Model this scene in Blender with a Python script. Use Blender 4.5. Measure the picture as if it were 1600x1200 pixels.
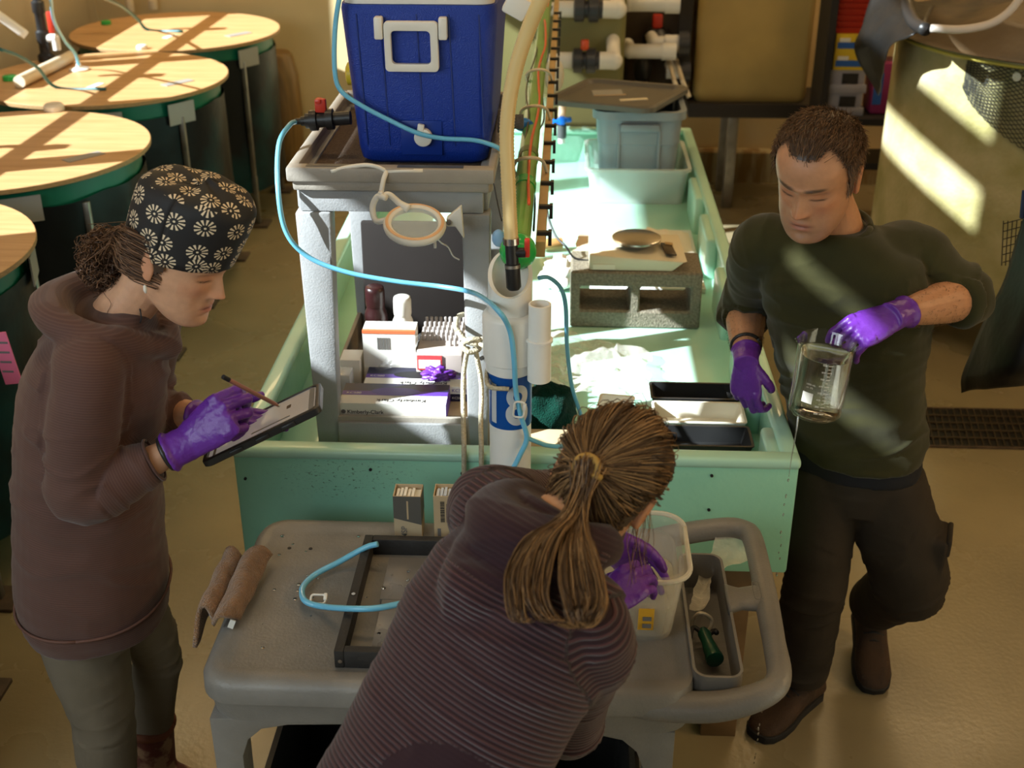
import bpy, bmesh, math, random
from mathutils import Vector, Matrix, noise

random.seed(7)
for _o in list(bpy.data.objects):
    bpy.data.objects.remove(_o)
scene = bpy.context.scene
COL = scene.collection

# ------------------------------------------------------------------ camera
FPX, CAM_H = 1900.0, 2.45
PITCH, YAW = math.radians(26.8), math.radians(2.53)
cam_data = bpy.data.cameras.new('camera')
cam_data.sensor_width = 36.0
cam_data.lens = FPX / 1600.0 * 36.0
cam_data.clip_start = 0.05
cam_data.dof.use_dof = True
cam_data.dof.focus_distance = 2.70
cam_data.dof.aperture_fstop = 4.5
camera = bpy.data.objects.new('camera', cam_data)
camera.location = (0, 0, CAM_H)
camera.rotation_euler = (math.pi / 2 - PITCH, 0, YAW)
COL.objects.link(camera)
scene.camera = camera

# ------------------------------------------------------------------ light
scene.view_settings.view_transform = 'Standard'
scene.view_settings.look = 'None'
scene.view_settings.gamma = 1.0
scene.view_settings.use_curve_mapping = False
scene.view_settings.exposure = 0.0
world = bpy.data.worlds.new('world')
scene.world = world
world.use_nodes = True
world.node_tree.nodes['Background'].inputs[0].default_value = (1.0, 0.93, 0.80, 1)
world.node_tree.nodes['Background'].inputs[1].default_value = 0.08
scene.cycles.max_bounces = 8
scene.cycles.transparent_max_bounces = 16
scene.cycles.caustics_reflective = False
scene.cycles.caustics_refractive = False
scene.cycles.sample_clamp_indirect = 4.0

def sun_lamp(name, direction, strength, color, angle):
    d = bpy.data.lights.new(name, 'SUN')
    d.energy = strength; d.color = color; d.angle = math.radians(angle)
    o = bpy.data.objects.new(name, d)
    o.rotation_euler = Vector(direction).to_track_quat('-Z', 'Y').to_euler()
    o.location = (-3, 3, 4)
    COL.objects.link(o)
    return o

def area_lamp(name, loc, direction, sx, sy, watts, color):
    d = bpy.data.lights.new(name, 'AREA')
    d.shape = 'RECTANGLE'; d.size = sx; d.size_y = sy; d.energy = watts; d.color = color
    o = bpy.data.objects.new(name, d)
    o.rotation_euler = Vector(direction).to_track_quat('-Z', 'Y').to_euler()
    o.location = loc
    COL.objects.link(o)
    return o

SUN_DIR = (0.82, 0.32, -0.57)
sun_lamp('window_sun', SUN_DIR, 17.0, (0.86, 0.96, 1.0), 0.6)
WARM = (1.0, 0.70, 0.36)
area_lamp('ceiling_lamp_light', (-0.6, 3.2, 4.55), (0, 0, -1), 2.2, 0.3, 30, WARM)
area_lamp('ceiling_lamp_light', (2.8, 7.1, 4.55), (0, 0, -1), 2.2, 0.3, 52, WARM)
area_lamp('ceiling_lamp_light', (-1.9, 7.2, 4.55), (0, 0, -1), 2.2, 0.3, 46, WARM)
area_lamp('ceiling_lamp_light', (1.2, 1.4, 4.55), (0, 0, -1), 2.2, 0.3, 8, WARM)
area_lamp('ceiling_lamp_light', (-1.4, 0.6, 4.55), (0, 0, -1), 2.2, 0.3, 7, (1.0, 0.80, 0.55))

area_lamp('side_fill_light', (-2.95, 0.35, 2.5), (0.8, 0.70, -0.40), 1.8, 1.6, 48, (0.80, 0.93, 1.0))  # added soft cool fill; the wall behind it has no opening
area_lamp('front_fill_light', (-1.9, -1.5, 2.9), (0.42, 0.85, -0.42), 2.2, 1.8, 44, (0.80, 0.95, 1.0))  # added cool fill from behind the camera, no doorway stands here
area_lamp('wall_lamp_light', (4.1, 2.2, 3.3), (-1.0, 0.1, -0.62), 1.2, 0.4, 60, (1.0, 0.64, 0.30))

# ------------------------------------------------------------------ helpers
def V(*a):
    return Vector(a[0]) if len(a) == 1 else Vector(a)

def at(px, py, Y=None, z=None, x=None):
    """point of the place seen in direction (px, py), at a given world Y, height z or world x"""
    u = (px - 800) / FPX; v = (600 - py) / FPX
    dy = math.cos(PITCH) + v * math.sin(PITCH); dz = -math.sin(PITCH) + v * math.cos(PITCH)
    wx = u * math.cos(YAW) - dy * math.sin(YAW); wy = u * math.sin(YAW) + dy * math.cos(YAW)
    t = (z - CAM_H) / dz if z is not None else (Y / wy if Y is not None else x / wx)
    return Vector((wx * t, wy * t, CAM_H + dz * t))

def U(x, y, z):
    """camera-aligned ground frame to world"""
    return Vector((x * math.cos(YAW) - y * math.sin(YAW), x * math.sin(YAW) + y * math.cos(YAW), z))

def smooth_path(pts, n=6):
    pts = [Vector(p) for p in pts]
    if len(pts) < 3:
        return pts
    out = []
    for i in range(len(pts) - 1):
        p0 = pts[i - 1] if i else pts[0] * 2 - pts[1]
        p1, p2 = pts[i], pts[i + 1]
        p3 = pts[i + 2] if i + 2 < len(pts) else p2 * 2 - p1
        for k in range(n):
            t = k / n
            out.append(0.5 * ((2 * p1) + (p2 - p0) * t + (2 * p0 - 5 * p1 + 4 * p2 - p3) * t * t + (3 * p1 - p0 - 3 * p2 + p3) * t ** 3))
    out.append(pts[-1])
    return out

def lerp_list(vals, m):
    """resample a list of numbers to m entries"""
    out = []
    for i in range(m):
        f = i / max(1, m - 1) * (len(vals) - 1)
        k = min(int(f), len(vals) - 2) if len(vals) > 1 else 0
        if len(vals) == 1:
            out.append(vals[0])
        else:
            out.append(vals[k] + (vals[k + 1] - vals[k]) * (f - k))
    return out

class MB:
    def __init__(self):
        self.v = []; self.f = []; self.m = []; self.mi = 0; self.M = None; self.uv = {}
    def _add(self, vs, fs):
        b = len(self.v)
        for p in vs:
            p = Vector(p)
            self.v.append(self.M @ p if self.M is not None else p)
        for f in fs:
            self.f.append([b + i for i in f]); self.m.append(self.mi)
        return self
    def box(self, c, s, R=None):
        c = Vector(c); h = [q / 2 for q in s]
        vs = []
        for sx in (-1, 1):
            for sy in (-1, 1):
                for sz in (-1, 1):
                    d = Vector((sx * h[0], sy * h[1], sz * h[2]))
                    vs.append(c + (R @ d if R else d))
        return self._add(vs, [(0, 1, 3, 2), (4, 6, 7, 5), (0, 4, 5, 1), (2, 3, 7, 6), (0, 2, 6, 4), (1, 5, 7, 3)])
    def cbox(self, lo, hi):
        return self.box([(a + b) / 2 for a, b in zip(lo, hi)], [abs(b - a) for a, b in zip(lo, hi)])
    def loft(self, rings, caps=True, closed=True):
        n = len(rings[0]); vs = [p for r in rings for p in r]; fs = []
        m = n if closed else n - 1
        for i in range(len(rings) - 1):
            for j in range(m):
                k = (j + 1) % n
                fs.append((i * n + j, i * n + k, (i + 1) * n + k, (i + 1) * n + j))
        if caps and closed:
            fs.append(tuple(reversed(range(n)))); fs.append(tuple((len(rings) - 1) * n + j for j in range(n)))
        return self._add(vs, fs)
    def tube(self, pts, r, n=10, caps=True, flat=1.0, up=None):
        pts = [Vector(p) for p in pts]; m = len(pts)
        rr = lerp_list(r, m) if isinstance(r, (list, tuple)) else [r] * m
        T = []
        for i in range(m):
            d = pts[min(i + 1, m - 1)] - pts[max(i - 1, 0)]
            T.append(d.normalized() if d.length > 1e-9 else Vector((0, 0, 1)))
        a = Vector(up) if up else (Vector((0, 0, 1)) if abs(T[0].z) < 0.9 else Vector((1, 0, 0)))
        nrm = (a - T[0] * a.dot(T[0])).normalized()
        rings = []
        for i in range(m):
            nrm = (nrm - T[i] * nrm.dot(T[i]))
            nrm = nrm.normalized() if nrm.length > 1e-6 else T[i].orthogonal().normalized()
            b = T[i].cross(nrm)
            rings.append([pts[i] + rr[i] * (math.cos(2 * math.pi * k / n) * b + flat * math.sin(2 * math.pi * k / n) * nrm) for k in range(n)])
        return self.loft(rings, caps)
    def cyl(self, p0, p1, r0, r1=None, n=20, caps=True):
        return self.tube([p0, p1], [r0, r0 if r1 is None else r1], n, caps)
    def lathe(self, prof, c=(0, 0, 0), n=32, caps=True, axis=None):
        c = Vector(c); R = axis.to_track_quat('Z', 'Y').to_matrix() if axis is not None else None
        rings = []
        for r, z in prof:
            ring = []
            for k in range(n):
                d = Vector((r * math.cos(2 * math.pi * k / n), r * math.sin(2 * math.pi * k / n), z))
                ring.append(c + (R @ d if R else d))
            rings.append(ring)
        return self.loft(rings, caps)
    def ball(self, c, r, nu=20, nv=12):
        c = Vector(c); r = (r, r, r) if isinstance(r, (int, float)) else r
        rings = []
        for i in range(nv + 1):
            ph = -math.pi / 2 + math.pi * (i + 0.02) / (nv + 0.04)
            rings.append([c + Vector((r[0] * math.cos(ph) * math.cos(2 * math.pi * k / nu), r[1] * math.cos(ph) * math.sin(2 * math.pi * k / nu), r[2] * math.sin(ph))) for k in range(nu)])
        return self.loft(rings, True)
    def prism(self, poly, o, u, v, d):
        o, u, v, d = Vector(o), Vector(u), Vector(v), Vector(d)
        a = [o + u * p[0] + v * p[1] for p in poly]
        return self.loft([a, [p + d for p in a]], True)
    def quad(self, a, b, c, d):
        return self._add([a, b, c, d], [(0, 1, 2, 3)])
    def build(self, name, mat, parent=None, bevel=0.0, seg=2, smooth=38, loc=None, subsurf=0):
        bm = bmesh.new()
        vv = [bm.verts.new(p) for p in self.v]
        for f, mi in zip(self.f, self.m):
            try:
                q = bm.faces.new([vv[i] for i in f]); q.material_index = mi
            except ValueError:
                pass
        bmesh.ops.recalc_face_normals(bm, faces=bm.faces[:])
        if bevel:
            es = [e for e in bm.edges if len(e.link_faces) == 2 and e.calc_face_angle(0) > math.radians(32)]
            bmesh.ops.bevel(bm, geom=es, offset=bevel, segments=seg, profile=0.5, affect='EDGES', clamp_overlap=True)
        me = bpy.data.meshes.new(name)
        bm.to_mesh(me); bm.free()
        return finish(name, me, mat, parent, smooth, loc, subsurf)

def finish(name, me, mat, parent=None, smooth=38, loc=None, subsurf=0):
    """link a mesh given in world coordinates, rebasing it on its thing"""
    if parent is not None:
        base = ORG[parent.name]
    elif loc is not None:
        base = Vector(loc)
    else:
        lo = [min(v.co[i] for v in me.vertices) for i in range(3)]; hi = [max(v.co[i] for v in me.vertices) for i in range(3)]
        base = Vector(((lo[0] + hi[0]) / 2, (lo[1] + hi[1]) / 2, lo[2]))
    me.transform(Matrix.Translation(-base))
    o = bpy.data.objects.new(name, me)
    COL.objects.link(o)
    if parent is not None:
        o.parent = parent
    else:
        o.location = base
    ORG[o.name] = base
    for m in (mat if isinstance(mat, (list, tuple)) else [mat]):
        me.materials.append(m)
    if smooth:
        me.polygons.foreach_set('use_smooth', [True] * len(me.polygons))
        if smooth < 170:
            me.set_sharp_from_angle(angle=math.radians(smooth))
    if subsurf:
        s = o.modifiers.new('subsurf', 'SUBSURF'); s.levels = subsurf; s.render_levels = subsurf
    return o

ORG = {}
def thing(name, label, cat, loc, group=None):
    o = bpy.data.objects.new(name, None)
    o.empty_display_size = 0.1
    COL.objects.link(o); o.location = Vector(loc); ORG[o.name] = Vector(loc)
    return tag(o, label, cat, group)
def tag(o, label=None, cat=None, group=None, kind=None):
    if label: o['label'] = label
    if cat: o['category'] = cat
    if group: o['group'] = group
    if kind: o['kind'] = kind
    return o
def copy_tree(o, parent=None):
    c = o.copy(); COL.objects.link(c); c.parent = parent
    ORG[c.name] = ORG[o.name].copy()
    for ch in o.children:
        copy_tree(ch, c)
    return c

# ------------------------------------------------------------------ materials
def mat(name, col, rough=0.5, metal=0.0, var=0.0, vscale=8.0, col2=None, bump=0.0, bscale=60.0, trans=0.0, ior=1.45, alpha=1.0, coat=0.0,
        sheen=0.0, spec=0.5, stretch=None, emit=None, detail=4.0, rvar=0.0, vcol=None, sss=0.0, contrast=0.18, bias=0.0):
    m = bpy.data.materials.new(name); m.use_nodes = True
    nt = m.node_tree; b = nt.nodes['Principled BSDF']
    b.inputs['Base Color'].default_value = (*col, 1)
    b.inputs['Roughness'].default_value = rough; b.inputs['Metallic'].default_value = metal
    b.inputs['IOR'].default_value = ior; b.inputs['Alpha'].default_value = alpha
    b.inputs['Transmission Weight'].default_value = trans
    b.inputs['Coat Weight'].default_value = coat; b.inputs['Sheen Weight'].default_value = sheen
    b.inputs['Specular IOR Level'].default_value = spec
    if sss:
        b.inputs['Subsurface Weight'].default_value = sss; b.inputs['Subsurface Radius'].default_value = (0.012, 0.004, 0.002); b.inputs['Subsurface Scale'].default_value = 0.5
    if emit:
        b.inputs['Emission Color'].default_value = (*emit[:3], 1); b.inputs['Emission Strength'].default_value = emit[3]
    L = nt.links.new
    tc = nt.nodes.new('ShaderNodeTexCoord'); vec = tc.outputs['Object']
    if stretch:
        mp = nt.nodes.new('ShaderNodeMapping'); mp.inputs['Scale'].default_value = stretch
        L(vec, mp.inputs['Vector']); vec = mp.outputs['Vector']
    m['vec'] = 0
    src = None
    if vcol:
        a = nt.nodes.new('ShaderNodeVertexColor'); a.layer_name = vcol; src = a.outputs['Color']
    if var or col2:
        n = nt.nodes.new('ShaderNodeTexNoise'); n.inputs['Scale'].default_value = vscale; n.inputs['Detail'].default_value = detail
        L(vec, n.inputs['Vector'])
        r = nt.nodes.new('ShaderNodeMapRange'); r.inputs['From Min'].default_value = 0.5 + bias - contrast; r.inputs['From Max'].default_value = 0.5 + bias + contrast
        L(n.outputs['Fac'], r.inputs['Value'])
        mx = nt.nodes.new('ShaderNodeMix'); mx.data_type = 'RGBA'
        c2 = col2 if col2 else tuple(max(0, q * (1 - var)) for q in col)
        if src is not None:
            mx.blend_type = 'MULTIPLY'; L(src, mx.inputs['A']); mx.inputs['B'].default_value = (1 - var, 1 - var, 1 - var, 1)
        else:
            mx.inputs['A'].default_value = (*col, 1); mx.inputs['B'].default_value = (*c2, 1)
        L(r.outputs['Result'], mx.inputs['Factor']); src = mx.outputs['Result']
        if rvar:
            rr = nt.nodes.new('ShaderNodeMapRange'); rr.inputs['To Min'].default_value = rough - rvar; rr.inputs['To Max'].default_value = rough + rvar
            L(n.outputs['Fac'], rr.inputs['Value']); L(rr.outputs['Result'], b.inputs['Roughness'])
    if src is not None:
        L(src, b.inputs['Base Color'])
    if bump:
        n2 = nt.nodes.new('ShaderNodeTexNoise'); n2.inputs['Scale'].default_value = bscale; n2.inputs['Detail'].default_value = 3
        L(vec, n2.inputs['Vector'])
        bp = nt.nodes.new('ShaderNodeBump'); bp.inputs['Strength'].default_value = bump; bp.inputs['Distance'].default_value = 0.01
        L(n2.outputs['Fac'], bp.inputs['Height']); L(bp.outputs['Normal'], b.inputs['Normal'])
    return m

def film(name, col, opac, rough=0.15, trans_tint=(1, 1, 1), bump=0.0, bscale=40, glass=False, edge=0.6):
    """thin clear plastic or glass: mostly see-through, with a milky part and gloss that grows at grazing angles"""
    m = bpy.data.materials.new(name); m.use_nodes = True
    nt = m.node_tree; nt.nodes.remove(nt.nodes['Principled BSDF']); out = nt.nodes['Material Output']
    tr = nt.nodes.new('ShaderNodeBsdfTransparent'); tr.inputs[0].default_value = (*trans_tint, 1)
    if glass:
        pr = nt.nodes.new('ShaderNodeBsdfGlossy'); pr.inputs['Color'].default_value = (*col, 1); pr.inputs['Roughness'].default_value = rough
    else:
        pr = nt.nodes.new('ShaderNodeBsdfPrincipled'); pr.inputs['Base Color'].default_value = (*col, 1); pr.inputs['Roughness'].default_value = rough
    mx = nt.nodes.new('ShaderNodeMixShader')
    fr = nt.nodes.new('ShaderNodeLayerWeight'); fr.inputs[0].default_value = 0.5
    pw = nt.nodes.new('ShaderNodeMath'); pw.operation = 'POWER'; pw.inputs[1].default_value = 3.5
    ad = nt.nodes.new('ShaderNodeMath'); ad.operation = 'MULTIPLY_ADD'; ad.use_clamp = True; ad.inputs[1].default_value = edge; ad.inputs[2].default_value = opac
    L = nt.links.new
    L(fr.outputs['Facing'], pw.inputs[0]); L(pw.outputs[0], ad.inputs[0]); L(ad.outputs[0], mx.inputs[0]); L(tr.outputs[0], mx.inputs[1]); L(pr.outputs[0], mx.inputs[2]); L(mx.outputs[0], out.inputs[0])
    if bump:
        tc = nt.nodes.new('ShaderNodeTexCoord'); n2 = nt.nodes.new('ShaderNodeTexNoise'); n2.inputs['Scale'].default_value = bscale
        bp = nt.nodes.new('ShaderNodeBump'); bp.inputs['Strength'].default_value = bump; bp.inputs['Distance'].default_value = 0.02
        L(tc.outputs['Object'], n2.inputs['Vector']); L(n2.outputs['Fac'], bp.inputs['Height']); L(bp.outputs['Normal'], pr.inputs['Normal']); L(bp.outputs['Normal'], fr.inputs['Normal'])
    return m

M = {}
M['floor'] = mat('floor_epoxy', (0.33, 0.265, 0.15), 0.27, var=0.32, vscale=1.6, bump=0.10, bscale=60, rvar=0.16, detail=10)
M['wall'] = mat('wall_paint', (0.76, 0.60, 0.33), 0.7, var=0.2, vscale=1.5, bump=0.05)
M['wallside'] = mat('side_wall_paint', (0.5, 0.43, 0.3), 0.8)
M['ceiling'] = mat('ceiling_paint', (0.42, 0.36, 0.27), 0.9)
M['fiberglass'] = mat('mint_fiberglass', (0.33, 0.62, 0.46), 0.38, var=0.16, vscale=3.0, bump=0.22, bscale=38, coat=0.25)
M['gelcoat'] = mat('mint_gelcoat_bed', (0.46, 0.76, 0.61), 0.3, var=0.10, vscale=4.0, bump=0.05, bscale=30, coat=0.2)
M['cartgrey'] = mat('grey_structural_plastic', (0.225, 0.21, 0.19), 0.42, var=0.28, vscale=7.0, bump=0.12, bscale=160, rvar=0.12, detail=8)
M['rackgrey'] = mat('light_grey_plastic', (0.36, 0.36, 0.36), 0.5, var=0.15, vscale=9.0, bump=0.12, bscale=200)
M['rackwarm'] = mat('warm_lit_grey_plastic', (0.35, 0.31, 0.26), 0.5, var=0.18, vscale=9.0, bump=0.12, bscale=200)  # same rack plastic, tinted tan for warm ceiling light on the shelves
M['blue'] = mat('blue_cooler_plastic', (0.004, 0.034, 0.30), 0.36, bump=0.35, bscale=320)
M['white'] = mat('white_plastic', (0.78, 0.74, 0.66), 0.4, var=0.06, vscale=12)
M['pvc'] = mat('white_pvc', (0.84, 0.81, 0.75), 0.35, var=0.08, vscale=9)
M['pvcold'] = mat('aged_pvc', (0.72, 0.62, 0.46), 0.4, var=0.15, vscale=9)
M['black'] = mat('black_plastic', (0.018, 0.017, 0.017), 0.38)
M['blackmat'] = mat('black_painted_wood', (0.025, 0.022, 0.020), 0.6, var=0.3, vscale=30, bump=0.2, bscale=90)
M['blackfilm'] = mat('black_plastic_sheet', (0.006, 0.006, 0.006), 0.40, bump=0.5, bscale=9, spec=0.45)
M['darkgrey'] = mat('dark_grey_plastic', (0.07, 0.072, 0.076), 0.35)
M['valvegrey'] = mat('valve_grey', (0.045, 0.047, 0.055), 0.35)
M['red'] = mat('red_handle', (0.55, 0.04, 0.02), 0.35)
M['orange'] = mat('orange_handle', (0.75, 0.10, 0.03), 0.35)
M['steel'] = mat('galvanised_steel', (0.32, 0.29, 0.25), 0.42, metal=0.8, var=0.3, vscale=14)
M['rust'] = mat('rusty_steel', (0.10, 0.065, 0.04), 0.7, var=0.5, vscale=20)
M['chrome'] = mat('brushed_steel', (0.55, 0.52, 0.48), 0.25, metal=1.0)
M['wood'] = None
M['skyblue'] = mat('light_blue_tubing', (0.16, 0.50, 0.72), 0.3, coat=0.3)
M['teal'] = mat('dark_teal_tubing', (0.02, 0.12, 0.13), 0.35)
M['clearhose'] = film('clear_hose', (0.85, 0.82, 0.75), 0.5)
M['beigehose'] = None
M['greenpipe'] = mat('green_pvc_pipe', (0.13, 0.40, 0.07), 0.3, var=0.25, vscale=10, coat=0.3)
M['greencap'] = mat('bright_green_cap', (0.02, 0.42, 0.08), 0.25, coat=0.4)
M['greenband'] = mat('green_tank_wall', (0.0, 0.14, 0.075), 0.4, var=0.3, vscale=5)
M['tape'] = mat('grey_duct_tape', (0.30, 0.29, 0.27), 0.45)
M['purple'] = mat('purple_nitrile', (0.135, 0.028, 0.32), 0.36, var=0.15, vscale=25, bump=0.15, bscale=120, spec=0.5)
M['cream'] = mat('cream_plastic', (0.70, 0.62, 0.44), 0.4)
M['cardboard'] = mat('kraft_card', (0.55, 0.40, 0.23), 0.7, var=0.1, vscale=20)
M['paper'] = mat('white_paper', (0.80, 0.77, 0.70), 0.7)
M['ink'] = mat('black_ink', (0.01, 0.01, 0.012), 0.6)
M['greyink'] = mat('grey_ink', (0.16, 0.15, 0.14), 0.6)
M['concrete'] = mat('concrete_block', (0.25, 0.215, 0.155), 0.9, var=0.45, vscale=120, bump=0.6, bscale=150)
M['navy'] = mat('navy_card', (0.01, 0.01, 0.04), 0.4)
M['purplecard'] = mat('purple_card', (0.11, 0.045, 0.33), 0.4)
M['signblue'] = mat('sign_blue', (0.0, 0.07, 0.32), 0.35)
M['silverink'] = mat('reflective_silver', (0.60, 0.60, 0.60), 0.3)

def wood_mat(name, c1, c2, scale, rot):
    m = mat(name, c1, 0.42)
    nt = m.node_tree; b = nt.nodes['Principled BSDF']; L = nt.links.new
    tc = nt.nodes.new('ShaderNodeTexCoord'); mp = nt.nodes.new('ShaderNodeMapping')
    mp.inputs['Rotation'].default_value = (0, 0, rot); mp.inputs['Scale'].default_value = (1.2, 14, 1)
    n = nt.nodes.new('ShaderNodeTexNoise'); n.inputs['Scale'].default_value = scale; n.inputs['Detail'].default_value = 5; n.inputs['Distortion'].default_value = 0.6
    cr = nt.nodes.new('ShaderNodeValToRGB')
    cr.color_ramp.elements[0].position = 0.3; cr.color_ramp.elements[0].color = (*c2, 1)
    cr.color_ramp.elements[1].position = 0.65; cr.color_ramp.elements[1].color = (*c1, 1)
    L(tc.outputs['Object'], mp.inputs['Vector']); L(mp.outputs['Vector'], n.inputs['Vector']); L(n.outputs['Fac'], cr.inputs['Fac']); L(cr.outputs['Color'], b.inputs['Base Color'])
    return m
M['plywood'] = wood_mat('plywood_lid', (0.60, 0.36, 0.165), (0.47, 0.26, 0.105), 2.4, 0.5)
M['plyedge'] = mat('plywood_edge', (0.42, 0.25, 0.10), 0.6, var=0.4, vscale=60, stretch=(1, 1, 6))
M['timber'] = wood_mat('timber', (0.22, 0.13, 0.06), (0.12, 0.07, 0.03), 6, 0)

def stripe_mat(name, c1, c2, freq, rough, bump, duty=0.5, var=0.25, sheen=0.2):
    """knitted stripes that follow the cloth: the float attribute s runs along the limb in metres"""
    m = mat(name, c1, rough, sheen=sheen, spec=0.25)
    nt = m.node_tree; b = nt.nodes['Principled BSDF']; L = nt.links.new
    a = nt.nodes.new('ShaderNodeAttribute'); a.attribute_name = 's'
    mul = nt.nodes.new('ShaderNodeMath'); mul.operation = 'MULTIPLY'; mul.inputs[1].default_value = freq * 2 * math.pi
    si = nt.nodes.new('ShaderNodeMath'); si.operation = 'SINE'
    L(a.outputs['Fac'], mul.inputs[0]); L(mul.outputs[0], si.inputs[0])
    mr = nt.nodes.new('ShaderNodeMapRange'); mr.inputs['From Min'].default_value = duty - 0.6; mr.inputs['From Max'].default_value = duty + 0.3
    L(si.outputs[0], mr.inputs['Value'])
    mx = nt.nodes.new('ShaderNodeMix'); mx.data_type = 'RGBA'; mx.inputs['A'].default_value = (*c1, 1); mx.inputs['B'].default_value = (*c2, 1)
    st = nt.nodes.new('ShaderNodeAttribute'); st.attribute_name = 'w'
    m2 = nt.nodes.new('ShaderNodeMath'); m2.operation = 'MULTIPLY'; L(mr.outputs[0], m2.inputs[0]); L(st.outputs['Fac'], m2.inputs[1])
    L(m2.outputs[0], mx.inputs['Factor'])
    tc = nt.nodes.new('ShaderNodeTexCoord'); n = nt.nodes.new('ShaderNodeTexNoise'); n.inputs['Scale'].default_value = 9
    L(tc.outputs['Object'], n.inputs['Vector'])
    mm = nt.nodes.new('ShaderNodeMix'); mm.data_type = 'RGBA'; mm.blend_type = 'MULTIPLY'; mm.inputs['B'].default_value = (1 - var, 1 - var, 1 - var, 1)
    L(n.outputs['Fac'], mm.inputs['Factor']); L(mx.outputs['Result'], mm.inputs['A']); L(mm.outputs['Result'], b.inputs['Base Color'])
    bp = nt.nodes.new('ShaderNodeBump'); bp.inputs['Strength'].default_value = bump; bp.inputs['Distance'].default_value = 0.004
    L(m2.outputs[0], bp.inputs['Height']); L(bp.outputs['Normal'], b.inputs['Normal'])
    return m

def ribbed_hose_mat():
    m = mat('ribbed_cream_hose', (0.60, 0.42, 0.17), 0.3, coat=0.3)
    nt = m.node_tree; b = nt.nodes['Principled BSDF']; L = nt.links.new
    uv = nt.nodes.new('ShaderNodeUVMap'); w = nt.nodes.new('ShaderNodeTexWave'); w.inputs['Scale'].default_value = 1.0
    w.bands_direction = 'X'
    L(uv.outputs[0], w.inputs['Vector'])
    return m
M['beigehose'] = mat('cream_ribbed_hose', (0.75, 0.54, 0.24), 0.3, coat=0.3)

def lettering(txt, origin, right, up, height, m, parent, name='lettering', depth=0.0006, width=None, mirror=False, align='LEFT', bold=0.0):
    cu = bpy.data.curves.new('lettering', 'FONT'); cu.body = txt; cu.size = 1.0; cu.extrude = 0.0; cu.align_x = align
    cu.offset = bold
    o = bpy.data.objects.new('tmp', cu); COL.objects.link(o)
    dg = bpy.context.evaluated_depsgraph_get()
    me = bpy.data.meshes.new_from_object(o.evaluated_get(dg))
    bpy.data.objects.remove(o); bpy.data.curves.remove(cu)
    xs = [v.co.x for v in me.vertices]; ys = [v.co.y for v in me.vertices]
    sy = height / 0.72; sx = sy if width is None else width / max(1e-6, max(xs) - min(xs))
    right, up = Vector(right).normalized(), Vector(up).normalized(); nrm = right.cross(up)
    for v in me.vertices:
        x = (v.co.x - (min(xs) if align == 'LEFT' else 0)) * sx; y = v.co.y * sy
        v.co = Vector(origin) + right * x + up * y + nrm * depth
    return finish(name, me, m, parent, smooth=0)

# ------------------------------------------------------------------ setting
XL, XR, YB, ZC = -3.05, 4.3, 8.0, 5.6
mb = MB(); mb.cbox((XL - 0.2, -1.6, -0.1), (XR + 0.2, YB + 0.2, 0.0)); tag(mb.build('floor', M['floor'], smooth=0), kind='structure', label='glossy worn beige epoxy floor')
mb = MB(); mb.cbox((XL - 0.2, YB, 0.0), (XR + 0.2, YB + 0.2, ZC)); tag(mb.build('wall_back', M['wall'], smooth=0), kind='structure', label='cream painted wall behind the tanks')
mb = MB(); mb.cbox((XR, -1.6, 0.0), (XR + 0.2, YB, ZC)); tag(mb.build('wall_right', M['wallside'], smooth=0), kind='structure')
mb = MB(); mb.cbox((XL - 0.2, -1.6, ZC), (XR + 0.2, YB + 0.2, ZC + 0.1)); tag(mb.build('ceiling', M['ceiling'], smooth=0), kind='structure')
mb = MB(); mb.cbox((XL + 0.0, YB - 0.012, 0.0), (1.0, YB, 0.11)); tag(mb.build('baseboard_back', mat('baseboard_paint', (0.45, 0.36, 0.2), 0.6), smooth=0), kind='structure')
# window wall on the sun side: sill wall, piers and transoms around openings shaped to throw the sun patches, unseen
mb = MB()
for y0, y1, opens in ((-1.6, 0.98, ()), (0.98, 1.34, ((3.62, 3.78), (3.90, 4.02))), (1.34, 1.5, ()), (1.5, 3.0, ((2.78, 3.38),)), (3.0, 3.2, ()), (3.2, 4.05, ((1.4, 3.2), (4.02, 4.28), (4.42, 4.75))), (4.05, 4.17, ((4.02, 4.28), (4.42, 4.75))), (4.17, 5.0, ((1.4, 3.2),)), (5.0, 5.1, ()), (5.1, 6.0, ((1.4, 3.2),)), (6.0, 6.1, ()), (6.1, 7.4, ((1.4, 3.4),)), (7.4, YB, ())):
    z = 0.0
    for z0, z1 in opens + ((ZC, ZC),):
        mb.cbox((XL - 0.12, y0, z), (XL, y1, z0)); z = z1
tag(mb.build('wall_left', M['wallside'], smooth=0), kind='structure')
# low painted kerb along the back wall
mb = MB(); mb.cbox((0.6, YB - 0.12, 0.0), (XR, YB, 0.20)); tag(mb.build('trim_1', mat('kerb_paint', (0.50, 0.42, 0.24), 0.7, col2=(0.28, 0.17, 0.06), vscale=5, contrast=0.08, stretch=(3, 1, 0.4)), smooth=0), kind='structure')

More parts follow.
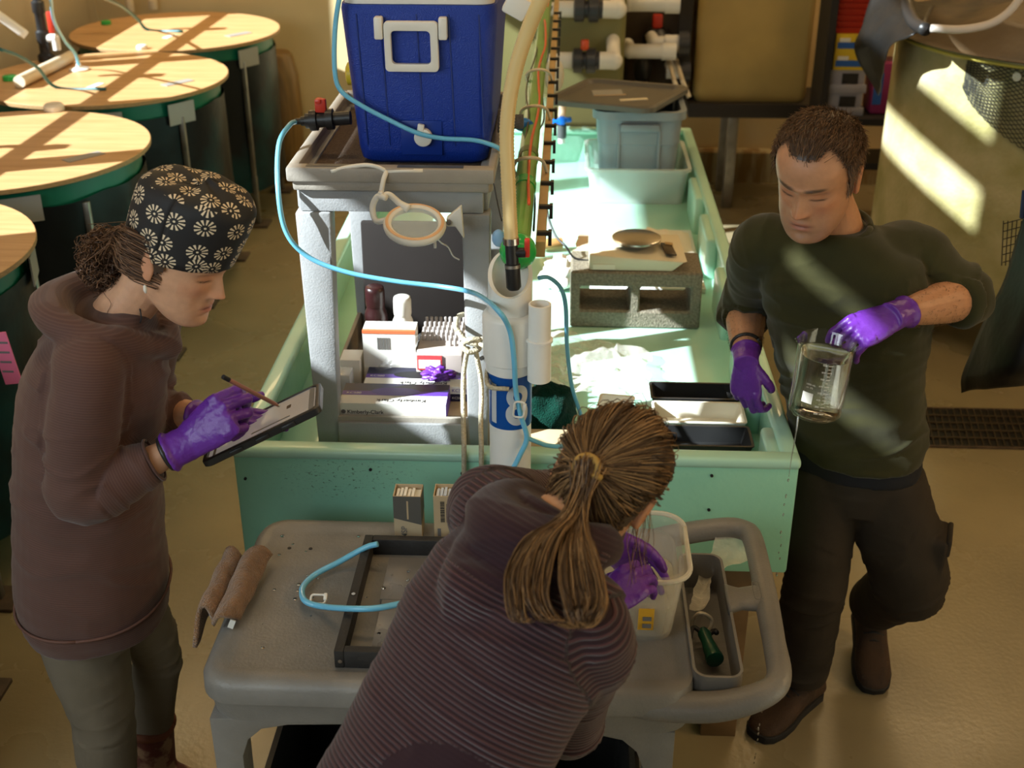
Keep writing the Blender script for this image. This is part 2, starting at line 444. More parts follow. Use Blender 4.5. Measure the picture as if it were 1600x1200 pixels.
# floor drain channel with its grating, set in the floor at the side aisle
gx0, gx1, gy0, gy1 = 1.36, 2.5, 4.36, 4.68
dr = thing('floor_drain', 'dark steel floor drain with a grating of slanted bars, behind the man', 'drain', ((gx0 + gx1) / 2, (gy0 + gy1) / 2, 0.0))
mb = MB(); mb.cbox((gx0, gy0, 0.001), (gx1, gy1, 0.003)); mb.build('channel', mat('drain_dark', (0.010, 0.008, 0.006), 0.6), dr, smooth=0)
mb = MB()
for y in (gy0 - 0.012, gy1):
    mb.cbox((gx0 - 0.012, y, 0.0), (gx1 + 0.012, y + 0.012, 0.008))
for x in (gx0 - 0.012, gx1):
    mb.cbox((x, gy0, 0.0), (x + 0.012, gy1, 0.008))
mb.build('frame', M['rust'], dr)
gm = mat('grating_steel', (0.085, 0.06, 0.035), 0.5, metal=0.5)
bar0 = None
n = 40
for k in range(n):
    x = gx0 + (k + 0.5) * (gx1 - gx0) / n
    if bar0 is None:
        mb = MB(); mb.box((x, (gy0 + gy1) / 2, 0.006), (0.0055, gy1 - gy0, 0.006), Matrix.Rotation(math.radians(-9), 3, 'Z')); bar0 = mb.build('bar', gm, dr, smooth=0); bx = x
    else:
        c = bar0.copy(); COL.objects.link(c); c.parent = dr; c.location.x = x - bx
for k in range(1, 5):
    y = gy0 + k * (gy1 - gy0) / 5
    mb = MB(); mb.box(((gx0 + gx1) / 2, y, 0.0075), (gx1 - gx0, 0.010, 0.006)); mb.build('cross_bar', gm, dr, smooth=0)

# ------------------------------------------------------------------ round tanks with plywood lids
def lidded_tank(cx, cy, label, note=False, wraps=(-0.7, 0.9), legs=(-0.62, 0.62, 2.52, 3.76), group='round tanks with plywood lids'):
    t = thing('round_tank', label, 'tank', (cx, cy, 0), group)
    R = 0.555
    mb = MB(); mb.lathe([(0.1, 0.235), (R - 0.02, 0.235), (R, 0.26), (R, 0.95), (R, 1.058)], (cx, cy, 0), 56); mb.build('tank_wall', M['greenband'], t)
    # black sheet wrapped round the wall, with soft folds
    rings = []
    for i in range(15):
        z = 0.20 + (0.985 - 0.20) * i / 14
        ring = []
        for k in range(96):
            a = 2 * math.pi * k / 96
            r = R + 0.012 + 0.010 * noise.noise(Vector((math.cos(a) * 3 + cx, math.sin(a) * 3 + cy, z * 2.5))) + 0.004 * noise.noise(Vector((a * 9, cy, z * 8)))
            dz = 0.014 * noise.noise(Vector((a * 3, cy, 5))) if i in (0, 14) else 0
            ring.append(Vector((cx + r * math.cos(a), cy + r * math.sin(a), z + dz)))
        rings.append(ring)
    mb = MB(); mb.loft(rings, caps=False); mb.build('black_wrap', M['wrap'], t, smooth=180)
    # lid
    mb = MB(); mb.lathe([(0.02, 1.062), (0.600, 1.062), (0.602, 1.064), (0.602, 1.080), (0.600, 1.082), (0.02, 1.082)], (cx, cy, 0), 72)
    mb.mi = 0
    lid = mb.build('lid', [M['plywood'], M['plyedge']], t)
    for p in lid.data.polygons:
        if abs(p.normal.z) < 0.5: p.material_index = 1
    # tapes on the lid and round the rim
    def patch(px, py, sx, sy, rot, m, nm='tape_patch', h=0.0835):
        mb = MB(); mb.box((cx + px, cy + py, 1.0 + h), (sx, sy, 0.0025), Matrix.Rotation(rot, 3, 'Z')); mb.build(nm, m, t, smooth=0)
    patch(0.40, -0.12, 0.16, 0.055, 0.9, M['tape']); patch(0.02, -0.20, 0.035, 0.10, -0.25, M['paper'], 'paper_label')
    for a in wraps:
        ca, sa = math.cos(a), math.sin(a)
        rr = R + 0.026
        mb = MB(); mb.box((cx + rr * ca, cy + rr * sa, 0.99), (0.005, 0.15, 0.10), Matrix.Rotation(a, 3, 'Z')); mb.build('duct_tape', M['tape'], t, smooth=0)
    for a in legs:
        ca, sa = math.cos(a), math.sin(a); lx, ly = cx + 0.545 * ca + 0.03 * ca, cy + 0.545 * sa + 0.03 * sa
        mb = MB(); mb.cbox((lx - 0.014, ly - 0.014, 0.012), (lx + 0.014, ly + 0.014, 0.30)); leg = mb.build('leg', M['steel'], t, bevel=0.003)
        mb = MB(); mb.cbox((lx - 0.065, ly - 0.065, 0.0), (lx + 0.065, ly + 0.065, 0.014)); mb.build('foot_plate', M['rust'], leg, bevel=0.002)
        mb = MB(); mb.cbox((lx - 0.012, ly - 0.012, 0.3), (lx + 0.012, ly + 0.012, 0.97)); mb.build('leg_post', M['steel'], leg, bevel=0.003)
    return t

M['wrap'] = mat('black_poly_wrap', (0.006, 0.007, 0.008), 0.38, col2=(0.005, 0.036, 0.04), vscale=1.5, contrast=0.05, bias=0.08, bump=0.45, bscale=7, spec=0.22)
TX = -2.30
tanks = []
tanks.append(lidded_tank(TX, 7.24, 'round tank with a plywood lid farthest down the row, by the cream wall', wraps=(-0.55, -1.9)))
tanks.append(lidded_tank(TX, 6.02, 'round tank whose plywood lid carries an upright black valve and a clear hose', wraps=(-0.62, -1.25)))
tanks.append(lidded_tank(TX, 4.74, 'round tank with a brightly sunlit plywood lid, above the flowered cap', wraps=(-1.05, 0.8)))
tanks.append(lidded_tank(TX, 3.52, 'round tank with plywood lid behind the shoulder of the woman with a tablet', wraps=(0.3, -0.9)))
tanks.append(lidded_tank(-2.05, 2.28, 'round tank of which only a dark foot plate shows beside the tablet woman', wraps=(), legs=(0.9, -0.62, 2.52, 3.76)))
# pink note hanging on the fourth tank's wrap
t = tanks[3]
mb = MB(); a = at(2, 515, Y=3.02); b_ = at(22, 610, Y=3.02)
o3 = at(9, 560, Y=3.03)
mb.box(o3, (0.05, 0.004, 0.16), Matrix.Rotation(-0.12, 3, 'Y')); nt_ = mb.build('pink_note', mat('pink_paper', (0.75, 0.16, 0.28), 0.7), t, smooth=0)
for k in range(4):
    mb = MB(); mb.box(o3 + V(0, -0.003, 0.05 - 0.03 * k), (0.032, 0.001, 0.006)); mb.build('handwriting', M['greyink'], nt_, smooth=0)

# ------------------------------------------------------------------ fittings standing on the lids
def add_tube(name, label, cat, pts, r, m, n=8, group=None, sm=8, parent=None):
    mb = MB(); mb.tube(smooth_path(pts, sm), r, n); o = mb.build(name, m, parent, smooth=180)
    if parent is None: tag(o, label, cat, group)
    return o

vb = at(74, 95, z=1.083)
vt = thing('lid_valve', 'upright black ball valve with red handle and white nut on a plywood lid', 'valve', vb)
mb = MB(); mb.lathe([(0.045, 0), (0.045, 0.03), (0.03, 0.045), (0.03, 0.09), (0.036, 0.1), (0.036, 0.15), (0.026, 0.16), (0.026, 0.24), (0.033, 0.25), (0.033, 0.3), (0.02, 0.31), (0.02, 0.36)], vb, 20); mb.build('valve_body', M['black'], vt)
mb = MB(); mb.cyl(vb + V(0.03, -0.01, 0.12), vb + V(0.075, -0.015, 0.12), 0.022, n=14); mb.cyl(vb + V(0.07, -0.015, 0.06), vb + V(0.07, -0.015, 0.13), 0.02, n=14); mb.build('white_elbow', M['pvc'], vt)
mb = MB(); mb.box(vb + V(0.055, -0.01, 0.20), (0.03, 0.02, 0.11)); mb.build('handle', M['red'], vt, bevel=0.006)
mb = MB(); mb.box(vb + V(0, 0, 0.42), (0.05, 0.05, 0.14)); mb.build('brass_union', mat('brass_old', (0.32, 0.15, 0.08), 0.4, metal=0.6), vt, bevel=0.012)
add_tube('clear_hose', 'clear bent hose running from the valve on the plywood lid', 'hose', [vb + V(0, 0, 0.40), vb + V(-0.10, 0, 0.43), vb + V(-0.19, -0.02, 0.34), vb + V(-0.30, -0.05, 0.14), vb + V(-0.40, -0.1, 0.02)], 0.022, M['clearhose'], 10)
add_tube('air_tube', 'thin dark teal tube bending onto the second plywood lid', 'tube', [at(0, 77, z=1.35), at(30, 88, z=1.29), at(60, 107, z=1.2), at(90, 137, z=1.085), at(165, 139, z=1.09)], 0.008, M['teal'])
add_tube('air_tube', 'thin dark teal tube bending onto the farthest plywood lid', 'tube', [at(155, -6, z=1.45), at(190, 10, z=1.28), at(215, 30, z=1.16), at(233, 47, z=1.085), at(285, 49, z=1.09)], 0.009, M['teal'])
add_tube('air_tube', 'thin pale blue tube dropping onto the second plywood lid', 'tube', [at(79, -8, z=1.6), at(84, 30, z=1.42), at(100, 62, z=1.27), at(118, 85, z=1.17), at(124, 108, z=1.085)], 0.008, M['skyblue'])
mb = MB(); mb.lathe([(0.05, 0), (0.05, 0.006), (0.015, 0.012), (0.012, 0.03)], at(124, 109, z=1.083), 18); tag(mb.build('tube_flange', M['white']), 'small white round flange where the pale blue tube meets the lid', 'fitting')
mb = MB(); p0, p1 = at(30, 128, z=1.115), at(112, 88, z=1.115)
mb.cyl(p0, p1, 0.03, n=16); tag(mb.build('lid_pipe', M['pvcold']), 'yellowed clear pipe lying across the second plywood lid', 'pipe')
mb = MB(); q = at(16, 125, z=1.083); mb.lathe([(0.035, 0), (0.035, 0.02), (0.028, 0.024)], q, 18); tag(mb.build('green_plug', M['greencap']), 'small green plug on the second plywood lid', 'plug')
mb = MB(); q = at(166, 38, z=1.083); mb.lathe([(0.03, 0), (0.03, 0.02), (0.02, 0.024)], q, 18); tag(mb.build('green_plug', M['greencap']), 'small green plug on the farthest plywood lid', 'plug')
mb = MB(); q = at(85, 172, z=1.083); mb.lathe([(0.045, 0), (0.045, 0.02), (0.036, 0.03)], q, 20); tag(mb.build('white_plug', M['white']), 'round white cap at the far edge of the sunlit plywood lid', 'cap')
mb = MB(); q = at(222, 76, z=1.083); mb.lathe([(0.03, 0), (0.03, 0.014), (0.024, 0.02)], q, 20); tag(mb.build('white_plug', M['white']), 'small white cap at the far edge of the second plywood lid', 'cap')
mb = MB(); q0, q1 = at(205, 16, z=1.083), at(202, -60, z=1.083 + 0.5)
mb.cyl(at(204, 18, z=1.083), at(204, 18, z=1.083) + V(0, 0, 0.35), 0.025, n=14); mb.cyl(at(240, 14, z=1.083), at(240, 14, z=1.083) + V(0, 0, 0.06), 0.03, n=14); tag(mb.build('riser_pipe', M['pvcold']), 'short yellowed riser pipes on the farthest plywood lid', 'pipe')

ov = thing('supply_pipe', 'white water supply pipe running above the row of tanks at the window side', 'pipe', (-2.92, 5.0, 1.62))
mb = MB(); mb.cyl((-2.95, 2.2, 1.62), (-2.95, YB - 0.002, 1.62), 0.03, n=16); mb.build('main_run', M['pvc'], ov)
for y in (4.42, 5.72, 6.95):
    mb = MB(); mb.tube(smooth_path([(-2.95, y, 1.62), (-2.86, y + 0.03, 1.60), (-2.80, y + 0.10, 1.50), (-2.72, y + 0.16, 1.40), (-2.62, y + 0.2, 1.30)], 5), 0.022, 10); dp_ = mb.build('drop_arm', M['pvc'], ov, smooth=180)
    mb = MB(); mb.box((-2.86, y + 0.03, 1.60), (0.07, 0.07, 0.10)); mb.build('drop_valve', M['black'], dp_, bevel=0.01)
# brown drum behind the farthest tank
q = at(438, 245, z=0.35)
mb = MB(); c = Vector((-1.865, 7.825, 0.0))
mb.lathe([(0.11, 0.0), (0.115, 0.02), (0.14, 0.25), (0.148, 0.45), (0.14, 0.68), (0.11, 0.82), (0.09, 0.84)], c, 32)
mb.build('wicker_drum', wood_mat('drum_brown', (0.22, 0.12, 0.035), (0.10, 0.055, 0.015), 3, 0), None)
tag(bpy.data.objects['wicker_drum'], 'brown rounded drum half hidden behind the farthest wrapped tank', 'drum')

# ------------------------------------------------------------------ mint wet table
tx0, tx1, ty0, ty1, tz0, tzf, tz1 = -0.82, 0.597, 2.60, 5.72, 0.60, 0.775, 0.94
tr = thing('wet_table', 'long mint green fiberglass wet table with raised walls and worn front', 'table', ((tx0 + tx1) / 2, (ty0 + ty1) / 2, 0))
mf = mat('mint_front_panel', (0.31, 0.66, 0.485), 0.42, var=0.13, vscale=3.0, bump=0.10, bscale=45, coat=0.2)
def scuff(m):
    nt = m.node_tree; b = nt.nodes['Principled BSDF']; L = nt.links.new
    src = b.inputs['Base Color'].links[0].from_socket
    tc = nt.nodes.new('ShaderNodeTexCoord'); mp = nt.nodes.new('ShaderNodeMapping'); mp.inputs['Scale'].default_value = (9, 1, 16)
    L(tc.outputs['Object'], mp.inputs['Vector'])
    n = nt.nodes.new('ShaderNodeTexNoise'); n.inputs['Scale'].default_value = 9; n.inputs['Detail'].default_value = 8; n.inputs['Roughness'].default_value = 0.7
    L(mp.outputs['Vector'], n.inputs['Vector'])
    cr = nt.nodes.new('ShaderNodeMapRange'); cr.inputs['From Min'].default_value = 0.57; cr.inputs['From Max'].default_value = 0.63
    L(n.outputs['Fac'], cr.inputs['Value'])
    sp = nt.nodes.new('ShaderNodeVectorMath'); sp.operation = 'DISTANCE'
    mp2 = nt.nodes.new('ShaderNodeMapping'); mp2.inputs['Scale'].default_value = (1, 0, 2.6); L(tc.outputs['Object'], mp2.inputs['Vector'])
    L(mp2.outputs['Vector'], sp.inputs[0]); sp.inputs[1].default_value = (-0.42, 0, 0.865 * 2.6)
    m3 = nt.nodes.new('ShaderNodeMapRange'); m3.inputs['From Min'].default_value = 0.22; m3.inputs['From Max'].default_value = 0.10
    L(sp.outputs['Value'], m3.inputs['Value'])
    mu = nt.nodes.new('ShaderNodeMath'); mu.operation = 'MULTIPLY'; L(cr.outputs[0], mu.inputs[0]); L(m3.outputs[0], mu.inputs[1])
    mx = nt.nodes.new('ShaderNodeMix'); mx.data_type = 'RGBA'; L(src, mx.inputs['A']); mx.inputs['B'].default_value = (0.06, 0.09, 0.05, 1); L(mu.outputs[0], mx.inputs['Factor'])
    L(mx.outputs['Result'], b.inputs['Base Color'])
scuff(mf)
mb = MB(); mb.cbox((tx0 + 0.004, ty0 + 0.006, tz0), (tx1 - 0.004, ty0 + 0.04, tz1 - 0.02)); mb.build('front_panel', mf, tr, bevel=0.008)
mb = MB(); mb.cbox((tx0 + 0.004, ty0 + 0.041, tz0), (tx0 + 0.04, ty1 - 0.041, tz1 - 0.02)); mb.build('side_panel', M['fiberglass'], tr, bevel=0.006)
mb = MB(); mb.cbox((tx1 - 0.034, ty0 + 0.041, tz0), (tx1 - 0.004, ty1 - 0.041, tz1 - 0.02)); mb.build('side_panel', M['fiberglass'], tr, bevel=0.006)
mb = MB(); mb.cbox((tx0 + 0.004, ty1 - 0.04, tz0), (tx1 - 0.004, ty1 - 0.006, tz1 - 0.02)); mb.build('end_panel', M['fiberglass'], tr, bevel=0.006)
mb = MB(); mb.cbox((tx0 + 0.03, ty0 + 0.03, tzf - 0.03), (tx1 - 0.03, ty1 - 0.03, tzf)); mb.build('bed', M['gelcoat'], tr, bevel=0.004)
# rim, rolled
mb = MB()
mb.cbox((tx0, ty0, tz1 - 0.03), (tx1, ty0 + 0.052, tz1)); mb.cbox((tx0, ty1 - 0.05, tz1 - 0.03), (tx1, ty1, tz1))
mb.cbox((tx0, ty0 + 0.02, tz1 - 0.03), (tx0 + 0.05, ty1 - 0.02, tz1)); mb.cbox((tx1 - 0.045, ty0 + 0.02, tz1 - 0.03), (tx1, ty1 - 0.02, tz1 - 0.001))
mb.build('rim', M['gelcoat'], tr, bevel=0.012, seg=3)
for y0, y1 in ((2.65, 2.80), (3.03, 3.42), (3.66, 3.94), (4.2, 4.5), (4.68, 4.97)):
    mb = MB(); mb.cbox((tx1 - 0.075, y0, tzf - 0.01), (tx1 - 0.03, y1, tz1 - 0.012)); mb.build('wall_pad', M['gelcoat'], tr, bevel=0.014, seg=3)
for x in (tx0 + 0.15, tx1 - 0.13):
    for y in (ty0 + 0.10, ty1 - 0.2):
        mb = MB(); mb.cbox((x - 0.05, y - 0.045, 0), (x + 0.05, y + 0.045, tz0)); mb.build('timber_leg', M['timber'], tr, bevel=0.003)
for x, z in ((-0.47, 0.885), (-0.24, 0.88), (-0.135 + 0.19, 0.88), (0.38, 0.89), (0.38, 0.79), (0.10, 0.875), (-0.79, 0.85)):
    mb = MB(); mb.cyl((x, ty0 + 0.008, z), (x, ty0 + 0.002, z), 0.004, n=8); mb.build('screw', M['ink'], tr)

# ------------------------------------------------------------------ grey utility cart at the front
cx0, cx1, cy0, cy1, cz = -0.715, 0.270, 1.860, 2.468, 0.83
ct = thing('utility_cart', 'grey plastic utility cart with moulded handle and worn wet top', 'cart', ((cx0 + cx1) / 2, (cy0 + cy1) / 2, 0))
def rrect(x0, x1, y0, y1, r, n=6):
    pts = []
    for (cx, cy, a0) in ((x1 - r, y1 - r, 0), (x0 + r, y1 - r, 90), (x0 + r, y0 + r, 180), (x1 - r, y0 + r, 270)):
        for k in range(n + 1):
            a = math.radians(a0 + 90 * k / n); pts.append((cx + r * math.cos(a), cy + r * math.sin(a)))
    return pts
def rloft(mb, levels, n=6):
    """levels: (x0,x1,y0,y1,r,z) rounded rectangles lofted upward"""
    rings = [[Vector((p[0], p[1], z)) for p in rrect(x0, x1, y0, y1, r, n)] for (x0, x1, y0, y1, r, z) in levels]
    mb.loft(rings, True)
mb = MB(); d = 0.0
rloft(mb, [(cx0 + 0.012, cx1 + 0.01, cy0 + 0.012, cy1 - 0.012, 0.07, cz - 0.105), (cx0 + 0.006, cx1 + 0.01, cy0 + 0.006, cy1 - 0.006, 0.07, cz - 0.055), (cx0 - 0.001, cx1 + 0.01, cy0 - 0.001, cy1 + 0.001, 0.07, cz - 0.052),
           (cx0, cx1 + 0.01, cy0, cy1, 0.07, cz - 0.018), (cx0 + 0.012, cx1 + 0.008, cy0 + 0.012, cy1 - 0.012, 0.06, cz - 0.002), (cx0 + 0.024, cx1 + 0.004, cy0 + 0.024, cy1 - 0.024, 0.05, cz), (cx0 + 0.04, cx1 + 0.0, cy0 + 0.045, cy1 - 0.04, 0.03, cz - 0.001),
           (cx0 + 0.05, cx1 - 0.01, cy0 + 0.055, cy1 - 0.05, 0.025, cz - 0.007)], 8)
top = mb.build('top_tray', M['cartgrey'], ct, smooth=50)
# storage well with thin walls
wx0, wx1, wy0, wy1 = 0.283, 0.378, 1.905, 2.335
def well(mb, x0, x1, y0, y1, z0, z1, th, r=0.02):
    o = rrect(x0, x1, y0, y1, r); i = rrect(x0 + th, x1 - th, y0 + th, y1 - th, max(0.002, r - th))
    f = rrect(x0 + th, x1 - th, y0 + th, y1 - th, max(0.002, r - th))
    rings = [[Vector((*p, z0)) for p in o], [Vector((*p, z1)) for p in o], [Vector((*p, z1)) for p in i], [Vector((*p, z0 + th)) for p in f]]
    mb.loft(rings, True)
mb = MB(); well(mb, wx0 - 0.006, wx1, wy0, wy1, cz - 0.085, cz + 0.014, 0.006, 0.03); mb.build('storage_well', M['cartgrey'], ct)
# handle: rounded bar looping from the near corner to the far corner, with a middle bridge
hp = [(0.08, 1.905, cz - 0.055), (0.20, 1.890, cz - 0.048), (0.32, 1.876, cz - 0.035), (0.41, 1.885, cz - 0.01), (0.447, 1.92, cz + 0.005), (0.452, 2.02, cz + 0.012), (0.455, 2.14, cz + 0.016), (0.458, 2.28, cz + 0.016), (0.458, 2.40, cz + 0.012), (0.445, 2.445, cz + 0.006), (0.40, 2.462, cz), (0.28, 2.462, cz - 0.025), (0.2, 2.45, cz - 0.05)]
mb = MB(); mb.tube(smooth_path(hp, 6), [0.02, 0.036, 0.034, 0.03, 0.026, 0.024, 0.026, 0.024, 0.024, 0.026, 0.028, 0.03, 0.035], 14, flat=0.85)
hd = mb.build('handle', M['cartgrey'], ct, smooth=180)
mb = MB(); mb.tube(smooth_path([(0.37, 2.165, cz + 0.012), (0.40, 2.165, cz + 0.014), (0.455, 2.165, cz + 0.018)], 4), [0.05, 0.036, 0.045], 14, flat=0.4); mb.build('handle_bridge', M['cartgrey'], hd, smooth=180)
lettering('Rubbermaid', V(0.434, 2.135, cz + 0.0405), (0.1, 1, 0), (-1, 0.1, 0.05), 0.008, M['greyink'], hd, depth=0.001, width=0.05)
mb = MB()
ring = rrect(0.425, 0.440, 2.128, 2.192, 0.006, 3)
mb.tube([Vector((p[0], p[1], cz + 0.0415)) for p in ring] + [Vector((ring[0][0], ring[0][1], cz + 0.0415))], 0.0007, 4); mb.build('logo_outline', M['greyink'], hd)
# skirt brackets and legs
def cart_leg(x, y, sx, sy):
    mb = MB()
    prof = [(0.0, 0.0), (0.0, -0.62), (0.052, -0.62), (0.060, -0.10), (0.075, -0.055), (0.105, -0.025), (0.16, -0.012), (0.30, -0.005), (0.30, 0.0)]
    mb.prism(prof, (x, y, cz - 0.104), (sx, 0, 0), (0, 0, 1), (0, sy * 0.065, 0))
    mb.build('leg', M['cartgrey'], ct, bevel=0.006)
cart_leg(cx0 + 0.015, cy0 + 0.014, 1, 1); cart_leg(cx0 + 0.015, cy1 - 0.014, 1, -1); cart_leg(0.245, cy0 + 0.014, -1, 1); cart_leg(0.245, cy1 - 0.014, -1, -1)
mb = MB(); rloft(mb, [(cx0 + 0.01, 0.25, cy0 + 0.005, cy1 - 0.01, 0.05, 0.115), (cx0 + 0.01, 0.25, cy0 + 0.005, cy1 - 0.01, 0.05, 0.195), (cx0 + 0.04, 0.22, cy0 + 0.035, cy1 - 0.04, 0.04, 0.198), (cx0 + 0.05, 0.21, cy0 + 0.045, cy1 - 0.05, 0.04, 0.17)]); mb.build('lower_shelf', M['cartgrey'], ct)
for x in (cx0 + 0.10, 0.16):
    for y in (cy0 + 0.10, cy1 - 0.10):
        mb = MB(); mb.cyl((x - 0.016, y, 0.05), (x + 0.016, y, 0.05), 0.05, n=24); w = mb.build('caster', M['black'], ct)
        mb = MB(); mb.cbox((x - 0.024, y - 0.02, 0.05), (x - 0.018, y + 0.02, 0.116)); mb.cbox((x + 0.018, y - 0.02, 0.05), (x + 0.024, y + 0.02, 0.116)); mb.cbox((x - 0.024, y - 0.03, 0.108), (x + 0.024, y + 0.03, 0.116)); mb.build('fork', M['steel'], w)
# bins on the lower shelf
def open_bin(name, label, cat, c, sx, sy, h, m, th=0.005, taper=0.9, lip=0.008, group=None, r=0.02, rot=0.0, lip_m=None):
    mb = MB()
    Rm = Matrix.Translation(Vector(c)) @ Matrix.Rotation(rot, 4, 'Z')
    def ring(w, d, rr, z): return [Rm @ Vector((p[0], p[1], z)) for p in rrect(-w / 2, w / 2, -d / 2, d / 2, rr, 5)]
    mb.loft([ring(sx * taper, sy * taper, r, 0), ring(sx, sy, r, h - lip), ring(sx + 2 * lip, sy + 2 * lip, r + lip, h - lip), ring(sx + 2 * lip, sy + 2 * lip, r + lip, h), ring(sx - 2 * th, sy - 2 * th, r, h), ring(sx * taper - 2 * th, sy * taper - 2 * th, max(0.004, r - th), th)], True)
    return tag(mb.build(name, m, smooth=40), label, cat, group)
open_bin('storage_crate', 'black plastic crate on the lower shelf of the front cart', 'crate', (-0.42, 2.14, 0.173), 0.42, 0.40, 0.30, M['black'], taper=0.92)
open_bin('storage_crate', 'dark crate under the cart top beside the wooden table leg', 'crate', (0.03, 2.14, 0.173), 0.30, 0.38, 0.26, M['blackmat'], taper=0.92)

# ------------------------------------------------------------------ grey rack cart standing in the table
rx0, rx1, ry0, ry1 = -0.652, -0.162, 2.75, 3.50
rk = thing('rack_cart', 'light grey two-shelf plastic rack carrying the blue cooler', 'rack', ((rx0 + rx1) / 2, (ry0 + ry1) / 2, tzf))
def post(x0t, x1t, x0b, x1b, y0, y1, nm='post'):
    mb = MB(); zt, zb = 1.505, tzf + 0.001
    mb.loft([[V(x0b, y0 + 0.01, zb), V(x1b, y0 + 0.01, zb), V(x1b, y1 - 0.01, zb), V(x0b, y1 - 0.01, zb)], [V(x0t, y0, zt), V(x1t, y0, zt), V(x1t, y1, zt), V(x0t, y1, zt)]]); mb.build(nm, M['rackgrey'], rk, bevel=0.006)
post(-0.642, -0.556, -0.632, -0.578, ry0 + 0.006, ry0 + 0.066); post(-0.242, -0.174, -0.236, -0.186, ry0 + 0.006, ry0 + 0.066)
post(-0.642, -0.556, -0.632, -0.578, ry1 - 0.066, ry1 - 0.006); post(-0.242, -0.174, -0.236, -0.186, ry1 - 0.066, ry1 - 0.006)
mb = MB(); mb.cbox((-0.630, ry0 + 0.012, 1.506), (-0.190, ry0 + 0.035, 1.602)); mb.cbox((-0.630, ry1 - 0.035, 1.506), (-0.190, ry1 - 0.012, 1.585))
mb.cbox((-0.640, ry0 + 0.036, 1.506), (-0.615, ry1 - 0.036, 1.585)); mb.cbox((-0.205, ry0 + 0.036, 1.506), (-0.180, ry1 - 0.036, 1.585)); mb.build('apron', M['rackgrey'], rk, bevel=0.004)
mb = MB(); well(mb, rx0 + 0.012, rx1 - 0.006, ry0 + 0.012, ry1, 1.556, 1.617, 0.012, 0.02); sh = mb.build('top_shelf', M['rackwarm'], rk, bevel=0.003)
mb = MB(); mb.cbox((rx0, ry0 - 0.012, 1.585), (rx1, ry0 + 0.026, 1.621)); mb.cbox((rx0 + 0.012, ry0 - 0.004, 1.562), (rx1 - 0.012, ry0 + 0.02, 1.59)); mb.cbox((rx0, ry0 + 0.02, 1.600), (rx0 + 0.026, ry1 + 0.01, 1.621)); mb.cbox((rx1 - 0.018, ry0 + 0.02, 1.600), (rx1, ry1 + 0.01, 1.621)); mb.cbox((rx0, ry1 - 0.01, 1.600), (rx1, ry1 + 0.012, 1.621)); mb.build('shelf_lip', M['rackwarm'], rk, bevel=0.006)
mb = MB(); mb.cbox((-0.605, ry0 - 0.004, 1.6215), (-0.46, ry0 + 0.014, 1.6225)); mb.cbox((-0.39, ry0 - 0.004, 1.6215), (-0.235, ry0 + 0.014, 1.6225)); mb.build('slot', M['darkgrey'], sh, smooth=0)
mb = MB(); well(mb, rx0 + 0.02, rx1 - 0.02, ry0 + 0.015, ry1 - 0.01, 0.86, 0.948, 0.012, 0.015); ls = mb.build('lower_shelf', M['rackwarm'], rk, bevel=0.002)
mb = MB(); mb.cbox((-0.575, ry0 + 0.004, 0.80), (-0.24, ry0 + 0.016, 0.935)); mb.build('shelf_front', M['rackgrey'], rk, bevel=0.004)
mb = MB(); mb.cbox((rx0 + 0.034, ry0 + 0.035, 1.5685), (rx1 - 0.034, ry1 - 0.03, 1.579)); tag(mb.build('shelf_mat', mat('brown_mat', (0.16, 0.11, 0.08), 0.95, var=0.4, vscale=120, bump=0.8, bscale=250)), 'rough brown mat under the blue cooler on the rack', 'mat')

# blue cooler
kx0, kx1, ky0, ky1, kz0, kz1 = -0.530, -0.162, 2.885, 3.46, 1.5795, 1.965
ck = thing('cooler', 'blue plastic cooler without lid, white handle on its end and drain spout', 'cooler', ((kx0 + kx1) / 2, (ky0 + ky1) / 2, kz0))
mb = MB()
def kr(x, ins, r, z): return (kx0 + ins + x, kx1 - ins - x, ky0 + ins + x, ky1 - ins - x, r, z)
rloft(mb, [kr(0.022, 0.022, 0.03, kz0), kr(0.022, 0.006, 0.035, kz0 + 0.012), kr(0.022, 0, 0.038, kz0 + 0.04), kr(0, 0, 0.04, kz1 - 0.012), kr(0.002, 0, 0.04, kz1)], 6); mb.build('body', M['blue'], ck, smooth=45)
mb = MB(); well(mb, kx0 + 0.008, kx1 - 0.008, ky0 + 0.008, ky1 - 0.008, kz1 + 0.001, kz1 + 0.014, 0.022, 0.035); mb.build('inner_rim', M['white'], ck, smooth=30)
for x in (-0.49, -0.435, -0.35, -0.275, -0.205):
    mb = MB(); mb.tube([V(x, ky0 - 0.0005, kz1 - 0.02), V(x + 0.004, ky0 + 0.010, kz0 + 0.20), V(x + 0.008, ky0 + 0.021, kz0 + 0.05)], 0.0018, 6); mb.build('groove', mat('groove_blue', (0.004, 0.03, 0.22), 0.4), ck)
hx0, hx1, hz0, hz1 = -0.437, -0.287, 1.815, 1.935
mb = MB(); f = rrect(hx0 + 0.012, hx1 - 0.012, hz0, hz1 - 0.004, 0.01, 4); g = rrect(hx0 + 0.028, hx1 - 0.030, hz0 + 0.018, hz1 - 0.025, 0.01, 4)
def yy(z): return ky0 + 0.022 * (kz1 - z) / (kz1 - kz0)
rings = [[V(p[0], yy(p[1]) - 0.004, p[1]) for p in f], [V(p[0], yy(p[1]) - 0.022, p[1]) for p in f], [V(p[0], yy(p[1]) - 0.022, p[1]) for p in g], [V(p[0], yy(p[1]) - 0.004, p[1]) for p in g]]
rings.append(rings[0]); mb.loft(rings, caps=False); h = mb.build('handle', M['white'], ck, bevel=0.002)
for x in (hx0, hx1):
    mb = MB(); mb.cbox((x - 0.010, ky0 - 0.022, hz1 - 0.045), (x + 0.010, ky0 + 0.006, hz1 + 0.006)); mb.build('hinge_lug', M['white'], ck, bevel=0.004)
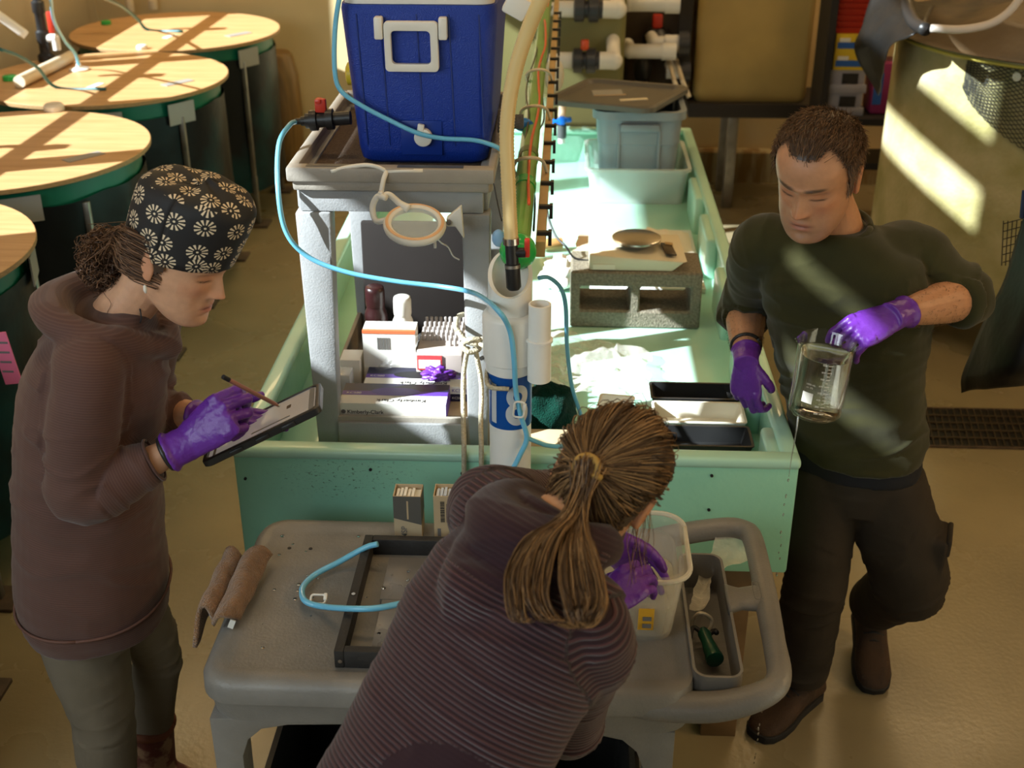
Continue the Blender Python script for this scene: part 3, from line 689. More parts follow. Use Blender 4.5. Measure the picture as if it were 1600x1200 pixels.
mb = MB(); sp = V(-0.343, ky0 + 0.016, 1.655); well_c = sp
mb.box(sp + V(-0.005, 0.001, -0.005), (0.10, 0.006, 0.085)); mb.build('spout_recess', mat('recess_blue', (0.004, 0.03, 0.25), 0.4), ck, bevel=0.002)
mb = MB(); mb.cyl(sp + V(0, -0.003, 0), sp + V(0, -0.022, 0), 0.022, n=24); s1 = mb.build('drain_cap', M['white'], ck, bevel=0.003)
mb = MB(); mb.box(sp + V(-0.006, -0.018, 0.018), (0.016, 0.012, 0.032), Matrix.Rotation(0.2, 3, 'Y')); mb.build('cap_tab', M['white'], s1, bevel=0.003)
# grey angled bracket above the cooler's corner
mb = MB(); mb.box(at(808, 8, Y=2.86), (0.055, 0.05, 0.05), Matrix.Rotation(0.5, 3, 'Y')); tag(mb.build('clip_block', M['white'], bevel=0.006), 'pale clip on the upper corner of the blue cooler', 'clip')
mb = MB(); mb.lathe([(0.028, 0), (0.028, 0.02), (0.02, 0.024)], V(kx0 + 0.004, 3.05, 1.77), 20, axis=V(-1, 0, 0)); tag(mb.build('yellow_plug', mat('yellow_plastic', (0.7, 0.5, 0.03), 0.35)), 'yellow round knob on the side of the cooler', 'knob')

# ball valve on the cooler's left drain
v0 = at(462, 190, Y=2.98); v1 = at(548, 184, Y=2.98); ax = (v1 - v0).normalized()
bv = thing('ball_valve', 'black ball valve with red handle on the side of the blue cooler', 'valve', v0)
def P(s): return v0 + ax * s
L_ = (v1 - v0).length
mb = MB(); mb.lathe([(0.008, 0), (0.008, 0.012), (0.012, 0.014), (0.012, 0.024), (0.019, 0.026), (0.019, 0.036), (0.026, 0.037), (0.026, 0.055), (0.019, 0.057), (0.019, 0.078), (0.026, 0.079), (0.026, 0.096), (0.017, 0.098), (0.017, L_)], v0, 24, axis=ax); mb.build('valve_body', M['black'], bv)
mb = MB(); mb.box(P(0.066) + V(0, 0, 0.036), (0.028, 0.018, 0.034)); mb.box(P(0.066) + V(-0.004, 0, 0.048), (0.016, 0.03, 0.012)); mb.build('handle', M['red'], bv, bevel=0.004)
# mesh-covered spout on the right
w0, w1 = at(778, 190, Y=3.0), at(818, 190, Y=3.0)
mb = MB(); mb.cyl(w0, w0 + V(0.03, 0, 0), 0.028, n=20); mb.cyl(w0 + V(0.03, 0, 0), w1, 0.018, n=20); tag(mb.build('strainer_spout', mat('strainer', (0.12, 0.10, 0.08), 0.5, metal=0.4, bump=0.8, bscale=300)), 'dark mesh strainer on the right side of the cooler', 'strainer')
# ------------------------------------------------------------------ white standpipe with the number plate
pp = V(-0.116, 2.534, 0)
sp_ = thing('standpipe', 'white pipe standing before the table with a blue number band', 'pipe', pp)
zb0, zb1 = at(797, 672, Y=2.485).z, at(797, 592, Y=2.485).z
mb = MB(); mb.lathe([(0.0495, 0.0), (0.0495, 1.25)], pp, 36); mb.build('lower_pipe', M['pvc'], sp_)
mb = MB(); mb.lathe([(0.052, zb1 + 0.004), (0.058, zb1 + 0.006), (0.058, zb1 + 0.028), (0.063, zb1 + 0.032), (0.064, 1.345), (0.060, 1.352), (0.052, 1.358)], pp, 36); mb.build('coupling', M['pvc'], sp_)
ri, ro = 0.041, 0.050
rings = []
def cut(a): return 1.445 + 0.040 * math.sin(a)
for (r, zt) in ((ro, 0), (ro, 1), (ri, 1), (ri, 0)):
    rings.append([pp + V(r * math.cos(2 * math.pi * k / 36), r * math.sin(2 * math.pi * k / 36), cut(2 * math.pi * k / 36) if zt else 1.34) for k in range(36)])
mb = MB(); mb.loft(rings, caps=False); mb.build('open_neck', M['pvc'], sp_)
sc_ = pp + V(0.068, -0.046, 0)
mb = MB(); mb.lathe([(0.027, 1.205), (0.027, 1.30), (0.0305, 1.302), (0.0305, 1.307), (0.0255, 1.309), (0.0255, 1.392), (0.021, 1.393), (0.021, 1.36), (0.002, 1.36)], sc_, 26); mb.build('side_sleeve', M['pvc'], sp_)
mb = MB(); mb.cyl(pp + V(0.05, -0.02, 1.27), pp + V(0.066, -0.045, 1.27), 0.01, n=10); mb.build('sleeve_stub', M['pvc'], sp_)
mb = MB(); mb.cyl(pp + V(-0.062, -0.02, 1.245), pp + V(-0.066, -0.025, 1.245), 0.005, n=10); mb.build('screw', M['greyink'], sp_)
mb = MB(); rb = 0.0505
rings = [[pp + V(r * math.cos(a), r * math.sin(a), z) for a in [math.radians(-190 + 200 * k / 40) for k in range(41)]] for r, z in ((rb - 0.001, zb0), (rb, zb0), (rb, zb1), (rb - 0.001, zb1))]
mb.loft(rings, caps=False, closed=False); band = mb.build('number_band', M['signblue'], sp_, smooth=60)
def bent_text(txt, zc, hgt, wid, a0, m, par):
    cu = bpy.data.curves.new('lettering', 'FONT'); cu.body = txt; cu.size = 1; cu.offset = 0.018
    o = bpy.data.objects.new('tmp', cu); COL.objects.link(o); dg = bpy.context.evaluated_depsgraph_get()
    me = bpy.data.meshes.new_from_object(o.evaluated_get(dg)); bpy.data.objects.remove(o); bpy.data.curves.remove(cu)
    bm = bmesh.new(); bm.from_mesh(me)
    xs = [v.co.x for v in bm.verts]
    for k in range(1, 14):
        x = min(xs) + (max(xs) - min(xs)) * k / 14
        bmesh.ops.bisect_plane(bm, geom=bm.verts[:] + bm.edges[:] + bm.faces[:], plane_co=(x, 0, 0), plane_no=(1, 0, 0))
    ys = [v.co.y for v in bm.verts]
    for v in bm.verts:
        fx = (v.co.x - min(xs)) / (max(xs) - min(xs)); fy = (v.co.y - min(ys)) / (max(ys) - min(ys))
        a = a0 + (fx - 0.5) * wid / 0.0512
        v.co = pp + V(0.0512 * math.cos(a), 0.0512 * math.sin(a), zc + (fy - 0.5) * hgt)
    bm.to_mesh(me); bm.free()
    return finish('lettering', me, m, par, smooth=0)
bent_text('18', (zb0 + zb1) / 2 - 0.003, (zb1 - zb0) * 0.78, 0.098, math.radians(-90), M['silverink'], band)

# horizontal green pipe running back from the standpipe, with its strip of tube clips
gp = thing('green_pipe', 'long green pipe running back over the wet table, ball-shaped green end', 'pipe', (-0.10, 5.0, 1.50))
mb = MB(); mb.cyl((-0.101, 2.575, 1.487), (-0.098, YB - 0.002, 1.512), 0.027, n=24); mb.build('pipe_run', M['greenpipe'], gp)
mb = MB(); mb.ball((-0.100, 2.572, 1.484), 0.042, 24, 16); mb.build('end_ball', M['greencap'], gp, smooth=180)
for y in (3.0, 3.27, 3.9):
    mb = MB(); mb.cyl((-0.1005, y, 1.4895), (-0.1005, y + 0.05, 1.4898), 0.0290, n=20); mb.build('joint_band', mat('olive_band', (0.08, 0.16, 0.05), 0.4) if y > 3.1 else M['greencap'], gp)
cs = thing('clip_strip', 'pale timber strip with black tube clips beside the green pipe', 'strip', (-0.045, 5.0, 1.48))
mb = MB(); mb.cbox((-0.062, 2.62, 1.452), (-0.040, YB - 0.002, 1.490)); mb.build('strip', mat('pale_strip', (0.55, 0.36, 0.16), 0.5, var=0.2, vscale=12), cs, bevel=0.002)
clip0 = None
for k in range(16):
    y = 2.66 + 0.19 * k
    if clip0 is None:
        mb = MB(); mb.cbox((-0.060, y, 1.4895), (-0.028, y + 0.014, 1.4985)); mb.cbox((-0.034, y - 0.002, 1.466), (-0.026, y + 0.018, 1.500)); clip0 = mb.build('clip', M['black'], cs); y00 = y
    else:
        c = clip0.copy(); COL.objects.link(c); c.parent = cs; c.location.y = y - y00
for i, (z, dx, cc) in enumerate(((1.52, -0.02, 'black'), (1.46, 0.02, 'black'), (1.525, 0.012, 'orange'))):
    pts = [(-0.10 + dx * (1 + 0.6 * math.sin(k * 1.7 + i)), 2.75 + k * 0.28, z + 0.012 * math.sin(k * 2.3 + i)) for k in range(12)]
    mb = MB(); mb.tube(smooth_path(pts, 5), 0.0028 if i < 2 else 0.004, 6); tag(mb.build('cable', M[cc], smooth=180), ['thin black cable looping above the green pipe', 'thin black cable sagging under the green pipe', 'orange cord lying along the green pipe'][i], 'cable')
for i, y in enumerate((3.15, 3.7, 4.2)):
    pts = [(-0.125, y, 1.47), (-0.135, y - 0.02, 1.52), (-0.10, y - 0.05, 1.545), (-0.06, y - 0.02, 1.53), (-0.045, y, 1.49)]
    mb = MB(); mb.tube(smooth_path(pts, 5), 0.005, 8); tag(mb.build('tube_loop', M['pvcold'], smooth=180), ['pale tube hooped over the green pipe near its ball end', 'pale tube hooped over the green pipe beside the cooler', 'pale tube hooped over the green pipe beyond the cooler'][i], 'tube')
mb = MB(); q = at(818, 195, Y=3.55); mb.ball(q, (0.03, 0.022, 0.02), 14, 8); tag(mb.build('blue_clamp', mat('blue_clip', (0.02, 0.18, 0.6), 0.35), smooth=180), 'bright blue plastic clamp on the green pipe', 'clamp')
mb = MB(); q = at(779, 372, Y=2.72); mb.ball(q, (0.016, 0.01, 0.022), 12, 8); tag(mb.build('blue_clamp', mat('pale_blue_clip', (0.3, 0.5, 0.75), 0.35), smooth=180), 'pale blue tab beside the valve on the standpipe', 'clamp')

# cream ribbed hose dropping to the black valve in the standpipe's mouth
vv0 = V(-0.112, 2.50, 1.535)
path = smooth_path([vv0, at(795, 300, Y=2.52), at(792, 200, Y=2.53), at(803, 120, Y=2.53), at(826, 45, Y=2.52), at(858, -25, Y=2.50), at(905, -110, Y=2.5), at(905, -110, Y=2.5) + V(0.12, 0.1, 0.6), V(0.25, 2.7, ZC - 0.05)], 34)
mb = MB(); mb.tube(path, [0.0165 if k % 2 else 0.0150 for k in range(len(path))], 14); tag(mb.build('ribbed_hose', M['beigehose'], smooth=180), 'cream ribbed hose hanging down in front of the green pipe', 'hose')
hv = thing('hose_valve', 'black hose valve with red handle in the mouth of the standpipe', 'valve', (-0.112, 2.50, 1.43))
mb = MB(); b0 = V(-0.112, 2.497, 1.53); b1 = V(-0.106, 2.485, 1.435); axv = (b1 - b0).normalized()
mb.lathe([(0.014, 0), (0.014, 0.045), (0.017, 0.046), (0.017, 0.058), (0.0165, 0.06), (0.0165, 0.098), (0.012, 0.104)], b0, 18, axis=axv); mb.cyl(b0 + axv * 0.02, b0 + axv * 0.02 + V(0.03, 0, 0), 0.011, n=14); mb.build('valve_body', M['black'], hv)
mb = MB(); mb.box(b0 + axv * 0.012 + V(0.034, -0.002, 0.004), (0.012, 0.014, 0.042)); mb.build('handle', M['red'], hv, bevel=0.003)
mb = MB(); mb.lathe([(0.018, -0.012), (0.018, 0.002)], b0, 18, axis=axv); mb.build('hose_clamp', M['chrome'], hv)
mb = MB(); mb.lathe([(0.0175, 0.047), (0.0175, 0.054)], b0, 18, axis=axv); mb.build('ring', M['steel'], hv)

# tubes
add_tube('blue_tube', 'long light blue tube sagging across the rack to the numbered standpipe', 'tube',
         [v0 + V(0.0, 0, 0), at(452, 196, Y=2.93), at(436, 225, Y=2.86), at(434, 290, Y=2.74), at(446, 360, Y=2.715), at(480, 400, Y=2.715), at(540, 425, Y=2.72), at(620, 440, Y=2.725), at(690, 448, Y=2.72), at(740, 458, Y=2.64), at(776, 483, Y=2.452), at(796, 515, Y=2.460), at(803, 560, Y=2.463), at(806, 610, Y=2.474), at(814, 650, Y=2.474), at(823, 684, Y=2.478), at(812, 712, Y=2.474), at(792, 750, Y=2.474)], 0.0062, M['skyblue'], 10)
add_tube('blue_tube', 'light blue tube draped across the front of the blue cooler', 'tube',
         [at(548, -34, Y=2.96), at(534, -16, Y=2.876), at(524, 40, Y=2.87), at(523, 110, Y=2.865), at(533, 142, Y=2.868), at(565, 165, Y=2.874), at(605, 186, Y=2.876), at(650, 207, Y=2.872), at(690, 216, Y=2.88), at(740, 219, Y=2.885), at(770, 227, Y=2.885), at(785, 235, Y=2.90)], 0.0058, M['skyblue'], 10)
add_tube('blue_tube', 'light blue tube dropping from the clip strip into the wet table', 'tube',
         [at(842, 434, Y=2.70), at(858, 434, Y=2.72), at(876, 450, Y=2.76), at(884, 480, Y=2.80), at(886, 540, Y=2.86), at(893, 600, Y=2.9), at(905, 640, Y=2.92), at(915, 668, Y=2.92)], 0.0055, M['skyblue'], 10)
tb = add_tube('blue_tube', 'light blue tube curling over the black frame on the front cart', 'tube',
         [at(590, 850, z=0.885), at(570, 856, z=0.872), at(530, 878, z=0.846), at(492, 898, z=0.838), at(473, 918, z=0.838), at(476, 938, z=0.838), at(500, 947, z=0.838), at(545, 951, z=0.88), at(590, 950, z=0.887), at(640, 940, z=0.875), at(665, 936, z=0.868)], 0.0068, M['skyblue'], 10)
add_tube('blue_tube', 'short blue branch tube with a white clip behind the standpipe', 'tube', [at(823, 684, Y=2.478), at(838, 690, Y=2.5), at(856, 696, Y=2.54), at(880, 697, Y=2.58), at(900, 690, Y=2.66)], 0.0055, M['skyblue'], 10)
def pinch_clip(c, rx, rz, label, R):
    t = thing('pinch_clamp', label, 'clamp', c)
    mb = MB(); ring = rrect(-rx, rx, -rz, rz, min(rx, rz) * 0.6, 5)
    mb.tube([c + R @ V(p[0], 0, p[1]) for p in ring] + [c + R @ V(ring[0][0], 0, ring[0][1])], 0.0026, 8); mb.build('clamp_loop', M['white'], t, smooth=180)
    mb = MB(); mb.box(c + R @ V(rx, -0.002, rz * 0.5), (0.008, 0.008, 0.016), R); mb.build('clamp_tab', M['white'], t, bevel=0.002)
pinch_clip(at(811, 640, Y=2.466), 0.012, 0.020, 'white pinch clamp on the blue tube over the blue number', Matrix.Rotation(0.1, 3, 'Y'))
pinch_clip(at(497, 936, z=0.842), 0.016, 0.010, 'white pinch clamp on the blue tube lying on the front cart', Matrix.Rotation(-1.0, 3, 'X'))
pinch_clip(at(884, 697, Y=2.585), 0.014, 0.008, 'white pinch clamp on the short blue tube at the table rim', Matrix.Rotation(-0.6, 3, 'X'))

# rope tying the rack to the standpipe
M['rope'] = mat('cotton_rope', (0.62, 0.54, 0.38), 0.85, var=0.3, vscale=150, bump=0.6, bscale=220)
rp = thing('rope', 'pale braided rope knotted round the rack post, two ends hanging down', 'rope', at(735, 540, Y=2.72))
kn = at(735, 535, Y=2.715)
mb = MB(); mb.tube(smooth_path([kn + V(-0.03, 0.0, 0.03), kn + V(-0.012, -0.014, 0.012), kn + V(0.014, -0.018, 0.004), kn + V(0.02, -0.01, -0.014), kn + V(-0.004, -0.02, -0.016), kn + V(-0.018, -0.012, 0.0), kn + V(0.0, -0.02, 0.016), kn + V(0.024, -0.01, 0.012)], 6), 0.0075, 8); mb.build('knot', M['rope'], rp, smooth=180)
mb = MB(); mb.tube(smooth_path([kn + V(-0.006, -0.008, -0.01), at(724, 590, Y=2.712), at(724, 660, Y=2.65), at(725, 698, Y=2.595), at(725, 740, Y=2.59), at(726, 770, Y=2.59)], 6), 0.0062, 8); mb.build('rope_end', M['rope'], rp, smooth=180)
mb = MB(); mb.tube(smooth_path([kn + V(0.012, -0.008, -0.01), at(752, 600, Y=2.712), at(751, 660, Y=2.65), at(752, 698, Y=2.595), at(752, 735, Y=2.59), at(752, 760, Y=2.59)], 6), 0.0062, 8); mb.build('rope_end', M['rope'], rp, smooth=180)
mb = MB(); mb.tube(smooth_path([kn + V(-0.03, 0.0, 0.03), kn + V(-0.036, 0.015, 0.035), kn + V(-0.03, 0.10, 0.03), kn + V(0.05, 0.11, 0.02), kn + V(0.062, 0.03, 0.01), kn + V(0.024, -0.01, 0.012)], 6), 0.0065, 8); mb.build('rope_loop', M['rope'], rp, smooth=180)
mb = MB(); mb.tube(smooth_path([kn + V(0.02, -0.012, 0.004), kn + V(0.05, -0.06, 0.004), pp + V(-0.05, -0.05, kn.z + 0.002), pp + V(0.0, -0.068, kn.z)], 6), 0.0055, 8); mb.build('rope_tie', M['rope'], rp, smooth=180)

# magnifier lamp hanging from the top shelf, and the white tubing on the shelf lip
mg = at(648, 351, Y=2.64)
ml = thing('magnifier', 'white ring magnifier with looped neck hanging from the rack shelf', 'magnifier', mg)
Rm = Matrix.Rotation(math.radians(19), 3, 'X') @ Matrix.Rotation(math.radians(4), 3, 'Y')
prof = [(0.054, 0.006), (0.060, 0.010), (0.068, 0.008), (0.0725, 0.0), (0.070, -0.008), (0.060, -0.010), (0.054, -0.006), (0.054, 0.006)]
mb = MB(); mb.M = Matrix.Translation(mg) @ Rm.to_4x4(); mb.lathe(prof, (0, 0, 0), 56, caps=False); mb.build('ring_housing', M['white'], ml, smooth=180)
mb = MB(); mb.M = Matrix.Translation(mg) @ Rm.to_4x4(); mb.lathe([(0.0605, 0.0105), (0.064, 0.0115), (0.0675, 0.009)], (0, 0, 0), 56, caps=False); mb.build('ring_upper_face', mat('warm_lit_ring_face', (0.75, 0.45, 0.24), 0.4), ml, smooth=180)  # white ring's upper face coloured peach for the warm light on it
mb = MB(); mb.M = Matrix.Translation(mg) @ Rm.to_4x4(); mb.lathe([(0.001, -0.004), (0.03, -0.003), (0.0545, 0.0), (0.0545, 0.002), (0.03, 0.005), (0.001, 0.006)], (0, 0, 0), 48); mb.build('lens', film('lens_glass', (0.80, 0.88, 0.85), 0.25, 0.05), ml, smooth=60)
mb = MB(); mb.tube(smooth_path([mg + V(-0.018, 0.045, 0.022), at(625, 318, Y=2.69), at(608, 304, Y=2.69), at(598, 306, Y=2.685), at(594, 300, Y=2.68)], 6), [0.011, 0.008, 0.007, 0.007, 0.006], 10); mb.build('neck', M['white'], ml, smooth=180)
mb = MB(); mb.tube(smooth_path([mg + V(-0.066, 0.02, 0.004), at(588, 345, Y=2.67), at(582, 325, Y=2.685), at(590, 307, Y=2.685), at(603, 309, Y=2.67)], 6), 0.0072, 10); mb.build('neck_loop', M['white'], ml, smooth=180)
mb = MB(); mb.prism([(0, 0), (0.035, 0.03), (0.04, -0.05), (0.02, -0.02), (0.0, -0.02)], mg + V(0.07, 0.03, 0.005), (1, 0, 0), (0, 0, 1), (0, 0.02, 0)); mb.build('clamp', M['white'], ml, bevel=0.003)
mb = MB(); mb.cyl(mg + V(0.076, 0.028, -0.002), mg + V(0.076, 0.022, -0.002), 0.006, n=12); mb.build('clamp_screw', M['greyink'], ml)
mb = MB(); mb.cbox(mg + V(0.044, -0.02, -0.05), mg + V(0.050, -0.012, -0.02)); mb.build('hook', M['white'], ml, bevel=0.001)
mb = MB(); mb.tube(smooth_path([mg + V(0.052, -0.01, -0.03), at(690, 380, Y=2.70), at(700, 386, Y=2.73), at(708, 400, Y=2.735), at(718, 406, Y=2.735)], 5), 0.0018, 6); mb.build('cord', M['white'], ml, smooth=180)
yt = thing('tube_tee', 'white soft tube tee lying over the rack shelf lip', 'tube', at(604, 266, Y=2.745))
k0 = at(604, 268, Y=2.742)
mb = MB(); mb.tube(smooth_path([at(517, 268, Y=2.74), at(540, 262, Y=2.745), at(570, 258, Y=2.745), at(590, 261, Y=2.742), k0], 5), 0.0052, 8); mb.build('tube_arm', M['white'], yt, smooth=180)
mb = MB(); mb.tube([k0, at(630, 267, Y=2.742), at(661, 267, Y=2.742)], 0.005, 8); mb.build('tube_arm', M['white'], yt, smooth=180)
mb = MB(); mb.tube(smooth_path([k0, at(599, 282, Y=2.725), at(595, 305, Y=2.715), at(594, 310, Y=2.71)], 5), 0.006, 8); mb.build('tube_stem', M['white'], yt, smooth=180)
mb = MB(); mb.tube(smooth_path([at(766, 275, Y=2.75), at(772, 290, Y=2.74), at(778, 320, Y=2.72), at(784, 345, Y=2.66)], 5), 0.0018, 6); tag(mb.build('cable', M['black'], smooth=180), 'thin black cable hanging from the corner of the rack', 'cable')

# ------------------------------------------------------------------ things on the rack's lower shelf
zs = 0.8725
mb = MB(); Rb = Matrix.Rotation(math.radians(-3), 3, 'X'); mb.box((-0.412, 3.36, zs + 0.20), (0.36, 0.022, 0.40), Rb); tag(mb.build('dark_board', mat('dark_brown_board', (0.024, 0.019, 0.017), 0.8, var=0.15, vscale=6, spec=0.2), bevel=0.006), 'dark brown board standing at the back of the rack shelf', 'board')
def bottle(name, label, px, py_top, Y, r, h, m, mc, neck=0.8):
    c = at(px, py_top, Y=Y); zt = c.z; c = V(c.x, Y, zs + 0.0005); h = zt - c.z
    t = thing(name, label, 'bottle', c)
    mb = MB(); mb.lathe([(r * 0.93, 0), (r, 0.008), (r, h * 0.62), (r * 0.93, h * 0.70), (r * neck * 0.95, h * 0.75), (r * neck * 0.95, h * 0.79)], c, 32); bd = mb.build('body', m, t, smooth=50)
    mb = MB(); mb.lathe([(r * neck, h * 0.78), (r * neck * 1.03, h * 0.80), (r * neck * 1.03, h * 0.95), (r * neck * 0.95, h * 0.99), (r * neck * 0.8, h)], c, 40); mb.build('cap', mc, t, smooth=50)
    return t, c, h
br = mat('brown_bottle', (0.028, 0.008, 0.008), 0.3)
bottle('brown_bottle', 'dark brown plastic bottle standing before the dark board', 585, 447, 3.19, 0.034, 0.2, br, br)
bt, bc, bh = bottle('white_bottle', 'white plastic bottle beside the dark brown bottle', 628, 463, 3.17, 0.031, 0.2, M['white'], M['white'])
lettering('C', bc + V(-0.014, -0.032, bh * 0.42), (1, 0, 0), (0, 0, 1), 0.014, M['greyink'], bt)
def carton(name, label, lo, hi, mats, cat='box', par=None):
    """box with materials [front, top, side]"""
    mb = MB(); mb.cbox(lo, hi); o = mb.build(name, mats, par, smooth=0)
    for p in o.data.polygons:
        p.material_index = 1 if p.normal.z > 0.5 else (0 if abs(p.normal.y) > 0.5 else min(2, len(mats) - 1))
    if par is None: tag(o, label, cat)
    return o
# white carton with orange band
a = at(569, 570, Y=3.02); b_ = at(648, 518, Y=3.02)
c1 = thing('carton', 'white carton with an orange edge, wrapped in clear film', 'box', ((a.x + b_.x) / 2, 3.08, zs))
carton('box_body', None, (a.x, 3.02, zs + 0.001), (b_.x, 3.085, b_.z), [M['paper'], M['paper'], M['paper']], par=c1)
mb = MB(); mb.cbox((a.x - 0.0005, 3.0185, b_.z - 0.008), (b_.x + 0.0005, 3.03, b_.z + 0.0006)); mb.build('orange_edge', mat('orange_print', (0.75, 0.16, 0.06), 0.5), c1, smooth=0)
for k in range(9):
    mb = MB(); x = a.x + 0.040 + k * 0.004; mb.cbox((x, 3.0184, b_.z - 0.055), (x + 0.002 - 0.0008 * (k % 2), 3.0195, b_.z - 0.02)); mb.build('printed_line', M['greyink'], c1, smooth=0)
mb = MB(); mb.cbox((a.x + 0.03, 3.045, b_.z), (a.x + 0.09, 3.07, b_.z + 0.0008)); mb.build('printed_panel', M['cream'], c1, smooth=0)
# crumpled clear film lying over the carton's side
def sheet(name, label, cat, corners, m, nu, nv, amp, freq, seed, thick=0.0, kind=None, sag=0.0):
    c00, c10, c11, c01 = [Vector(c) for c in corners]
    rings = []; nrm = (c10 - c00).cross(c01 - c00).normalized()
    if nrm.z < 0: nrm = -nrm
    for j in range(nv + 1):
        v = j / nv; row = []
        for i in range(nu + 1):
            u = i / nu
            p = (c00 * (1 - u) + c10 * u) * (1 - v) + (c01 * (1 - u) + c11 * u) * v
            q = Vector((u * freq + seed, v * freq * 1.3, seed * 2.1))
            p = p + nrm * (amp * (0.6 + noise.noise(q) + 0.5 * noise.noise(q * 2.3)) - sag * 4 * u * (1 - u)) + Vector((noise.noise(q + Vector((9, 0, 0))), noise.noise(q + Vector((0, 9, 0))), 0)) * amp * 1.2
            row.append(p)
        rings.append(row)
    mb = MB(); mb.loft(rings, caps=False, closed=False)
    o = mb.build(name, m, smooth=180)
    if thick:
        s = o.modifiers.new('solid', 'SOLIDIFY'); s.thickness = thick; s.offset = 1
    return tag(o, label, cat, kind=kind)
M['cling'] = film('clear_film', (0.9, 0.9, 0.88), 0.12, 0.12, bump=0.6, bscale=60)
sheet('clear_wrap', 'crinkled clear wrap hanging over the white carton and glove box', 'wrap', [at(578, 588, Y=2.99) , at(648, 560, Y=2.99), at(657, 520, Y=3.0), at(600, 565, Y=3.0)], M['cling'], 12, 8, 0.006, 5, 3)
# tube rack with pegs
tr_ = thing('tube_rack', 'pale grey test tube rack full of capped tubes with a red label', 'rack', at(684, 560, Y=3.08))
a, b_ = at(650, 570, Y=2.99), at(722, 570, Y=2.99); zt = at(684, 552, Y=3.0).z
mb = MB(); mb.cbox((a.x, 2.99, zs + 0.001), (b_.x, 3.22, zt)); mb.build('rack_body', mat('pale_rack', (0.50, 0.42, 0.38), 0.5), tr_, bevel=0.003)
peg0 = None
for i in range(9):
    for j in range(5):
        x = a.x + 0.010 + i * (b_.x - a.x - 0.02) / 8; y = 3.05 + j * 0.036
        if j == 0 and i < 6: continue
        if peg0 is None:
            mb = MB(); mb.lathe([(0.0045, zt), (0.0045, zt + 0.022), (0.003, zt + 0.024)], (x, y, 0), 8); peg0 = mb.build('tube', mat('tube_grey', (0.42, 0.38, 0.36), 0.4), tr_); pb = (x, y)
        else:
            c = peg0.copy(); COL.objects.link(c); c.parent = tr_; c.location = (x - pb[0], y - pb[1], 0)
lb = at(652, 572, Y=2.986); lb2 = at(690, 552, Y=2.986)
mb = MB(); mb.cbox((lb.x, 2.986, zt - 0.045), (lb2.x, 2.9895, zt - 0.002)); l_ = mb.build('label_card', mat('red_print', (0.7, 0.06, 0.06), 0.6), tr_, smooth=0)
mb = MB(); mb.cbox((lb.x + 0.004, 2.985, zt - 0.04), (lb2.x - 0.004, 2.9865, zt - 0.014)); mb.build('label_face', M['paper'], l_, smooth=0)
# two glove boxes
def glove_box(label, x0, x1, y0, y1, z0, z1, opening=False):
    t = thing('glove_box', label, 'box', ((x0 + x1) / 2, (y0 + y1) / 2, z0), None)
    mb = MB(); mb.cbox((x0, y0, z0), (x1, y1, z1)); bo = mb.build('carton', M['paper'], t, smooth=0)
    w, d = x1 - x0, y1 - y0
    mb = MB(); mb.cbox((x0, y0 + d * 0.62, z1), (x1, y1, z1 + 0.0006)); mb.build('navy_panel', M['navy'], t, smooth=0)
    mb = MB(); mb.cbox((x0, y0 + d * 0.42, z1), (x1, y0 + d * 0.62, z1 + 0.0006)); mb.build('purple_band', M['purplecard'], t, smooth=0)
    mb = MB(); mb.cbox((x0, y0 - 0.0006, z0), (x1, y0, z0 + (z1 - z0) * 0.22)); mb.build('purple_base', M['purplecard'], t, smooth=0)
    mb = MB(); mb.cbox((x1, y0, z0), (x1 + 0.0006, y1, z1)); mb.build('purple_end', M['purplecard'], t, smooth=0)
    el = [V((x0 + x1) / 2 + 0.065 * math.cos(a), y0 + d * 0.60 + d * 0.20 * math.sin(a), z1 + 0.0009) for a in [2 * math.pi * k / 32 for k in range(32)]]
    mb = MB(); mb._add(el, [tuple(range(32))]); mb.build('opening', M['ink'] if opening else mat('violet_picture', (0.06, 0.03, 0.30), 0.4), t, smooth=0)
    lettering('Kimberly-Clark', (x0 + 0.022, y0 - 0.0004, z0 + (z1 - z0) * 0.42), (1, 0, 0), (0, 0, 1), 0.011, M['ink'], t, bold=0.01)
    lettering('Kimberly-Clark', (x1 - 0.055, y0 + d * 0.22, z1 + 0.0004), (-1, 0, 0), (0, -1, 0), 0.015, M['ink'], t, bold=0.01)
    lettering('KC500', (x0 + 0.012, y0 + d * 0.47, z1 + 0.0006), (1, 0, 0), (0, 1, 0), 0.010, M['paper'], t)
    mb = MB(); mb.cyl((x0 + 0.011, y0 - 0.0001, z0 + (z1 - z0) * 0.52), (x0 + 0.011, y0 - 0.0008, z0 + (z1 - z0) * 0.52), 0.006, n=16); mb.build('logo', M['greyink'], t)
    mb = MB(); mb.cbox(((x0 + x1) / 2 + 0.02, y0 - 0.0012, z0 + 0.001), ((x0 + x1) / 2 + 0.055, y0 - 0.0004, z0 + (z1 - z0) * 0.36)); mb.build('white_tab', M['paper'], t, smooth=0)
    return t
a = at(524, 655, Y=2.785) + V(0.012, 0, 0); b_ = at(697, 655, Y=2.785)
zt2 = at(600, 631, Y=2.785).z
mb = MB(); mb.cbox((-0.552, 2.825, zs), (-0.246, 3.0, 0.925)); tag(mb.build('packing_box', M['cardboard'], bevel=0.002), 'flat kraft box on the rack shelf under the glove boxes', 'box')
glove_box('white and purple glove box lying in front on the rack shelf', a.x, b_.x, 2.785, 2.90, 0.9255, zt2)
z2 = at(640, 603, Y=2.905).z
gb2 = glove_box('open glove box behind the other, a purple glove poking from its slot', a.x + 0.045, b_.x + 0.045, 2.905, 3.015, 0.9256, z2, True)
x1_ = b_.x + 0.045
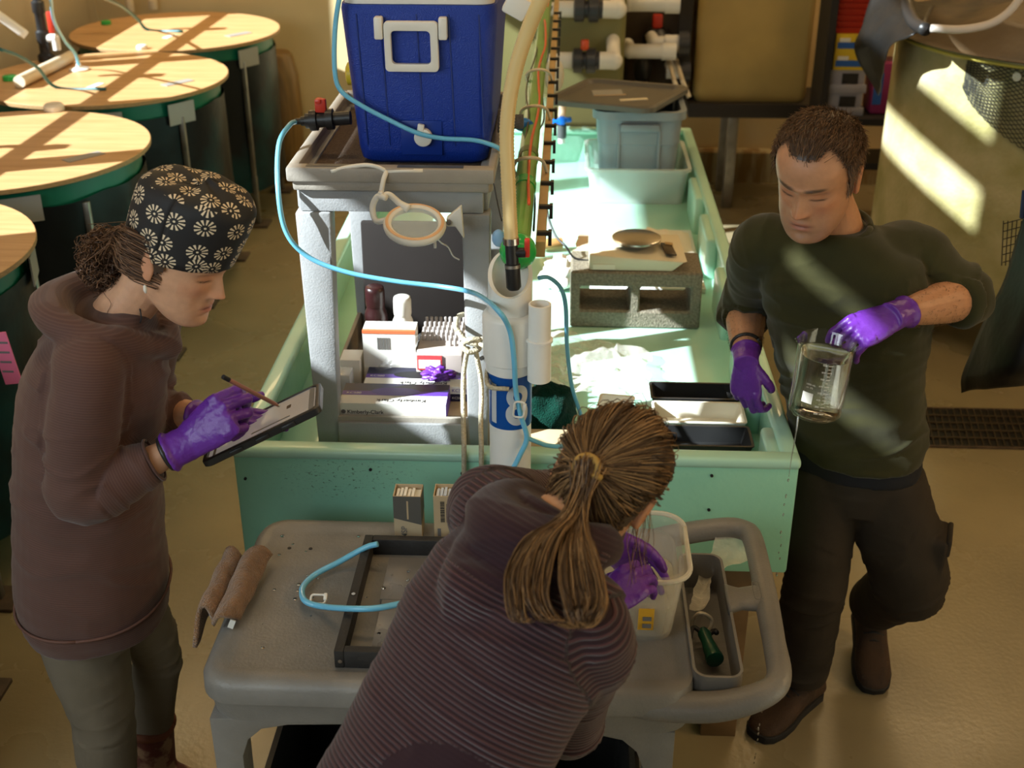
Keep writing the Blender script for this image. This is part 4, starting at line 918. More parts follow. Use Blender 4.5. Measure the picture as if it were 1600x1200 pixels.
mb = MB(); mb.cbox((b_.x + 0.001, 2.9035, 0.9256), (x1_, 2.9048, 0.9256 + (z2 - 0.9256) * 0.5)); mb.build('navy_panel', M['navy'], gb2, smooth=0)
lettering('KC500', (b_.x + 0.006, 2.9035, 0.9256 + (z2 - 0.9256) * 0.65), (1, 0, 0), (0, 0, 1), 0.010, M['purplecard'], gb2)
lettering('KC55081', (b_.x + 0.006, 2.9030, 0.9256 + (z2 - 0.9256) * 0.18), (1, 0, 0), (0, 0, 1), 0.007, M['paper'], gb2)
# glove tissue poking out
gt = at(686, 587, Y=2.97)
def crumple(name, label, cat, c, r, m, seed, amp=0.45, f=3.0, n=(36, 22), par=None, fold=1.0):
    mb = MB(); nu, nv = n; rings = []
    for i in range(nv + 1):
        ph = -math.pi / 2 + math.pi * (i + 0.02) / (nv + 0.04); ring = []
        for k in range(nu):
            th = 2 * math.pi * k / nu
            d = Vector((math.cos(ph) * math.cos(th), math.cos(ph) * math.sin(th), math.sin(ph)))
            q = d * f + Vector((seed, seed * 0.7, -seed))
            s = 1 + amp * (noise.noise(q) + 0.5 * abs(noise.noise(q * 2.2)) * fold - 0.2 * fold)
            p = Vector((d.x * r[0], d.y * r[1], d.z * r[2])) * s
            if p.z < -r[2] * 0.55: p.z = -r[2] * 0.55
            ring.append(Vector(c) + p)
        rings.append(ring)
    mb.loft(rings); o = mb.build(name, m, par, smooth=180)
    return o if par is not None else tag(o, label, cat)
crumple('loose_glove', 'crumpled purple glove sticking out of the open glove box', 'glove', V(gt.x, 2.955, z2 + 0.012), (0.042, 0.028, 0.02), M['purple'], 5.2, 0.7, 2.6)
# small clear boxes at the shelf's left end
mb = MB(); q = at(543, 583, Y=2.96); mb.cbox((q.x - 0.028, 3.00, zs), (q.x + 0.028, 3.07, q.z + 0.02)); tag(mb.build('small_carton', M['paper'], bevel=0.002), 'small white carton at the left end of the rack shelf', 'box')
mb = MB(); mb.cbox((q.x - 0.03, 2.925, 0.9257), (q.x + 0.012, 2.985, q.z + 0.008)); tag(mb.build('clear_case', film('case_film', (0.75, 0.8, 0.85), 0.45), bevel=0.003), 'small clear plastic case tucked before the small white carton', 'case')
# ------------------------------------------------------------------ things in the wet table
zf = tzf + 0.0005
# concrete block, two holes facing the camera
bxa, bxb = at(890, 513, z=zf), at(1092, 513, z=zf); byf = (bxa.y + bxb.y) / 2; bw = bxb.x - bxa.x; bht = 0.20; bd = 0.20
def hollow_block():
    mb = MB(); x0, x1 = bxa.x, bxb.x; z0, z1 = zf, zf + bht
    holes = [(x0 + 0.07 * bw, x0 + 0.46 * bw), (x0 + 0.53 * bw, x0 + 0.92 * bw)]; hz0, hz1 = z0 + 0.062, z1 - 0.052
    xs = [x0, holes[0][0], holes[0][1], holes[1][0], holes[1][1], x1]; zz = [z0, hz0, hz1, z1]
    def taper(x, z, y):
        return V(x, y, z)
    for i in range(5):
        for j in range(3):
            hole = j == 1 and i in (1, 3)
            if not hole:
                for y in (byf, byf + bd):
                    mb.quad(V(xs[i], y, zz[j]), V(xs[i + 1], y, zz[j]), V(xs[i + 1], y, zz[j + 1]), V(xs[i], y, zz[j + 1]))
            else:
                a, b, c, d = xs[i], xs[i + 1], zz[j], zz[j + 1]
                for (p, q) in (((a, c), (b, c)), ((b, c), (b, d)), ((b, d), (a, d)), ((a, d), (a, c))):
                    mb.quad(V(p[0], byf, p[1]), V(q[0], byf, q[1]), V(q[0], byf + bd, q[1]), V(p[0], byf + bd, p[1]))
    for i in range(5):
        mb.quad(V(xs[i], byf, z0), V(xs[i + 1], byf, z0), V(xs[i + 1], byf + bd, z0), V(xs[i], byf + bd, z0)); mb.quad(V(xs[i], byf, z1), V(xs[i + 1], byf, z1), V(xs[i + 1], byf + bd, z1), V(xs[i], byf + bd, z1))
    for j in range(3):
        mb.quad(V(x0, byf, zz[j]), V(x0, byf + bd, zz[j]), V(x0, byf + bd, zz[j + 1]), V(x0, byf, zz[j + 1])); mb.quad(V(x1, byf, zz[j]), V(x1, byf + bd, zz[j]), V(x1, byf + bd, zz[j + 1]), V(x1, byf, zz[j + 1]))
    bm_v = mb
    # weld
    idx = {}; nv = []; rem = []
    for p in mb.v:
        k = (round(p.x, 5), round(p.y, 5), round(p.z, 5))
        if k not in idx: idx[k] = len(nv); nv.append(p)
        rem.append(idx[k])
    mb.v = nv; mb.f = [[rem[i] for i in f] for f in mb.f]
    o = mb.build('concrete_block', M['concrete'], bevel=0.006, seg=1, smooth=30)
    return tag(o, 'hollow concrete block lying in the wet table under the scale', 'block')
hollow_block()
# digital scale on the block
zk = zf + bht + 0.001
sl, sr = at(920, 440, Y=byf + 0.012).x, at(1066, 440, Y=byf + 0.012).x
ks = thing('digital_scale', 'cream electronic balance with round steel pan on the concrete block', 'scale', ((sl + sr) / 2, byf + 0.12, zk))
sx1 = at(1078, 430, Y=byf + 0.02).x
ph = 0.055; yb_ = byf + 0.235
mb = MB(); mb.loft([[V(sl, byf + 0.012, zk), V(sr - 0.035, byf + 0.012, zk), V(sr - 0.035, yb_, zk), V(sl, yb_, zk)], [V(sl, byf + 0.01, zk + ph * 0.55), V(sr, byf + 0.01, zk + ph * 0.55), V(sr, yb_, zk + ph * 0.55), V(sl, yb_, zk + ph * 0.55)],
               [V(sl, byf + 0.012, zk + ph), V(sr + 0.012, byf + 0.012, zk + ph * 0.62), V(sr + 0.0, yb_, zk + ph * 0.9), V(sl, yb_, zk + ph)]]); mb.build('housing', M['cream'], ks, bevel=0.004)
pc = V((sl * 0.5 + sr * 0.5) + 0.004, byf + 0.125, zk + ph - 0.004)
mb = MB(); mb.lathe([(0.03, 0), (0.03, 0.014), (0.078, 0.016), (0.082, 0.020), (0.082, 0.026), (0.078, 0.028), (0.01, 0.028)], pc, 48); mb.build('pan', M['chrome'], ks, smooth=40)
dn = V((sr - 0.045), byf + 0.115, zk + ph * 0.86)
mb = MB(); mb.box(dn + V(0, -0.03, 0.004), (0.036, 0.105, 0.005), Matrix.Rotation(0.10, 3, 'Y') @ Matrix.Rotation(0.12, 3, 'Z')); mb.build('display', mat('display_brown', (0.04, 0.025, 0.015), 0.25), ks, bevel=0.001)
mb = MB(); mb.box(dn + V(0.004, 0.014, 0.0075), (0.026, 0.022, 0.002), Matrix.Rotation(0.10, 3, 'Y')); mb.build('display_window', mat('display_tan', (0.40, 0.25, 0.10), 0.3), ks)
mb = MB(); mb.cbox((sl + 0.012, byf + 0.0085, zk + 0.005), (sl + 0.085, byf + 0.0105, zk + 0.022)); mb.build('rating_label', mat('label_cream', (0.75, 0.70, 0.55), 0.5), ks, smooth=0)
add_tube('scale_cable', 'thin dark cable running from the clip strip to the scale', 'cable', [at(852, 290, Y=4.0) , at(856, 335, Y=3.95), at(868, 368, Y=3.9), at(884, 385, Y=3.86), at(898, 403, Y=3.85), at(925, 408, Y=3.85)], 0.004, M['black'])
# white foam board / shallow tray to the right behind
fa, fb_ = at(985, 460, z=zf).x, at(1116, 460, z=zf)
mb = MB(); mb.cbox((0.10, fb_.y, zf), (0.514, fb_.y + 0.62, zf + 0.022)); tag(mb.build('foam_board', mat('white_foam', (0.80, 0.80, 0.76), 0.6), bevel=0.003), 'thick white board lying behind the scale', 'board')
M['towel'] = mat('paper_towel', (0.72, 0.56, 0.40), 0.9, var=0.08, vscale=10)
sheet('paper_towel', 'wrinkled beige paper sheet lying behind the scale', 'paper', [at(895, 385, Y=4.05) , at(1010, 385, Y=4.05), at(1020, 352, Y=4.62), at(912, 350, Y=4.62)], M['towel'], 22, 16, 0.014, 4, 1.3)
for nm in ('paper_towel',):
    o = bpy.data.objects[nm]; o.location.z += 0.03 - (min((o.matrix_basis @ v.co).z for v in o.data.vertices) - zf)
sheet('paper_towel', 'pale creased paper sheet on the white board by the table wall', 'paper', [V(0.36, 4.12, zf + 0.024), V(0.51, 4.06, zf + 0.024), V(0.50, 4.62, zf + 0.024), V(0.33, 4.66, zf + 0.03)], mat('pale_paper', (0.80, 0.72, 0.58), 0.9), 16, 18, 0.008, 4, 4.1)
crumple('tissue', 'crumpled white tissue beside the concrete block', 'tissue', V(at(880, 425, z=zf).x, 4.14, zf + 0.035), (0.075, 0.10, 0.06), mat('tissue', (0.82, 0.76, 0.68), 0.9), 2.2, 0.5, 2.4)
mb = MB(); q = at(858, 390, z=zf + 0.01); mb.cyl(q + V(-0.03, 0, 0.02), q + V(0.05, 0.02, 0.02), 0.022, n=14); tag(mb.build('tape_roll', mat('amber_tape', (0.50, 0.28, 0.10), 0.3), bevel=0.003), 'amber roll lying on the wet table beside the paper', 'roll')
# clear plastic sheeting spread on the bed
M['sheeting'] = film('plastic_sheeting', (0.92, 0.90, 0.84), 0.26, 0.2, bump=0.5, bscale=22)
sheet('plastic_sheet', 'crumpled clear plastic sheet spread on the table bed behind the standpipe', 'plastic sheet', [at(835, 622, z=zf + 0.004), at(1020, 640, z=zf + 0.004), at(1010, 560, z=zf + 0.004), at(835, 525, z=zf + 0.004)], M['sheeting'], 34, 26, 0.022, 6, 7.7).location.z += 0.018
# dark green cloth
crumple('green_cloth', 'dark green towel bunched up behind the standpipe', 'towel', V(at(855, 650, z=zf).x + 0.0, 3.02, zf + 0.055), (0.085, 0.10, 0.10), mat('green_terry', (0.003, 0.040, 0.026), 0.95, var=0.4, vscale=90, bump=0.8, bscale=220, sheen=0.05, spec=0.1), 3.3, 0.30, 1.8)
# flattened kraft card at the front rim
mb = MB(); q = at(862, 683, z=zf + 0.1); mb.box(V(q.x + 0.0, 2.76, zf + 0.088), (0.17, 0.14, 0.004), Matrix.Rotation(0.35, 3, 'X')); tag(mb.build('kraft_card', M['cardboard'], bevel=0.0005), 'flat kraft card leaning by the front rim of the table', 'card')
mb = MB(); q = at(858, 702, z=zf + 0.06); mb.cbox((q.x - 0.06, 2.67, zf), (q.x + 0.08, 2.80, zf + 0.06)); tag(mb.build('black_case', M['black'], bevel=0.004), 'black case under the kraft card at the table rim', 'case')
# seed trays
def tray(label, a, b, y0, y1, z0, h, m, rot=0.0):
    return open_bin('tray', label, 'tray', ((a + b) / 2, (y0 + y1) / 2, z0), b - a, y1 - y0, h, m, th=0.004, taper=0.9, lip=0.003, r=0.008, rot=rot)
M['traycream'] = mat('cream_tray', (0.74, 0.70, 0.58), 0.35)
M['trayblack'] = mat('black_tray', (0.022, 0.022, 0.022), 0.35)
ty_ = zf + 0.03
mb = MB(); mb.cbox((0.22, 2.66, zf), (0.515, 3.26, ty_ - 0.0005)); tag(mb.build('tray_board', M['gelcoat'], bevel=0.004), 'mint board under the row of narrow trays', 'board')
tray('black narrow tray under the man\'s hanging gloved hand', 0.262, 0.512, 3.085, 3.185, ty_, 0.05, M['trayblack'])
tray('cream narrow tray between the two black trays', 0.262, 0.512, 2.945, 3.065, ty_, 0.05, M['traycream'])
tray('black narrow tray nearest the front rim', 0.262, 0.514, 2.815, 2.925, ty_, 0.05, M['trayblack'])
ct_ = open_bin('tray', 'tilted cream tray with dark soil behind the crouching woman\'s head', 'tray', (0.150, 2.985, zf + 0.012), 0.095, 0.22, 0.07, M['traycream'], th=0.004, taper=0.85, lip=0.003, r=0.008, rot=math.radians(-8))
mb = MB(); mb.box((0.145, 2.95, zf + 0.035), (0.075, 0.13, 0.02), Matrix.Rotation(math.radians(-8), 3, 'Z')); tag(mb.build('gravel', mat('dark_gravel', (0.09, 0.07, 0.05), 0.9, var=0.6, vscale=200, bump=1, bscale=250)), 'dark gravel lying in the tilted cream tray', 'gravel', kind='stuff')
def cup(label, px, py, z):
    q = at(px, py, z=z); q.z = z
    mb = MB(); mb.lathe([(0.014, 0), (0.021, 0.028), (0.0205, 0.028), (0.0135, 0.001)], q, 24); return tag(mb.build('sample_cup', film('cup_film', (0.8, 0.8, 0.8), 0.10, 0.05, glass=True)), label, 'cup')
cup('small clear cup in the black tray by the man\'s hand', 1140, 622, ty_ + 0.005); cup('small clear cup in the front black tray', 1158, 685, ty_ + 0.005)
# storage tote in a clear bin, lid askew
tb0, tb1 = at(922, 318, z=zf), at(1068, 318, z=zf)
M['binfilm'] = film('clear_bin', (0.75, 0.82, 0.78), 0.38, 0.15)
def tote(name, label, c, sx, sy, h, m, taper=0.86, th=0.006, lip=0.012, r=0.04):
    return open_bin(name, label, 'bin', c, sx, sy, h, m, th=th, taper=taper, lip=lip, r=r)
tcx = (tb0.x + tb1.x) / 2; tcy = 5.27
tote('clear_bin', 'clear plastic bin holding the blue grey tote', (tcx, tcy, zf), 0.43, 0.46, 0.16, M['binfilm'], taper=0.92, th=0.004, r=0.03)
M['tote'] = mat('blue_grey_tote', (0.23, 0.27, 0.31), 0.45, var=0.1, vscale=5)
tt = thing('storage_tote', 'blue grey storage tote standing inside the clear bin', 'tote', (tcx, tcy, zf + 0.006))
def tote_parts(t, c, sx, sy, h, taper, r):
    mb = MB()
    def ring(w, d, rr, z): return [Vector((c[0] + p[0], c[1] + p[1], c[2] + z)) for p in rrect(-w / 2, w / 2, -d / 2, d / 2, rr, 6)]
    th = 0.006; lip = 0.018
    mb.loft([ring(sx * taper, sy * taper, r, 0), ring(sx * 0.95, sy * 0.95, r, h * 0.62), ring(sx * 0.97, sy * 0.97, r, h * 0.63), ring(sx, sy, r, h - 0.04), ring(sx + 2 * lip, sy + 2 * lip, r + lip, h - 0.035), ring(sx + 2 * lip, sy + 2 * lip, r + lip, h), ring(sx - 2 * th, sy - 2 * th, r, h), ring(sx * taper - 2 * th, sy * taper - 2 * th, r, th)])
    mb.build('tote_body', M['tote'], t, smooth=40)
    for dx in (-0.085, 0.085):
        mb = MB(); mb.box((c[0] + dx, c[1] - sy * 0.475 - 0.004, c[2] + h * 0.5), (0.012, 0.014, h * 0.72)); mb.build('rib', M['tote'], t, bevel=0.003)
    mb = MB(); mb.box((c[0], c[1] - sy * 0.5 - 0.008, c[2] + h * 0.83), (0.16, 0.024, 0.03)); mb.build('grip', M['tote'], t, bevel=0.004)
tote_parts(tt, (tcx - 0.002, tcy, zf + 0.006), 0.36, 0.38, 0.39, 0.86, 0.05)
lidc = V(tcx - 0.09, tcy + 0.02, zf + 0.006 + 0.405)
RL = Matrix.Translation(lidc + V(0, 0, 0.012)) @ Matrix.Rotation(math.radians(-26), 4, 'Z') @ Matrix.Rotation(math.radians(-2), 4, 'Y')
lt = thing('tote_lid', 'grey tote lid laid askew across the open tote', 'lid', lidc)
mb = MB(); mb.M = RL
def rr_(w, d, r, z): return [V(p[0], p[1], z) for p in rrect(-w / 2, w / 2, -d / 2, d / 2, r, 6)]
mb.loft([rr_(0.50, 0.46, 0.05, -0.02), rr_(0.50, 0.46, 0.05, 0.0), rr_(0.485, 0.445, 0.05, 0.006), rr_(0.44, 0.40, 0.04, 0.006), rr_(0.42, 0.38, 0.04, -0.008)]); mb.build('lid_panel', mat('lid_grey', (0.11, 0.10, 0.085), 0.4), lt, smooth=35)
for (x, y, w, d, r, m, nm) in ((-0.06, 0.02, 0.13, 0.10, 0.5, 'tape', 'tape_patch'), (0.10, -0.06, 0.12, 0.03, 0.6, 'cream', 'label_strip'), (-0.03, -0.02, 0.14, 0.012, 0.5, 'cardboard', 'wood_stick')):
    mb = MB(); mb.M = RL; mb.box((x, y, -0.0065), (w, d, 0.003), Matrix.Rotation(r, 3, 'Z')); mb.build(nm, M[m], lt, smooth=0)
# blue tap hanging over the far end
q = at(878, 195, Y=5.6)
bt_ = thing('blue_tap', 'grey tap with bright blue handle at the far end of the wet table', 'tap', q)
mb = MB(); mb.cyl(q + V(0, 0, 0.0), q + V(0, 0, -0.06), 0.022, n=16); mb.build('tap_body', M['darkgrey'], bt_)
mb = MB(); mb.cyl(q + V(0, 0, -0.06), q + V(0, 0, -0.085), 0.016, n=16); mb.build('nozzle', M['pvc'], bt_)
mb = MB(); mb.box(q + V(0, 0, 0.02), (0.09, 0.03, 0.022), Matrix.Rotation(-0.15, 3, 'Y')); mb.box(q + V(0, 0, 0.02), (0.03, 0.06, 0.03)); mb.build('handle', mat('tap_blue', (0.0, 0.12, 0.55), 0.35), bt_, bevel=0.006)
mb = MB(); mb.cyl(q + V(0, 0.02, 0), q + V(0.0, 0.30, 0.06), 0.018, n=12); mb.build('feed_pipe', M['pvcold'], bt_)
mb = MB(); mb.cyl(at(848, 150, Y=5.62), V(at(848, 150, Y=5.62).x, 5.65, tzf), 0.025, n=14); tag(mb.build('drop_pipe', film('clear_pipe', (0.7, 0.75, 0.6), 0.4)), 'clear vertical pipe at the far end of the wet table', 'pipe')

# ------------------------------------------------------------------ things on the front cart
zc_ = cz - 0.0065
def slide_box(label, px0, px1, py, front, kind):
    a, b_ = at(px0, py, z=zc_), at(px1, py, z=zc_); h = 0.125; d = 0.055
    t = thing('slide_box', label, 'box', ((a.x + b_.x) / 2, a.y + d / 2, zc_))
    x0, x1, y0, y1 = a.x, b_.x, a.y, a.y + d
    mb = MB(); rings = []
    th = 0.002
    P4 = lambda i, z: [V(x0 + i, y0 + i, z), V(x1 - i, y0 + i, z), V(x1 - i, y1 - i, z), V(x0 + i, y1 - i, z)]
    mb.loft([P4(0, zc_), P4(0, zc_ + h - 0.006), P4(th, zc_ + h - 0.006), P4(th, zc_ + 0.004)]); mb.build('carton', M['cardboard'] if kind else mat('kraft_light', (0.52, 0.40, 0.25), 0.7), t, smooth=0)
    mb = MB(); mb.cbox((x0 + 0.004, y0 + 0.004, zc_ + 0.01), (x1 - 0.004, y1 - 0.004, zc_ + h - 0.018)); mb.build('contents', M['paper'], t, smooth=0)
    for k in range(5):
        mb = MB(); mb.cbox((x0 + 0.006 + k * 0.009, y0 + 0.008, zc_ + h - 0.019), (x0 + 0.012 + k * 0.009, y1 - 0.01, zc_ + h - 0.012 + 0.002 * (k % 3))); mb.build('slide_pack', M['paper'] if kind == 0 else mat('slide_glass', (0.55, 0.62, 0.72), 0.2), t, smooth=0)
    w = x1 - x0
    if kind == 0:
        mb = MB(); mb._add([V(x0, y0 - 0.0006, zc_ + h * 0.47), V(x1, y0 - 0.0006, zc_ + h * 0.33), V(x1, y0 - 0.0006, zc_ + h * 0.95), V(x0, y0 - 0.0006, zc_ + h * 0.95)], [(0, 1, 2, 3)]); mb.build('grey_panel', mat('grey_print', (0.115, 0.105, 0.09), 0.5), t, smooth=0)
        mb = MB(); mb.cbox((x1 - w * 0.52, y0 - 0.0009, zc_ + h * 0.45), (x1 - w * 0.46, y0 - 0.0004, zc_ + h * 0.85)); mb.build('tan_stripe', M['cardboard'], t, smooth=0)
        mb = MB(); mb._add([V(x1 + 0.0006, y0, zc_ + h * 0.33), V(x1 + 0.0006, y1, zc_ + h * 0.45), V(x1 + 0.0006, y1, zc_ + h * 0.95), V(x1 + 0.0006, y0, zc_ + h * 0.95)], [(0, 1, 2, 3)]); mb.build('grey_panel', bpy.data.materials['grey_print'], t, smooth=0)
        lettering('MSP', (x0 + 0.030, y0 - 0.0005, zc_ + 0.004), (0, 0, 1), (-1, 0, 0), 0.014, M['greyink'], t, bold=0.01)
    else:
        random.seed(3)
        for cx_, n_ in ((x0 + 0.016, 16), (x0 + 0.030, 14)):
            z = zc_ + h * 0.38
            for k in range(n_):
                hh = random.choice((0.0012, 0.002, 0.003)); mb = MB(); mb.cbox((cx_, y0 - 0.0008, z), (cx_ + 0.010, y0 - 0.0002, z + hh)); mb.build('barcode_bar', M['ink'], t, smooth=0); z += hh + 0.0015
        mb = MB(); mb.cbox((x0 + 0.008, y0 - 0.0006, zc_ + 0.008), (x0 + 0.016, y0 - 0.0002, zc_ + 0.03)); mb.build('printed_line', M['greyink'], t, smooth=0)
    return t
slide_box('kraft slide box with grey panel lettered MSP on the front cart', 617, 660, 842, None, 0)
slide_box('kraft slide box with a black barcode beside the lettered one', 679, 722, 842, None, 1)
# black wooden frame with grey board
fx0, fx1, fy0, fy1 = -0.445, -0.05, 1.925, 2.345
ft = thing('framed_tray', 'black wooden frame lying on the front cart around a grey board', 'frame', ((fx0 + fx1) / 2, (fy0 + fy1) / 2, zc_))
for (lo, hi) in (((fx0, fy0, zc_), (fx0 + 0.02, fy1, zc_ + 0.042)), ((fx1 - 0.02, fy0, zc_), (fx1, fy1, zc_ + 0.042)), ((fx0 + 0.02, fy0, zc_), (fx1 - 0.02, fy0 + 0.02, zc_ + 0.042)), ((fx0 + 0.02, fy1 - 0.02, zc_), (fx1 - 0.02, fy1, zc_ + 0.042))):
    mb = MB(); mb.cbox(lo, hi); mb.build('rail', M['blackmat'], ft, bevel=0.002)
for p, q in ((V(fx0 + 0.012, fy0, zc_ + 0.018), V(fx0 + 0.012, fy0 - 0.002, zc_ + 0.018)), (V(fx0 + 0.01, fy0 + 0.19, zc_ + 0.042), V(fx0 + 0.01, fy0 + 0.19, zc_ + 0.044))):
    mb = MB(); mb.cyl(p, q, 0.0045, n=12); mb.build('screw', M['chrome'], ft)
mb = MB(); mb.cbox((fx0 + 0.068, fy0 + 0.045, zc_ + 0.0005), (fx1 - 0.04, fy0 + 0.21, zc_ + 0.016)); tag(mb.build('grey_board', mat('wet_grey_board', (0.15, 0.135, 0.12), 0.3, var=0.15, vscale=12, rvar=0.12), bevel=0.001), 'wet grey slab lying inside the black frame, near half', 'board')
mb = MB(); mb.cbox((fx0 + 0.062, fy0 + 0.214, zc_ + 0.0005), (fx1 - 0.035, fy1 - 0.05, zc_ + 0.014)); tag(mb.build('grey_board', bpy.data.materials['wet_grey_board'], bevel=0.001), 'wet grey slab lying inside the black frame, far half', 'board')
# water drops
M['water'] = mat('water', (1, 1, 1), 0.02, trans=1.0, ior=1.33)
random.seed(11)
dd = MB()
for k in range(46):
    if k < 18: x, y, z = random.uniform(-0.66, -0.47), random.uniform(1.95, 2.4), zc_
    else: x, y, z = random.gauss(-0.34, 0.04), random.uniform(1.97, 2.25), zc_ + 0.015
    r = random.uniform(0.0015, 0.005)
    dd.lathe([(r, z), (r * 0.95, z + r * 0.3), (r * 0.6, z + r * 0.55), (r * 0.1, z + r * 0.6)], (x, y, 0), 8)
tag(dd.build('water_drops', M['water'], smooth=180), 'scattered water drops on the cart top and grey slab', 'water', kind='stuff')
for x, y in ((-0.625, 2.342), (-0.575, 2.342)):
    mb = MB(); mb.cyl((x, y, zc_ + 0.0002), (x, y, zc_ + 0.0012), 0.0045, n=10); mb.build('hole', M['ink'], bpy.data.objects['utility_cart'])
# brown towel draped over the cart's left edge: two folded lobes
M['terry'] = mat('brown_terry', (0.34, 0.17, 0.07), 0.95, var=0.35, vscale=60, bump=0.9, bscale=260, sheen=0.4)
def towel():
    rows = []
    a0, a1 = at(305, 975, z=0.845), at(360, 985, z=0.85)
    pts_s = [at(303, 980, z=0.835), at(318, 962, z=0.845), at(334, 975, z=0.845), at(350, 980, z=0.85), at(368, 962, z=0.855)]
    pts_e = [at(342, 872, z=0.845), at(360, 860, z=0.86), at(378, 874, z=0.855), at(398, 864, z=0.86), at(420, 858, z=0.86)]
    n = 26
    ctrl_s = smooth_path(pts_s, 6); ctrl_e = smooth_path(pts_e, 6)
    m = len(ctrl_s)
    for j in range(n + 1):
        v = j / n; row = []
        for i in range(m):
            u = i / (m - 1)
            p = ctrl_s[i].lerp(ctrl_e[i], v)
            hump = 0.030 * abs(math.sin(u * math.pi * 2)) + 0.010 * noise.noise(Vector((u * 5, v * 4, 2)))
            zt = cz + 0.012 + hump
            if u < 0.35: zt -= 0.10 * (0.35 - u) ** 1.5 * 3
            p = Vector((p.x, p.y, 0)); p.z = zt
            row.append(p)
        rows.append(row)
    # re-anchor x,y so the shape keeps the seen outline at its own height
    mb = MB(); mb.loft(rows, caps=False, closed=False); o = mb.build('hand_towel', M['terry'], smooth=180)
    s = o.modifiers.new('solid', 'SOLIDIFY'); s.thickness = 0.010; s.offset = 1
    return o
tw = towel(); tag(tw, 'brown terry towel folded over the left edge of the front cart', 'towel')
mb = MB(); q = at(362, 975, z=0.845); mb.box(q, (0.012, 0.003, 0.022), Matrix.Rotation(0.4, 3, 'Y')); mb.build('care_label', M['paper'], tw, smooth=0)
# clear tub with water
tc_ = V(0.155, 2.13, zc_)
tu = thing('clear_tub', 'clear plastic tub of water with an orange sticker on the front cart', 'tub', tc_)
M['tub'] = film('tub_plastic', (0.74, 0.71, 0.62), 0.17, 0.10)
mb = MB()
def rt(w, d, r, z, n=6): return [tc_ + V(p[0], p[1], z) for p in rrect(-w / 2, w / 2, -d / 2, d / 2, r, n)]
mb.loft([rt(0.18, 0.18, 0.04, 0), rt(0.185, 0.185, 0.045, 0.006), rt(0.215, 0.235, 0.05, 0.165), rt(0.245, 0.265, 0.06, 0.172), rt(0.245, 0.265, 0.06, 0.18), rt(0.212, 0.232, 0.05, 0.18), rt(0.18, 0.18, 0.04, 0.008)], caps=True); mb.build('tub_wall', M['tub'], tu, smooth=40)
mb = MB(); rim = rt(0.236, 0.256, 0.057, 0.176, 8); mb.tube(rim + [rim[0]], 0.0055, 8); mb.build('tub_rim', film('tub_rim_plastic', (0.80, 0.77, 0.68), 0.55, 0.12), tu, smooth=180)
mb = MB(); mb.loft([rt(0.176, 0.176, 0.038, 0.010), rt(0.192, 0.202, 0.045, 0.085)]); mb.build('tub_water', film('tub_water', (0.60, 0.55, 0.40), 0.38, 0.05), tu, smooth=30)
st = at(990, 945, Y=2.02)
mb = MB(); mb.box(V(0.186, 2.020, zc_ + 0.07), (0.032, 0.002, 0.058), Matrix.Rotation(0.12, 3, 'X')); stk = mb.build('orange_sticker', mat('orange_label', (0.80, 0.42, 0.03), 0.5), tu, smooth=0)
for k in range(2):
    mb = MB(); mb.box(V(0.188, 2.0175, zc_ + 0.055 + 0.018 * k), (0.018, 0.0015, 0.010)); mb.build('printed_mark', M['greyink'], stk, smooth=0)
# plastic bag hanging over the cart handle, with cords, clip and green nozzle in the well
M['bag'] = film('clear_bag', (0.86, 0.80, 0.66), 0.46, 0.06, bump=0.8, bscale=35)
bag_pts = [[at(1118, 838, Y=2.44) + V(0, 0, 0.01), at(1150, 832, Y=2.45) + V(0, 0, 0.012), at(1180, 842, Y=2.44) + V(0, 0, 0.01)], [at(1112, 862, Y=2.41), at(1145, 862, Y=2.41), at(1182, 868, Y=2.41)], [at(1098, 885, Y=2.36), at(1112, 890, Y=2.36), at(1128, 888, Y=2.36)], [at(1085, 920, Y=2.27), at(1098, 925, Y=2.27), at(1112, 905, Y=2.30)], [at(1078, 950, Y=2.18), at(1092, 955, Y=2.18), at(1108, 935, Y=2.2)]]
rows = [smooth_path([r[0], r[1], r[2]], 8) for r in bag_pts]
cols = list(zip(*rows)); cols = [smooth_path(list(c), 6) for c in cols]
rows = list(zip(*cols))
rows = [[p + V(0.004 * noise.noise(p * 45), 0.004 * noise.noise(p * 40 + V(5, 5, 5)), 0.008 * noise.noise(p * 30)) for p in r] for r in rows]
mb = MB(); mb.loft([list(r) for r in rows], caps=False, closed=False); tag(mb.build('plastic_bag', M['bag'], smooth=180), 'crinkled clear plastic bag draped over the cart handle', 'plastic bag')
add_tube('drain_tube', 'pale short tube lying in the cart well under the bag', 'tube', [at(1078, 990, z=0.76), at(1082, 970, z=0.79), at(1094, 958, z=0.82), at(1112, 968, z=0.80), at(1106, 990, z=0.77)], 0.004, M['pvcold'])
nz = thing('hose_nozzle', 'dark green hose nozzle lying in the cart well', 'nozzle', at(1110, 1015, z=0.76))
n0, n1 = at(1098, 985, z=0.79), at(1122, 1042, z=0.79); axn = (n1 - n0).normalized()
mb = MB(); mb.lathe([(0.010, 0), (0.014, 0.012), (0.013, 0.04), (0.016, 0.06), (0.017, 0.085), (0.019, 0.088), (0.019, 0.098), (0.012, 0.1)], n0, 18, axis=axn); mb.build('nozzle_body', mat('dark_green', (0.005, 0.06, 0.03), 0.3), nz)
mb = MB(); mb.tube(smooth_path([n0 + axn * 0.02, n0 + V(-0.02, 0.0, 0.008), n0 + V(-0.03, -0.03, 0.004)], 5), 0.005, 8); mb.build('trigger', M['black'], nz, smooth=180)
mb = MB(); mb.tube(smooth_path([n0 + axn * 0.01 + V(0.012, 0, 0), n0 + V(0.026, 0.0, 0.0), n0 + V(0.028, -0.012, 0.004)], 5), 0.006, 8); mb.build('trigger_guard', M['black'], nz, smooth=180)

